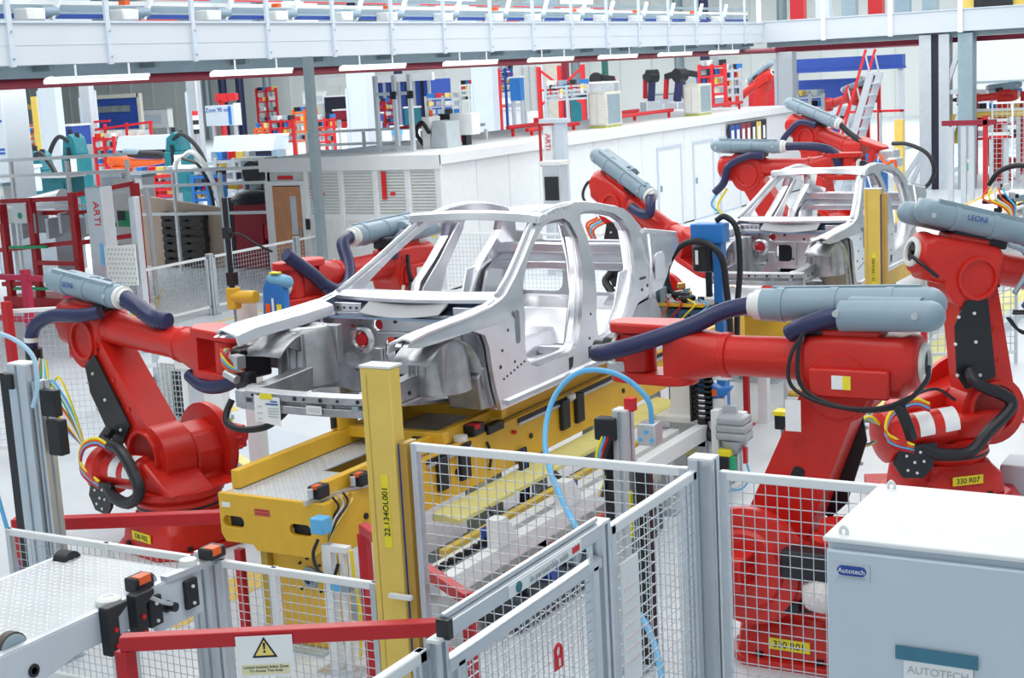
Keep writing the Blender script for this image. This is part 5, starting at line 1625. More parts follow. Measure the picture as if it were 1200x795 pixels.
# fire main under the gantry and its batten lamps
t = thing('fire_main', 'dark red fire main pipe slung under the white gantry', 'pipe', (gx - .6, 27, 3.98))
t['kind'] = 'structure'
obj('pipe', MB().cyl((0, -15, 0), (0, 33, 0), .075, n=12), 'maroon', t)
obj('channel', MB().bx(-.5, -.3, -15, 33, -.02, .08), 'maroon', t)
for i in range(12):
    obj('hanger', MB().bx(-.015, .015, -13.5 + i * 3.3, -13.47 + i * 3.3, .05, .28), 'maroon', t)
for i in range(8):
    y = 14.23 + i * 3.26
    l = thing('batten_lamp', ('leftmost batten lamp under the gantry, above the blue booth', 'second batten lamp from left under gantry, over the zone sign', 'third batten lamp from left under gantry, over the wide white column', 'fourth batten lamp from left under gantry, over the roof frame', 'fifth batten lamp from left under gantry, over the sign tower', 'sixth batten lamp from left under gantry, beyond the nearer air conditioner', 'seventh batten lamp from left, over the farther air conditioner', 'last small batten lamp under gantry, before the white clipboard column')[i], 'lamp', (gx + .02, y, 3.97), 0, 'batten lamps under the gantry')
    obj('body', MB().bx(-.07, .07, .14, 1.85, .02, .07), 'white', l, bevel=.008)
    obj('diffuser', MB().bx(-.06, .06, .16, 1.83, -.02, .02), 'lamp', l, bevel=.01)
    obj('end_globe', MB().lathe((0, .07, -.0), (0, 0, 1), [(-.02, .1), (.03, .1), (.06, .07), (.075, .02)], 14), 'lamp', l)
    for yy in (.5, 1.5):
        obj('stem', MB().bx(-.01, .01, yy, yy + .02, .07, .22), 'white', l)
# right-hand cross gantry
t = thing('cross_gantry', 'white gantry span turning right above the lattice column', 'gantry', (-15, 41, 4.2), .018)
t['kind'] = 'structure'
for i in range(7):
    x = -.1 + i * 1.85
    obj('fascia_panel', MB().bx(x + .03, x + 1.82, -.02, .02, .0, .56), 'gantry', t, smooth=False)
    obj('upright', MB().bx(x - .06, x + .06, -.08, -.02, -.03, 1.9), 'white', t)
obj('top_flange', MB().bx(0, 13, -.05, .1, .56, .59), 'cab', t)
obj('deck', MB().bx(0, 13, .02, 5, .0, .06), 'grey', t)
obj('under_beam', MB().bx(0, 13, .3, .5, -.14, 0), 'steelp', t)
obj('fire_pipe', MB().bx(0, 13, 1.0, 1.12, -.28, -.14), 'maroon', t)
obj('yellow_machine', MB().bx(5.2, 12.6, 1.0, 1.6, .5, 1.1), 'yelp', t)
obj('dark_gap', MB().bx(5.6, 6.6, .9, 1.0, .6, 1.2), 'dark', t)
for i, m in enumerate(('redd', 'cab', 'steel', 'redd', 'tube', 'steel')):
    obj('machine', MB().bx(.4 + i * .75, .8 + i * .75, 1.2, 1.5, .5, 1.7), m, t)
t = thing('lattice_column', 'tall blue grey lattice column under the cross gantry', 'column', (-10.0, 41.4, 0))
t['kind'] = 'structure'
obj('left_upright', MB().bx(-.68, -.36, -.2, .2, 0, 4.15), 'prof', t)
obj('black_channel', MB().bx(-.36, -.16, -.16, .16, 0, 4.15), 'ink', t)
obj('middle_upright', MB().bx(-.16, .12, -.2, .2, 0, 4.15), 'prof', t)
obj('right_upright', MB().bx(.36, .74, -.25, .25, 0, 4.15), 'steel', t)
obj('far_upright', MB().bx(.20, .30, .5, .7, 0, 4.15), 'steelp', t)
for p0, p1 in (((.0, 2.7), (.5, 4.1)), ((.0, 2.6), (.5, 2.65)), ((.55, 2.5), (0.05, 1.2)), ((.0, .45), (.5, .6)), ((-.6, 1.1), (-1.2, .2)), ((-.5, 1.2), (-.95, .1))):
    obj('brace', MB().bar((p0[0], -.1, p0[1]), (p1[0], -.1, p1[1]), .1, .12), 'prof', t)
obj('yellow_motor', MB().bx(.05, .4, .1, .4, 1.22, 2.0), 'yelp', t)
# hanging steel post by the office corner, another tall frame on the roof
single('hanger_post', MB().bar((-13.0, 17.2, 0), (-13.0, 17.2, 4.15), .11, .11), 'steelp', 'slim blue grey steel post before the white office front', 'post')

# ------------------------------------------------------------------ white office cabin
OX0, OX1, OY0, OY1, OZ = -18.05, -14.15, 22.3, 41.6, 2.42
t = thing('office_cabin', 'white modular office with flat roof and louvred front windows', 'office', (OX1, OY0, 0))
t['kind'] = 'structure'
obj('rear_wall', MB().bx(-3.9, -3.8, 0, 19.3, 0, OZ), 'white', t)
obj('end_wall', MB().bx(-3.9, 0, 19.2, 19.3, 0, OZ), 'white', t)
obj('floor_slab', MB().bx(-3.9, 0, 0, 19.3, .0, .03), 'grey', t)
obj('roof_slab', MB().bx(-3.95, .05, -.05, 19.3, OZ - .06, OZ), 'white', t, bevel=.01)
obj('roof_fascia', MB().bx(-3.98, .06, -.08, -.04, OZ - .24, OZ + .01), 'white', t)
obj('side_fascia', MB().bx(.04, .07, -.08, 19.3, OZ - .16, OZ + .01), 'white', t)
for i in range(16):
    y = i * 1.2 + .02
    obj('wall_panel', MB().bx(-.06, 0, y, y + 1.185, 0, OZ - .1), 'white', t, smooth=False)
for y0, y1 in ((9.2, 10.6), (11.3, 12.6), (13.0, 14.4)):
    f = obj('side_door_frame', MB().yz([(y0, 0), (y1, 0), (y1, 1.9), (y0, 1.9)], 0.0, .03, holes=[[(y0 + .06, .04), (y1 - .06, .04), (y1 - .06, 1.84), (y0 + .06, 1.84)]]), 'cab', t)
    obj('door_leaf', MB().bx(0.0, .012, y0 + .06, y1 - .06, .04, 1.84), 'white', f)
    obj('door_handle', MB().box((.03, y0 + .16, .95), (.04, .04, .14)), 'steel', f)
# front: bays with mullions, louvred panels
obj('front_plinth', MB().bx(-2.95, 0, -.03, .03, 0, .25), 'white', t)
bays = [(-2.92, -2.18), (-2.12, -1.42), (-1.36, -.72), (-.66, -.08)]
for i, (x0, x1) in enumerate(bays):
    obj('mullion', MB().bx(x0 - .06, x0, -.04, .04, .25, OZ - .2), 'white', t)
    wf = obj('window_frame', MB().xz([(x0, .25), (x1, .25), (x1, 2.2), (x0, 2.2)], -.03, .03, holes=[[(x0 + .03, 1.38), (x1 - .03, 1.38), (x1 - .03, 2.17), (x0 + .03, 2.17)]]), 'white', t)
    obj('pane', MB().bx(x0 + .03, x1 - .03, .0, .01, 1.38, 2.17), mat('office_pane', (.62, .66, .64), .15) if i == 0 else bpy.data.materials['office_pane'], wf)
    b = MB()
    for k in range(14):
        b.bx(x0 + .03, x1 - .03, -.018, -.01, 1.42 + k * .055, 1.445 + k * .055)
    obj('blind_slats', b, 'offw', wf, kind='stuff', smooth=False)
    b = MB()
    for k in range(20):
        b.bx(x0 + .03, x1 - .03, -.042, -.03, .30 + k * .05, .33 + k * .05)
    obj('louvre_slats', b, 'offw', wf, kind='stuff', smooth=False)
    for x, z, m, h_ in ((.12, 1.9, 'inkr', .5), (.3, 1.75, 'inkr', .06), (.42, 1.05, 'label', .16)):
        if (i + int(x * 10)) % 2:
            obj('notice', MB().bx(x0 + x, x0 + x + .1, -.05, -.044, z - h_ / 2, z + h_ / 2), m, wf)
obj('corner_post', MB().bx(-.08, .02, -.05, .05, 0, OZ - .2), 'white', t)
obj('front_band', MB().bx(-3.9, 0, -.035, .03, 2.17, OZ - .1), 'white', t)
obj('door_head', MB().bx(-3.9, -2.95, -.05, .05, 1.92, 2.0), 'white', t)
obj('transom_pane', MB().bx(-3.86, -2.98, 0, .01, 2.0, 2.2), bpy.data.materials['office_pane'], t)
obj('red_notice', MB().bx(-3.6, -3.25, -.02, -.01, 2.03, 2.1), 'inkr', t)
obj('door_jamb', MB().bx(-3.9, -3.74, -.06, .06, 0, 1.92), 'white', t)
obj('door_jamb', MB().bx(-3.06, -2.95, -.06, .06, 0, 1.92), 'white', t)
dl = obj('door_leaf', MB().xz([(-3.74, .02), (-3.06, .02), (-3.06, 1.9), (-3.74, 1.9)], -.03, .02, holes=[[(-3.36, 1.0), (-3.20, 1.0), (-3.20, 1.72), (-3.36, 1.72)]]), 'door', t)
obj('vision_panel', MB().bx(-3.36, -3.20, -.01, 0, 1.0, 1.72), 'cab', dl)
obj('door_handle', MB().cyl((-3.14, -.04, .9), (-3.14, -.04, 1.1), .02), 'steel', dl)
obj('call_box', MB().bx(-2.98, -2.9, -.08, -.05, 1.1, 1.3), 'dark', t)
# notice board on the long wall
nb = thing('notice_board', 'notice board of coloured posters on the long white office wall', 'board', (-14.10, 37.0, 1.86))
obj('backing', MB().bx(0, .03, -1.2, 1.55, -.32, .32), 'dark', nb)
for k, m in enumerate(('dblue', 'dblue', 'maroon', 'maroon', 'ink', 'yelp', 'ink')):
    y = -1.12 + k * .38
    q = obj('poster', MB().bx(.03, .04, y, y + .33, -.28, .28), m, nb)
    obj('white_leaflet', MB().bx(.04, .046, y + .08, y + .25, -.18, .16), 'paper', q)
# air-conditioning units and bits on the roof


def ac_unit(x, y, label):
    a = thing('air_conditioner', label, 'air conditioner', (x, y, OZ))
    obj('casing', MB().bx(-.22, .22, -.42, .42, .05, .80), 'ac', a, bevel=.02)
    b_ = MB()
    for k in range(10):
        b_.bx(.22, .228, -.38, .38, .12 + k * .066, .14 + k * .066)
    obj('side_grille', b_, 'grey', a, kind='stuff')
    obj('fan_panel', MB().bx(.20, .232, -.3, .3, .1, .74), 'steel', a)
    obj('front_panel', MB().bx(-.16, -.02, -.428, -.42, .1, .76), 'offw', a)
    obj('second_front_panel', MB().bx(.02, .18, -.428, -.42, .1, .76), 'offw', a)
    obj('foot_rail', MB().bx(-.2, .2, -.42, .42, 0, .05), mat('moss_green_pad', (.45, .5, .12)) if 'moss_green_pad' not in bpy.data.materials else bpy.data.materials['moss_green_pad'], a)
    return a


ac_unit(-15.15, 31.0, 'cream air conditioner on the office roof beside the red pipes')
ac_unit(-15.05, 36.2, 'cream air conditioner farther along the office roof edge')
for y0, y1, x, z, lab in ((27.8, 30.4, -15.9, 2.62, 'red pipe lying on the office roof before the nearer air conditioner'), (28.0, 30.4, -15.55, 2.55, 'lower red pipe on the office roof before the nearer air conditioner'),
                          (31.8, 35.6, -15.5, 2.60, 'red pipe lying on the office roof between the two air conditioners'), (32.2, 34.4, -15.9, 2.66, 'short rear red pipe on roof between the two air conditioners'),
                          (37.0, 40.0, -15.3, 2.60, 'red pipe on the office roof beyond the farther air conditioner'), (25.5, 26.6, -16.2, 2.6, 'red pipe on office roof behind the grey roof unit')):
    b = MB().cyl((x, y0, z), (x, y1, z), .045, n=10)
    b.bx(x - .03, x + .03, y0 + .2, y0 + .25, OZ, z)
    b.bx(x - .03, x + .03, y1 - .25, y1 - .2, OZ, z)
    single('roof_pipe', b, 'inkr', lab, 'pipe')
t = thing('roof_unit', 'dark grey sloped electrical unit on the office roof corner', 'unit', (-15.55, 24.6, OZ))
obj('body', MB().xz([(-.1, 0), (.3, 0), (.28, .5), (-.02, .52)], -.25, .25), 'grey', t, bevel=.01)
obj('white_frame', MB().bx(-.3, -.12, -.2, .2, 0, .6), 'white', t, bevel=.01)
obj('black_hose', MB().tube([(-.4, 0, .05), (-.5, -.1, .3), (-.3, -.2, .5), (-.1, -.25, .3)], .04, 8), 'dark', t)
obj('cream_box', MB().bx(-.1, .42, .5, .8, .2, .62), 'white', t, bevel=.02)
obj('screen_back', MB().bx(-.36, -.1, .5, .8, .2, .62), 'dark', t)
obj('screen_leg', MB().bx(-.4, -.3, .6, .7, 0, .2), 'dark', t)
obj('box_leg', MB().bx(.1, .2, .6, .8, 0, .2), 'dark', t)
obj('red_rail', MB().tube([(-1.0, 0, 0), (-1.0, 0, .4), (-.6, 0, .42), (-.3, 0, .44)], .035, 6, 1), 'redd', t)
obj('orange_light', MB().cyl((-.2, .0, .6), (-.2, 0, .72), .04), 'orange', t)
t = thing('roof_frame', 'tall slim grey steel frame standing on the office roof', 'frame', (-15.75, 23.4, OZ))
for x in (-.42, .0, .34):
    obj('upright', MB().bx(x - .035, x + .035, -.04, .04, 0.02, 1.42), 'prof', t)
for z in (.06, 1.05):
    obj('crossbar', MB().bx(-.42, .34, -.03, .03, z, z + .06), 'prof', t)
obj('roof_guard_rail', MB().bx(-1.9, -.42, -.02, .02, .02, .08), 'cab', t)
for k, x in enumerate((.4, .02)):
    obj('black_clamp', MB().bx(x - .08, x + .04, -.07, -.04, .98, 1.12), 'dark', t)

# low railing along the aisle, sign tower
for i, (y0, y1, lab) in enumerate(((17.3, 19.22, 'white railed mesh panel along the aisle, nearest robot F02 elbow'), (19.36, 21.6, 'white railed mesh panel along the aisle before the pallet'),
                                   (21.7, 23.6, 'white railed mesh panel along the aisle before the wooden door'))):
    fence((-16.95, y0), (-16.95, y1), 1.0, lab, pitch=.07, r=.0024)
    post(-16.95, y1 + .06, 1.03, ('grey railing post before the leaning pallet', 'grey railing post before the red cabinet', 'grey railing post before the office blinds')[i], .09, .09)
fence((-14.6, 21.5), (-12.6, 21.55), 1.15, 'grey mesh panel before the office louvres, seen through car', pitch=.07, r=.0024)
fence((-12.5, 21.55), (-10.6, 21.6), 1.15, 'grey mesh panel before the long office wall, seen through car', pitch=.07, r=.0024)
t = thing('control_tower', 'tall aluminium column with red letters and blue strip, upper left', 'column', (-16.25, 16.2, 0))
obj('column', MB().bx(-.16, .16, -.12, .12, 0, 2.45), 'prof', t, bevel=.01)
obj('second_column', MB().bx(.62, .74, -.06, .06, 0, 2.3), 'prof', t, bevel=.01)
text('red_letters', 'ARTI', .17, (.04, -.125, 2.06), (0, 0, -1), (1, 0, 0), 'inkr', t)
obj('blue_strip', MB().bx(.04, .10, -.13, -.12, 1.3, 1.62), 'sky', t)
pf = MB().xz([(.14, .98), (.74, 1.02), (.74, 1.62), (.14, 1.58)], -.14, -.12)
pf = obj('perforated_sheet', pf, 'offw', t)
b = MB()
for i in range(8):
    for j in range(8):
        b.cyl((.2 + i * .07 + (j % 2) * .03, -.14, 1.05 + j * .07), (.2 + i * .07 + (j % 2) * .03, -.144, 1.05 + j * .07), .018, n=6)
obj('perforations', b, 'grey', pf, kind='stuff', smooth=False)
obj('feet', MB().bx(-.2, .2, -.2, .2, 0, .02), 'steel', t)
t = thing('operator_console', 'grey operator panel with pale screen beside lettered column', 'panel', (-21.6, 22.0, 0))
obj('stand', MB().bx(-.3, .3, -.1, .1, 0, 2.3), 'prof', t, bevel=.01)
obj('screen', MB().bx(-.22, .24, -.12, -.1, 1.6, 2.15), 'cab', t)
obj('keyboard', MB().bx(-.25, .25, -.3, -.1, 1.2, 1.26), 'dark', t)
obj('brown_box', MB().bx(-.3, .3, -.12, .1, .2, .7), 'rust', t)
t = thing('safety_board', 'white safety board on rounded white rail frame beside tan wall', 'board', (-20.2, 20.9, 0))
obj('frame', MB().tube([(-.6, 0, 0), (-.6, 0, 1.75), (-.45, 0, 1.92), (.3, 0, 1.95), (.46, 0, 1.8), (.46, 0, 0)], .05, 8, 4), 'white', t)
obj('sheet', MB().bx(-.35, .2, -.03, .0, .9, 2.2), 'offw', t)
obj('green_sign', MB().bx(-.3, .0, -.04, -.03, 1.3, 1.6), 'green', t)
obj('dark_sign', MB().bx(-.3, -.1, -.045, -.04, 1.42, 1.6), 'dark', t)
# tan board wall, pallet, red cabinet
single('board_wall', MB().prism([(-23.35, 0), (-21.1, 0), (-21.1, 1.27), (-23.35, 1.55)], lambda a, b, s: (a, s, b), 24.5, 24.6), 'tan', 'tan fibreboard wall with sloping top behind the leaning pallet', 'partition')
pt = thing('pallet', 'dark wooden pallet leaning upright on the tan board wall', 'pallet', (-22.05, 24.42, .0))
for x in (-.55, 0, .52):
    obj('stringer', MB().bx(x - .05, x + .05, -.06, .06, 0.02, 1.2), 'wood', pt)
for k in range(7):
    obj('slat', MB().bx(-.6, .58, -.09, -.06, .06 + k * .165, .17 + k * .165), 'wood', pt)
for k in range(3):
    obj('rear_slat', MB().bx(-.6, .58, .06, .075, .06 + k * .49, .17 + k * .49), 'wood', pt)
t = thing('red_cabinet', 'dark red cabinet with black sack on top left of the door', 'cabinet', (-20.3, 24.6, 0))
obj('body', MB().bx(-.4, .36, -.2, .3, 0.02, 1.42), mat('crimson_paint', (.36, .01, .03), .5), t, bevel=.02)
obj('black_side', MB().bx(-.5, -.4, -.2, .3, 0.0, 1.5), 'dark', t)
obj('sack', MB().lathe((0, 0, 1.36), (0, 0, 1), [(0, .42), (.12, .46), (.22, .34), (.28, .12)], 14), 'dark', t)
obj('red_pack', MB().box((.55, -.1, .78), (.3, .2, .3)).bx(.42, .7, -.15, .1, 0, .63), 'inkr', t, bevel=.02)
t = thing('cable_reel', 'black cable reel and cart behind the red cabinet', 'reel', (-21.35, 26.0, 0))
obj('reel', MB().cyl((0, -.1, 1.9), (0, .1, 1.9), .26, n=18), 'dark', t)
obj('stand', MB().bx(-.1, .1, -.08, .08, 0, 1.7), 'steel', t)
obj('seat', MB().box((.2, 0, 1.45), (.4, .3, .2)), 'ink', t, bevel=.05)
obj('yellow_part', MB().box((-.5, -.1, 1.6), (.3, .1, .1)), 'yel', t)

# ------------------------------------------------------------------ red racks at left
rk = thing('parts_rack', 'red steel parts rack with green strips at left edge', 'rack', (-20.0, 19.2, 0))
for x, y, z1 in ((-.95, 0, 2.0), (.1, 0, 2.1), (1.02, .6, 2.2), (-1.7, 0, 1.9), (.55, .3, 1.5)):
    obj('upright', MB().bx(x - .06, x + .06, y - .06, y + .06, 0, z1), 'redd', rk)
for p0, p1 in (((-1.7, 0, 1.95), (.1, 0, 2.0)), ((.1, 0, 2.05), (1.02, .6, 2.2)), ((-1.9, 0, 1.05), (.1, 0, 1.22)), ((.1, 0, 1.2), (1.1, .5, 1.3)), ((-1.7, .3, 1.7), (.1, .3, 1.72)), ((-1.9, 0, .42), (.2, 0, .5)), ((-.9, -.1, .85), (.2, -.1, .85)),
               ((.1, .4, .55), (1.0, .6, .62)), ((.4, .3, 1.12), (.9, .3, 1.1))):
    obj('rail', MB().bar(p0, p1, .07, .08), 'redd', rk)
for z in (1.12, .36):
    obj('green_strip', MB().bar((-1.5, -.1, z), (-.55, -.1, z + .02), .06, .05), 'green', rk)
obj('base_tray', MB().bx(-1.7, .3, -.2, .5, .02, .22), 'redd', rk)
for k in range(6):
    obj('stored_panel', MB().box((-1.3 + k * .33, .2, 1.45 + .1 * (k % 2)), (.05, .5, .36), rz=.3), 'wire', rk)
for x, z in ((-1.85, 1.72), (-1.15, 1.74)):
    q = obj('white_card', MB().bx(x - .18, x + .16, -.1, -.08, z - .18, z + .18), 'paper', rk)
    obj('green_dot', MB().cyl((x, -.1, z - .04), (x, -.105, z - .04), .06, n=10), 'green', q)
pr_ = thing('pink_barrier', 'pinkish red rail barrier in front of the red parts rack', 'barrier', (-17.8, 15.6, 0))
for x in (-2.6, -1.1, -.4, .5, 1.35):
    obj('post', MB().bx(x - .06, x + .06, -.05, .05, 0, 1.28 + .06 * (x == -1.1)), 'pink', pr_)
for z in (.55, 1.18):
    obj('rail', MB().bar((-2.8, 0, z), (1.5, 0, z - .03), .07, .08), 'pink', pr_)
obj('green_strip', MB().bar((-2.4, .2, .9), (-.8, .2, .92), .06, .05), 'green', pr_)
t = thing('steel_roll', 'stainless machine drum with teal end behind the red rack', 'machine', (-22.9, 21.4, 0))
t.scale = (.72, .72, .98)
obj('drum', MB().cyl((-.6, 0, 1.45), (.6, .1, 1.6), .42, n=22), 'alu', t)
obj('teal_end', MB().cyl((-.75, 0, 1.43), (-.6, 0, 1.45), .36, n=22), 'teal', t)
obj('stand', MB().bx(-.5, .5, -.3, .3, 0, 1.15), 'prof', t)
# ------------------------------------------------------------------ far background
ITEMS = [
    ('column', -38.23, -37.45, 36, 0.3, 0.00, 4.18, 'gantry', 'white building column behind the teal welding machines'),
    ('column', -46.54, -45.96, 46, 0.3, 0.64, 3.86, 'gantry', 'slim white building column left of the blue booth'),
    ('column', -35.43, -34.97, 40, 0.25, 0.00, 3.88, 'prof', 'slim grey column left of the white zone sign'),
    ('column', -28.56, -27.83, 40, 0.6, 1.15, 3.73, 'gantry', 'wide white column left of the blue container'),
    ('column', -29.94, -29.03, 50, 0.5, 1.21, 3.57, 'cab', 'pale grey column left of the red truss rack'),
    ('column', -15.66, -15.13, 44, 0.4, 1.65, 3.94, 'gantry', 'white column with clipboard beside far red robots'),
    ('column', -31.14, -30.47, 58, 0.4, 2.00, 4.18, 'ac', 'cream column left of the tall red post on back wall'),
    ('column', -25.88, -25.25, 23, 0.7, 1.10, 3.99, 'gantry', 'big white column plate at the left edge of the hall'),
    ('partition', -52.57, -51.76, 52, 0.2, 2.22, 3.95, 'white', 'narrow white door partition left of the blue booth'),
    ('partition', -33.69, -32.52, 46, 0.1, 1.08, 2.03, 'offw', 'white guard partition below the wide white column'),
    ('partition', -30.93, -26.86, 44, 0.1, 1.00, 2.03, 'offw', 'long white mesh partition below the blue container'),
    ('bin', -52.76, -51.37, 48, 1.0, 1.92, 2.44, 'dblue', 'blue bin under the yellow jib crane'),
    ('bin', -45.71, -44.72, 44, 1.0, 1.81, 2.62, 'dblue', 'blue bin between teal machine and white column'),
    ('bin', -34.29, -33.15, 42, 0.8, 1.51, 2.04, 'cab', 'pale blue press bed left of the slim grey post'),
    ('bin', -57.51, -54.52, 60, 0.4, 1.85, 2.83, 'offw', 'pale board leaning behind red rail frame'),
    ('rack', -50.62, -49.34, 46, 0.8, 1.42, 2.32, 'orange', 'orange crate behind leftmost teal welding machine'),
    ('rack', -40.79, -39.97, 50, 0.8, 1.43, 2.00, 'orange', 'orange parts rack right of the white zone sign'),
    ('rack', -36.77, -35.70, 46, 0.6, 1.41, 2.44, 'redd', 'red parts rack beside slim grey post on aisle'),
    ('bin', -42.84, -41.36, 58, 0.6, 1.90, 3.09, 'ink', 'dark machine housing left of the wide white column'),
    ('bin', -41.64, -40.82, 57, 0.6, 2.01, 2.47, 'maroon', 'maroon crate on front of dark machine housing'),
    ('bin', -44.29, -42.94, 58, 0.1, 2.75, 3.31, 'paper', 'white notice panel left of the dark machine housing'),
    ('rack', -48.70, -47.46, 60, 0.8, 1.63, 3.61, 'redd', 'red press frame behind the orange parts rack'),
    ('rack', -41.56, -40.48, 60, 0.8, 1.43, 2.72, 'redd', 'red conveyor end before the blue container'),
    ('bin', -36.20, -35.77, 52, 0.4, 2.04, 2.39, 'dblue', 'small blue bin before the wide white column'),
    ('bin', -36.41, -35.88, 55, 0.5, 1.59, 2.50, 'teal', 'teal machine head before the blue container'),
    ('bin', -28.45, -28.11, 42, 0.2, 1.90, 2.19, 'sky', 'small bright panel with blue edge on mesh partition'),
    ('rack', -36.71, -35.79, 60, 0.4, 2.40, 3.33, 'offw', 'white frame with red rails left of pale grey column'),
    ('rack', -35.78, -35.09, 62, 0.4, 2.67, 3.94, 'dblue', 'blue stacked crates behind the red truss rack'),
    ('bin', -34.54, -34.00, 61, 0.4, 2.44, 3.52, 'blue', 'bright blue crate beside the red truss rack'),
    ('bin', -36.79, -35.68, 66, 0.4, 1.79, 3.96, 'offw', 'pale ribbed shutter behind the office roof'),
    ('bin', -26.08, -24.92, 52, 0.4, 2.56, 3.20, 'wire', 'grey robot base before the dark robots by back wall'),
    ('bin', -26.32, -24.97, 58, 0.3, 2.11, 2.53, 'offw', 'white table before dark robots on far side'),
    ('bin', -14.56, -14.12, 48, 0.4, 1.99, 2.48, 'cab', 'grey drive box under the red ladder'),
    ('bin', -11.24, -10.57, 50, 0.4, 2.05, 2.40, 'offw', 'white box wall beside far right robot'),
    ('bin', -9.73, -8.27, 42.9, 0.2, 1.84, 2.05, 'yelp', 'yellow cross beam below far right robot'),
    ('bin', -8.99, -8.54, 42, 0.2, 1.68, 1.81, 'inkr', 'upper red panel below the yellow cross beam'),
    ('bin', -8.84, -8.35, 41.3, 0.2, 1.33, 1.48, 'inkr', 'lower red panel below the yellow cross beam'),
    ('bin', -9.58, -9.39, 42, 0.2, 1.03, 1.60, 'inkr', 'red clad post right of the lattice column'),
    ('bin', -9.12, -8.99, 40, 0.2, 0.60, 0.87, 'green', 'green panel right of the lattice column foot'),
    ('bin', -13.22, -11.18, 58, 0.2, 1.37, 2.47, 'offw', 'white screen wall behind far right robot'),
    ('bin', -17.64, -15.78, 52, 0.5, 1.22, 2.18, 'offw', 'white cell wall behind upper far red robot'),
    ('bin', -13.75, -13.36, 44, 0.4, 1.35, 2.23, 'prof', 'grey cell post by the ladder foot'),
    ('bin', -24.91, -24.61, 22, 0.3, 1.22, 2.06, 'offw', 'white box beside rack at the left edge'),
    ('bin', -24.18, -23.54, 25, 0.4, 1.11, 1.97, 'white', 'white locker left of the safety board'),
    ('bin', -27.31, -26.52, 30, 0.5, 1.13, 1.80, 'teal', 'teal cabinet behind the tan board wall'),
    ('bin', -27.72, -27.12, 32, 0.4, 0.94, 1.76, 'offw', 'pale machine guard behind the black cable reel'),
    ('bin', -26.96, -26.56, 29, 0.4, 1.07, 1.77, 'dblue', 'blue cabinet behind the tan board wall'),
    ('bin', -25.49, -24.71, 24, 0.5, 1.56, 2.07, 'teal', 'teal guard with white labels above the red rack'),
    ('bin', -30.47, -29.25, 27, 0.5, 1.44, 2.09, 'cab', 'pale machine bed below the leftmost teal machine'),
    ('bin', -22.38, -21.68, 27, 0.4, 1.28, 2.16, 'steel', 'grey fixture left of wooden door frame'),
    ('bin', -28.58, -27.71, 26, 0.4, 0.75, 1.31, 'offw', 'white box machine behind the red parts rack'),
    ('bin', -13.25, -12.86, 24.5, 0.3, 1.24, 2.11, 'prof', 'grey sign tower base beside the office wall'),
    ('rack', -46.08, -44.85, 44, 0.4, 0.93, 1.74, 'inkr', 'small red rack between the two left teal machines'),
    ('rack', -43.08, -42.05, 43, 0.4, 0.83, 2.14, 'inkr', 'red tool rack left of the pale blue bench'),
    ('rack', -38.74, -37.56, 50, 0.4, 1.17, 2.70, 'orange', 'orange part frame right of the slim grey aisle post'),
    ('rack', -36.83, -35.98, 49, 0.4, 1.20, 2.35, 'inkr', 'red part frame left of wide white column'),
    ('rack', -36.07, -34.31, 56, 0.4, 1.50, 2.90, 'wire', 'grey part frame between blue container and roof frame'),
    ('rack', -25.78, -24.08, 48, 0.4, 2.59, 3.19, 'wire', 'grey rail stack behind roof pipes'),
    ('rack', -19.03, -18.15, 46, 0.4, 2.50, 3.67, 'inkr', 'red work platform behind the farther air conditioner'),
    ('rack', -18.94, -18.39, 48, 0.4, 2.42, 3.49, 'wire', 'grey lattice stand beside the red work platform'),
    ('rack', -14.15, -13.44, 47, 0.4, 2.10, 2.89, 'inkr', 'red tool stand behind the ladder stair'),
    ('rack', -10.24, -8.91, 46, 0.4, 0.82, 2.42, 'redd', 'red cell framework behind the right mesh guards'),
    ('rack', -24.99, -23.82, 29, 0.4, 1.06, 2.05, 'prof', 'grey parts frame behind the red cabinet'),
    ('rack', -25.82, -24.60, 27, 0.4, 1.18, 1.81, 'inkr', 'low red frame behind the tan board wall'),
    ('rack', -28.29, -27.43, 25, 0.4, 0.87, 2.12, 'prof', 'grey mesh frame behind the red parts rack'),
    ('rack', -24.89, -23.97, 28, 0.4, 0.99, 1.72, 'blue', 'blue frame with mixed parts behind cable reel'),
    ('rack', -15.40, -14.59, 45, 0.4, 1.32, 2.62, 'prof', 'grey guard frame behind upper far red robot'),
]
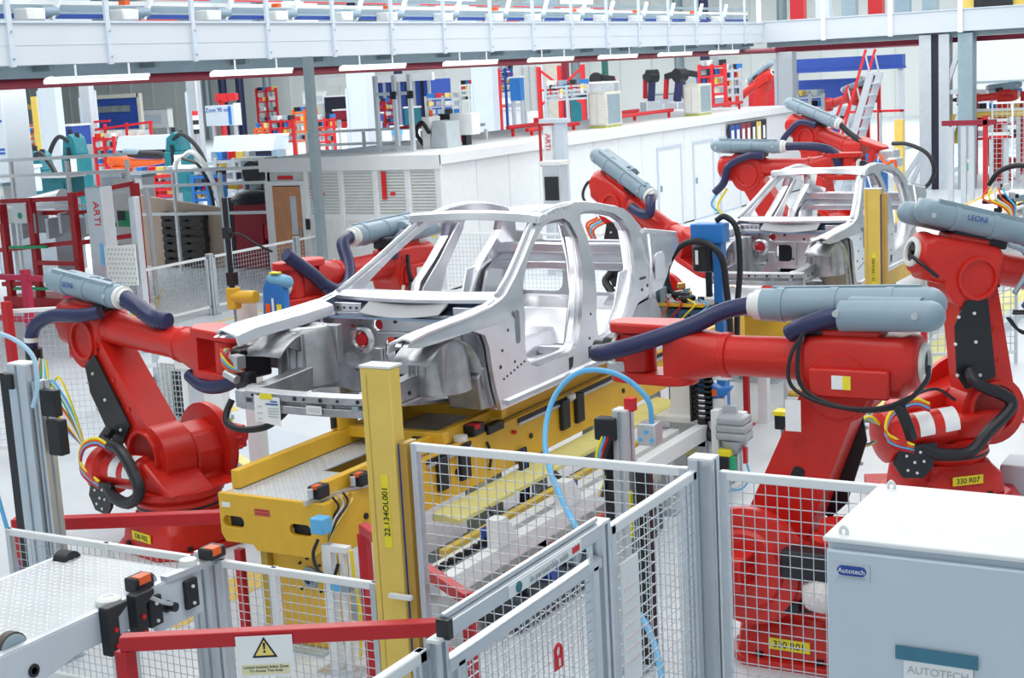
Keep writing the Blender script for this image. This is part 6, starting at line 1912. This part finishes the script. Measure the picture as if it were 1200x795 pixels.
for k, x0, x1, y, th, z0, z1, m, lab in ITEMS:
    cx, w_ = (x0 + x1) / 2, abs(x1 - x0)
    nm = {'column': 'building_column', 'partition': 'partition', 'bin': 'machine_unit', 'rack': 'storage_rack'}[k]
    t = thing(nm, lab, 'column' if k == 'column' else 'partition' if k == 'partition' else 'rack' if k == 'rack' else 'unit', (cx, y, 0))
    if k == 'rack':
        for i in range(3):
            obj('upright', MB().bx(-w_ / 2 + w_ * i / 2 - .05, -w_ / 2 + w_ * i / 2 + .05, -.05, .05, 0, z1), m, t)
        for i in range(4):
            z = z0 + (z1 - z0) * (i + .6) / 4
            obj('rail', MB().bar((-w_ / 2, 0, z), (w_ / 2, 0, z + .04), .08, .07), m, t)
            for j in range(4):
                obj('stored_part', MB().box((-w_ * .38 + w_ * .25 * j, .1, z + .16), (w_ * .16, .2, .18), rz=i + j), ('offw', 'inkr', 'steel', 'yelp', 'dark', 'wire', 'blue')[(i * 3 + j * 2 + len(lab)) % 7], t)
        continue
    if k == 'column':
        obj('shaft', MB().bx(-w_ / 2, w_ / 2, -th / 2, th / 2, .03, max(z1, 4.3) if z1 < 4.6 else z1), m, t, bevel=.02)
        obj('base_plate', MB().bx(-w_ / 2 - .1, w_ / 2 + .1, -th / 2 - .1, th / 2 + .1, 0, .03), 'steel', t)
        if x1 < -24 and y < 25:
            for q_ in (3.3, 2.7, 2.62, 1.6):
                obj('blue_marking', MB().bx(w_ * .05, w_ * .4, -th / 2 - .006, -th / 2, q_, q_ + .05), 'inkb', t)
        obj('cable_duct', MB().bx(-w_ / 2 - .04, -w_ / 2 + .05, -th / 2 - .03, -th / 2, .1, z1 - .2), 'cab', t)
        continue
    obj('body', MB().bx(-w_ / 2, w_ / 2, -th / 2, th / 2, z0, z1), m, t, bevel=.02)
    h_ = z1 - z0
    if k == 'partition' or h_ > 1.4:
        for i in range(3):
            obj('seam', MB().bx(-w_ / 2 + w_ * (i + .5) / 3 - .03, -w_ / 2 + w_ * (i + .5) / 3 + .03, -th / 2 - .03, -th / 2, z0, z1 + .05), 'prof', t)
    else:
        obj('front_panel', MB().bx(-w_ * .36, w_ * .36, -th / 2 - .02, -th / 2, z0 + h_ * .2, z1 - h_ * .3), 'cab' if m in ('offw', 'white', 'paper') else 'dark' if m in ('cab', 'prof', 'steel') else m, t)
        obj('top_edge', MB().bx(-w_ / 2 - .03, w_ / 2 + .03, -th / 2 - .03, th / 2 + .03, z1 - .05, z1 + .02), 'offw' if m not in ('offw', 'white') else 'steel', t)
    if z0 > .02:
        for s in (-1, 1):
            obj('leg', MB().bx(s * w_ * .4 - .05, s * w_ * .4 + .05, -th * .2, th * .2, 0, z0), 'prof', t)


def gun_machine(x, y, h, w_, label, arm):
    t = thing('welding_machine', label, 'machine', (x, y, 0))
    obj('body', MB().bx(-w_ / 2, w_ / 2, -.3, .3, 0, h * .72), 'teal', t, bevel=.05)
    obj('head', MB().xz([(-w_ * .45, h * .72), (w_ * .45, h * .72), (w_ * .3, h * .9), (w_ * .05, h * .95), (-w_ * .35, h * .88)], -.25, .25), 'teal', t, bevel=.03)
    for x_, z in ((-w_ * .2, h), (w_ * .2, h * .96)):
        obj('black_post', MB().cyl((x_, 0, h * .85), (x_, 0, z), .07, n=8), 'dark', t)
    obj('dark_slot', MB().bx(-.06, .06, -.32, -.29, h * .25, h * .8), 'dark', t)
    obj('black_hose', MB().tube([(0, -.2, h * .86), (arm * .4, -.3, h * .92), (arm * .9, -.3, h * .74), (arm * 1.2, -.3, h * .45)], .07, 8), 'dark', t)
    obj('white_plate', MB().bx(w_ * .1, w_ * .42, -.33, -.3, h * .5, h * .68), 'offw', t)
    return t


gun_machine(-32.2, 30, 2.45, .7, 'teal welding machine leftmost of three, under the yellow jib', .9)
gun_machine(-34.9, 34, 2.75, .72, 'teal welding machine standing before the white building column', -.9)
gun_machine(-32.5, 36, 2.62, .75, 'teal welding machine beside the blue bench with white curved pipe', 1.2)
t = thing('jib_crane', 'yellow jib crane post at upper left', 'crane', (-42.75, 40, 0))
obj('mast', MB().bx(-.16, .16, -.16, .16, .02, 3.8), 'yelp', t, bevel=.02)
obj('boom', MB().bar((0, 0, 3.4), (-1.4, 0, 3.5), .16, .16), 'gold', t)
obj('second_boom', MB().bar((0, 0, 2.75), (-1.2, 0, 2.75), .1, .1), 'rust', t)
obj('base_plate', MB().bx(-.3, .3, -.3, .3, 0, .02), 'yelp', t)
t = thing('blue_booth', 'blue booth with cream frame and long window at upper left', 'booth', (-53.7, 55, 0))
obj('back_panel', MB().bx(-1.7, 1.75, 0, .1, 2.0, 3.5), 'dblue', t)
obj('window_pane', MB().bx(-1.0, 1.2, -.05, 0, 2.85, 3.15), 'glass', t)
for x in (-1.8, 1.85):
    obj('frame_post', MB().bx(x - .09, x + .09, -.1, .1, 0, 3.7), 'ac', t)
obj('frame_beam', MB().bx(-1.8, 1.85, -.1, .1, 3.52, 3.7), 'ac', t)
obj('white_base', MB().bx(-1.7, 1.75, 0, .3, 0, 2.0), 'offw', t)


def bench(x, y, w_, z, label, top='cab'):
    t = thing('press_bench', label, 'bench', (x, y, 0))
    obj('top_beam', MB().prism([(-.3, z), (.3, z), (.3, z + .5), (-.1, z + .5)], lambda a, b, s: (s, a, b), -w_ / 2, w_ / 2), top, t, bevel=.02)
    obj('blue_panel', MB().bx(-w_ / 2 + .2, w_ / 2 - .1, -.1, .1, z - .6, z), 'dblue', t)
    obj('dark_gap', MB().bx(-w_ / 2 + .2, w_ / 2 - .1, -.16, -.1, z - .14, z), 'ink', t)
    for s in (-1, 1):
        obj('leg', MB().bx(s * w_ / 2 - .12, s * w_ / 2 + .12, -.2, .2, 0, z), 'tube', t)
    return t


bench(-37.5, 40, 2.6, 1.75, 'pale blue bench with deep blue panel behind the lying orange robot')
bench(-31.4, 38, 2.5, 1.72, 'pale blue press bench below the white zone sign')
t = thing('zone_sign', 'white zone sign with blue writing hung at upper left', 'sign', (-35.7, 42, 0))
obj('board', MB().bx(-.75, .55, -.05, 0, 2.42, 3.15), 'cab', t)
obj('white_edge', MB().bx(.55, .85, -.04, .0, 2.42, 3.2), 'offw', t)
text('lettering', 'Zone 9B exit', .22, (-.15, -.06, 2.98), (1, 0, 0), (0, 0, 1), 'inkb', t)
obj('blue_bar', MB().bx(.30, .44, -.06, -.05, 2.45, 3.1), 'blue', t)
for x in (-.5, .5):
    obj('post', MB().bx(x - .05, x + .05, .0, .1, 0, 2.5), 'prof', t)
obj('red_top', MB().box((-.2, .3, 3.4), (.5, .2, .3)).box((.3, .3, 3.42), (.3, .2, .25)).bx(-.3, -.2, .2, .4, 0, 3.3), 'inkr', t)
t = thing('signal_tower', 'black white and red signal light tower left of the zone sign', 'light', (-31.7, 36, 0))
obj('pole', MB().cyl((0, 0, 0), (0, 0, 2.7), .04, n=8), 'prof', t)
for k, m in enumerate(('dark', 'paper', 'dark', 'paper', 'inkr')):
    obj('lens', MB().cyl((0, 0, 2.4 + k * .14), (0, 0, 2.54 + k * .14), .09, n=10), m, t)
t = thing('blue_container', 'dark blue ribbed container behind white partition', 'container', (-44.1, 66, 0))
obj('shell', MB().bx(-1.9, 1.9, 0, 2, .1, 3.6), 'dblue', t)
for k in range(9):
    obj('rib', MB().bx(-1.9 + k * .46, -1.74 + k * .46, -.08, 0, .1, 3.55), 'ink' if k % 2 else 'prof', t)
obj('white_fascia', MB().bx(-4.5, 2.2, -.2, 0, 3.55, 3.95), 'white', t)
obj('skid', MB().bx(-1.9, 1.9, 0, 2, 0, .1), 'dark', t)
t = thing('lying_robot', 'orange robot arm lying low before the blue bench', 'robot', (-36.3, 38, 0))
obj('arm', MB().rings([[Vector((x, a, z + b)) for a, b in rrect(0, 0, w_, h_, min(w_, h_) * .4, 4)] for x, z, w_, h_ in ((-1.1, 1.5, .3, .4), (-.7, 1.5, .4, .45), (0, 1.4, .4, .3), (.8, 1.42, .3, .2), (1.3, 1.46, .2, .14))]), 'orange', t)
obj('black_tube', MB().capsule((-.2, -.1, 1.75), (1.4, -.1, 1.66), .13), 'dark', t)
obj('grey_tube', MB().capsule((-.3, -.2, 1.82), (.4, -.2, 1.8), .10), 'tube', t)
obj('base', MB().cyl((-.7, 0, 0), (-.7, 0, 1.3), .3), 'orange', t)
t = thing('rail_stand', 'red rail stand with stored parts under the blue booth', 'frame', (-44.8, 46, 0))
for p0, p1 in (((-1.9, 0, 2.62), (-.3, 0, 2.66)), ((-1.4, 0, 2.3), (2.0, 0, 2.55)), ((-1.8, 0, 1.98), (1.6, 0, 2.0)), ((-.6, 0, 1.7), (-1.6, 0, 1.3)), ((-2, 0, 1.7), (0, 0, 2.1))):
    obj('rail', MB().bar(p0, p1, .09, .09), 'inkr', t)
for x in (-1.8, -.6, .6, 1.9):
    obj('upright', MB().bx(x - .05, x + .05, -.05, .05, 0, 2.55), 'inkr', t)
for k in range(8):
    obj('stored_part', MB().box((-1.2 + k * .4, .1, 2.12), (.22, .3, .24), rz=k), ('offw', 'wire', 'ac')[k % 3], t)
t = thing('white_pipe_arch', 'white curved pipe arch beside the third teal machine', 'pipe', (-24.0, 27, 0))
obj('pipe', MB().tube([(-.55, 0, 0), (-.55, 0, 1.9), (-.2, 0, 2.25), (.1, 0, 2.3), (.45, 0, 1.9), (.7, 0, 1.2), (.7, 0, 0)], .06, 8), 'white', t)
obj('cable', MB().tube([(-.2, -.1, 2.2), (.3, -.1, 2.0), (.6, -.1, 1.3), (.66, -.1, .2)], .04, 6), 'dark', t)
for x0, y0, x1, y1, z1, lab in ((-24.2, 20.4, -19.3, 20.0, 2.6, 'white double rail guard running behind the red parts rack'), (-23.2, 24.0, -19.0, 23.6, 2.08, 'white double rail guard behind the tan board wall'),
                                (-21.8, 28.6, -16.2, 27.4, 2.62, 'white double rail guard behind the office door')):
    t = thing('rail_guard', lab, 'guard', (x0, y0, 0))
    e = Vector((x1 - x0, y1 - y0, 0))
    for z in (z1, z1 - .3, z1 - .9):
        obj('rail', MB().bar(Vector((0, 0, z)), e + Vector((0, 0, z + .1)), .05, .06), 'white', t)
    for k in (0, .34, .67, 1):
        obj('post', MB().bar(e * k, e * k + Vector((0, 0, z1)), .06, .06), 'white', t)
# red truss rack
t = thing('truss_rack', 'red truss racking behind the office roof', 'rack', (-27.6, 51.6, 0))
for x in (-3.2, -2.2, -.4, .5, 1.5):
    obj('upright', MB().bx(x - .07, x + .07, -.07, .07, 0, 3.9), 'inkr', t)
for p0, p1 in (((-3.2, 0, 3.2), (-2.2, 0, 3.2)), ((-3.2, 0, 2.4), (-2.2, 0, 2.45)), ((-3.0, 0, 3.2), (-2.2, 0, 2.7)), ((-.4, 0, 3.8), (1.5, 0, 2.4)), ((1.5, 0, 3.8), (-.4, 0, 2.4)), ((-.4, 0, 3.0), (1.5, 0, 3.0))):
    obj('brace', MB().bar(p0, p1, .08, .08), 'inkr', t)
t = thing('tall_frame', 'tall red and green post frame on the back wall side', 'frame', (-28.5, 56.2, 0))
obj('red_post', MB().bx(-.85, -.6, -.1, .1, 0, 4.1), 'maroon', t)
obj('green_post', MB().bx(1.0, 1.2, -.1, .1, 0, 4.1), mat('dark_green_paint', (.02, .14, .12)), t)
for p0, p1 in (((-1.3, 0, 3.2), (1.1, 0, 3.25)), ((-1.4, 0, 2.9), (-.7, 0, 3.4)), ((-.6, 0, 2.9), (1.0, 0, 2.3))):
    obj('brace', MB().bar(p0, p1, .07, .07), 'steelp', t)
# dark robots by the back wall
for x, y, yaw, lab in ((-27.0, 55, .3, 'dark folded robot left of three behind the nearer air conditioner'), (-25.3, 56, 2.4, 'dark folded robot with red tool, middle of three on far side'),
                       (-24.2, 57, .2, 'dark blue bent robot between the two air conditioners'), (-23.3, 54, 2.8, 'tall dark robot left of the farther air conditioner')):
    t = thing('folded_robot', lab, 'robot', (x, y, 0), yaw)
    obj('pedestal', MB().bx(-.35, .35, -.35, .35, 0, 2.3), 'wire', t, bevel=.03)
    obj('lower_arm', MB().bar((0, 0, 2.3), (-.2, 0, 3.3), .26, .26), 'navy', t, bevel=.05)
    obj('elbow', MB().cyl((-.2, -.22, 3.3), (-.2, .22, 3.3), .26), 'dark', t)
    obj('upper_arm', MB().bar((-.2, 0, 3.4), (.55, 0, 3.25), .24, .24), 'dark', t, bevel=.05)
    obj('tool', MB().bar((.5, 0, 3.3), (.6, 0, 2.4), .16, .16), 'redd' if x < -25 or x > -23.5 else 'blue', t, bevel=.03)
# dark vertical service pipes on the back wall
for k, (x, m) in enumerate(((-74.4, 'steelp'), (-72.9, 'navy'), (-71.3, 'navy'), (-68.8, 'steelp'), (-61, 'navy'), (-57.5, 'navy'), (-44, 'steelp'), (-36.9, 'steelp'), (-35.2, 'navy'), (-30.3, 'steelp'))):
    single('service_pipe', MB().cyl((x, 86, 0), (x, 86, 9.5), .3, n=10), m, ('first dark service pipe on back wall by the blue booth', 'second dark service pipe on back wall by the blue booth', 'third dark service pipe on back wall by the blue booth',
           'wide grey service pipe on back wall right of blue booth', 'dark service pipe on back wall left of zone sign', 'dark service pipe on back wall right of zone sign', 'grey service pipe on back wall above blue crates',
           'grey service pipe on back wall above the dark robots', 'navy service pipe on back wall above the dark robots', 'grey service pipe on back wall before the far ladders')[k], 'pipe')
# far right: cells, crane beam, ladders, robots
single('white_screen', MB().bx(-13.7, -2.0, 60, 60.2, 0, 6.5), 'white', 'tall bright white screen wall right of the lattice column', 'screen')
t = thing('crane_beam', 'blue crane beam running across the far cell', 'crane', (-17, 55, 0))
obj('beam', MB().bx(-2.0, 2.2, -.2, .2, 3.2, 3.65), 'dblue', t)
obj('lower_flange', MB().bx(-2.0, 2.2, -.28, .28, 3.14, 3.22), 'dblue', t)
for x in (-1.9, 2.1):
    obj('leg', MB().bx(x - .1, x + .1, -.1, .1, 0, 3.14), 'prof', t)
single('blue_screen', MB().bx(-19.2, -16.5, 56.0, 56.2, 0, 2.85), 'dblue', 'deep blue screen behind the upper far red robot', 'screen')
robot('red robot in far cell before the deep blue screen', (-13.9, 46.2), 2.6, .1, 1.05, .1, 2.35, -.2, 1.7, None, None, 90, plain=True, group='far red robots')
rr = robot('red robot far right beyond lattice column with flat black tube', (-9.15, 44.2), 3.1, .1, 1.2, -.1, 2.85, -.05, 1.6, None, None, 90, plain=True, group='far red robots')
rr[0].scale = (.8, .8, .8)
robot('red robot behind white column above the notice board', (-18.5, 50.0), 2.9, .1, 1.4, -.15, 2.9, -.5, 1.7, None, None, 90, plain=True, group='far red robots')


def stair(x0, y0, x1, z1, label, wd=.8):
    t = thing('access_ladder', label, 'ladder', (x0, y0, 0))
    for y in (0, wd):
        obj('stringer', MB().bar((0, y, 0), (x1 - x0, y, z1), .08, .16), 'prof', t)
        obj('red_handrail', MB().bar((-.12, y, .55), (x1 - x0 - .12, y, z1 + .55), .055, .055), 'inkr', t)
        for k in (.02, .98):
            obj('baluster', MB().bar(((x1 - x0) * k, y, z1 * k), ((x1 - x0) * k - .12, y, z1 * k + .55), .035, .035), 'prof', t)
    for k in range(11):
        q = (k + 1) / 12
        obj('tread', MB().box(((x1 - x0) * q, wd / 2, z1 * q), (.2, wd, .03)), 'cab', t)
    return t


stair(-11.6, 36.4, -10.6, 3.3, 'grey ladder stair with two red handrails under the cross gantry')
stair(-12.9, 39.2, -11.9, 2.4, 'lower grey stair with red handrails left of the ladder stair')
t = thing('stair_platform', 'grey platform of steel posts beside the ladder stair', 'platform', (-10.9, 38.4, 0))
obj('deck', MB().bx(-.9, .6, -.3, .6, 1.28, 1.36), 'cab', t)
for x in (-.85, .0, .55):
    obj('leg', MB().bx(x - .05, x + .05, -.2, -.1, 0, 1.28), 'prof', t)
    obj('guard_post', MB().bx(x - .03, x + .03, -.2, -.14, 1.36, 2.3), 'prof', t)
obj('guard_rail', MB().bx(-.9, .6, -.2, -.14, 2.26, 2.32), 'inkr', t)
t = thing('red_gate_rail', 'red rail with hanging red post right of the lattice column', 'barrier', (-8.3, 36, 0))
obj('top_rail', MB().bx(-.5, .75, -.05, .05, 1.98, 2.1), 'maroon', t)
obj('post', MB().bx(.45, .55, -.05, .05, 0, 2.2), 'redd', t)
for x in (-.3, .0, .18):
    obj('grey_post', MB().bx(x - .06, x + .06, -.04, .1, 0, 1.95), 'prof', t)
for i, x in enumerate((-7.3, -6.6)):
    fence((x - .9, 38.5 + i), (x + .1, 38.6 + i), 2.4, ('tall white mesh guard beyond red gate rail', 'tall white mesh guard at right edge beyond far conveyor')[i], pitch=.12, r=.006, mullions=(.5,))
t = thing('sign_tower', 'slim white tower with red letters before the office wall', 'column', (-13.3, 25.0, 0))
obj('post', MB().bx(.05, .25, -.08, .08, 0, 2.8), 'cab', t, bevel=.01)
obj('white_strip', MB().bx(-.2, -.02, -.06, .06, 0, 2.75), 'white', t)
obj('top_plate', MB().bx(-.28, .3, -.12, .12, 2.8, 2.88), 'cab', t)
text('red_letters', 'ARTI', .15, (-.11, -.07, 2.45), (0, 0, -1), (1, 0, 0), 'inkr', t)
obj('blue_panel', MB().bx(-.16, -.05, -.08, -.06, 1.5, 1.9), 'sky', t)
obj('red_box', MB().box((-.3, -.1, 2.86), (.1, .08, .1)).bx(-.29, -.25, -.08, -.04, 2.0, 2.82), 'redd', t)
obj('black_box', MB().bx(.02, .08, -.1, -.08, 1.45, 1.75), 'dark', t)
random.seed(21)
# low stillages and bins standing on the far floor
for k in range(8):
    x = -52 + k * 3.6 + random.uniform(-1, 1)
    y = 73 + (k % 3) * 2.5
    c = ('redd', 'dblue', 'orange', 'offw', 'teal', 'yelp', 'steel')[k % 7]
    cn = ('red', 'deep blue', 'orange', 'white', 'teal', 'yellow', 'grey')[k % 7]
    place = ('behind the teal welding machines', 'under the blue booth', 'beyond the zone sign', 'behind the press bench', 'near the wide white column', 'beside the blue container', 'before the blue container',
             'behind white partition', 'behind the roof frame', 'beyond the red truss rack', 'before the tall red post', 'under the dark robots', 'beyond the farther air conditioner', 'near the blue crane beam')[k]
    t = thing('stillage', cn + ' stillage with folded sides on far floor ' + place, 'stillage', (x, y, 0), random.uniform(-.2, .2))
    w_ = random.uniform(.8, 1.4)
    h_ = random.uniform(1.4, 2.7)
    obj('tub', MB().bx(-w_, w_, -.5, .5, .12, h_), c, t, bevel=.03)
    for s in (-1, 1):
        obj('runner', MB().bx(s * w_ * .7 - .08, s * w_ * .7 + .08, -.5, .5, 0, .12), 'dark', t)
    obj('lip', MB().bx(-w_ - .04, w_ + .04, -.56, .56, h_, h_ + .08), 'offw', t)
    obj('part_stack', MB().box((0, 0, h_ + .2), (w_, .5, .26), rz=.3), ('wire', 'inkr', 'offw')[k % 3], t)
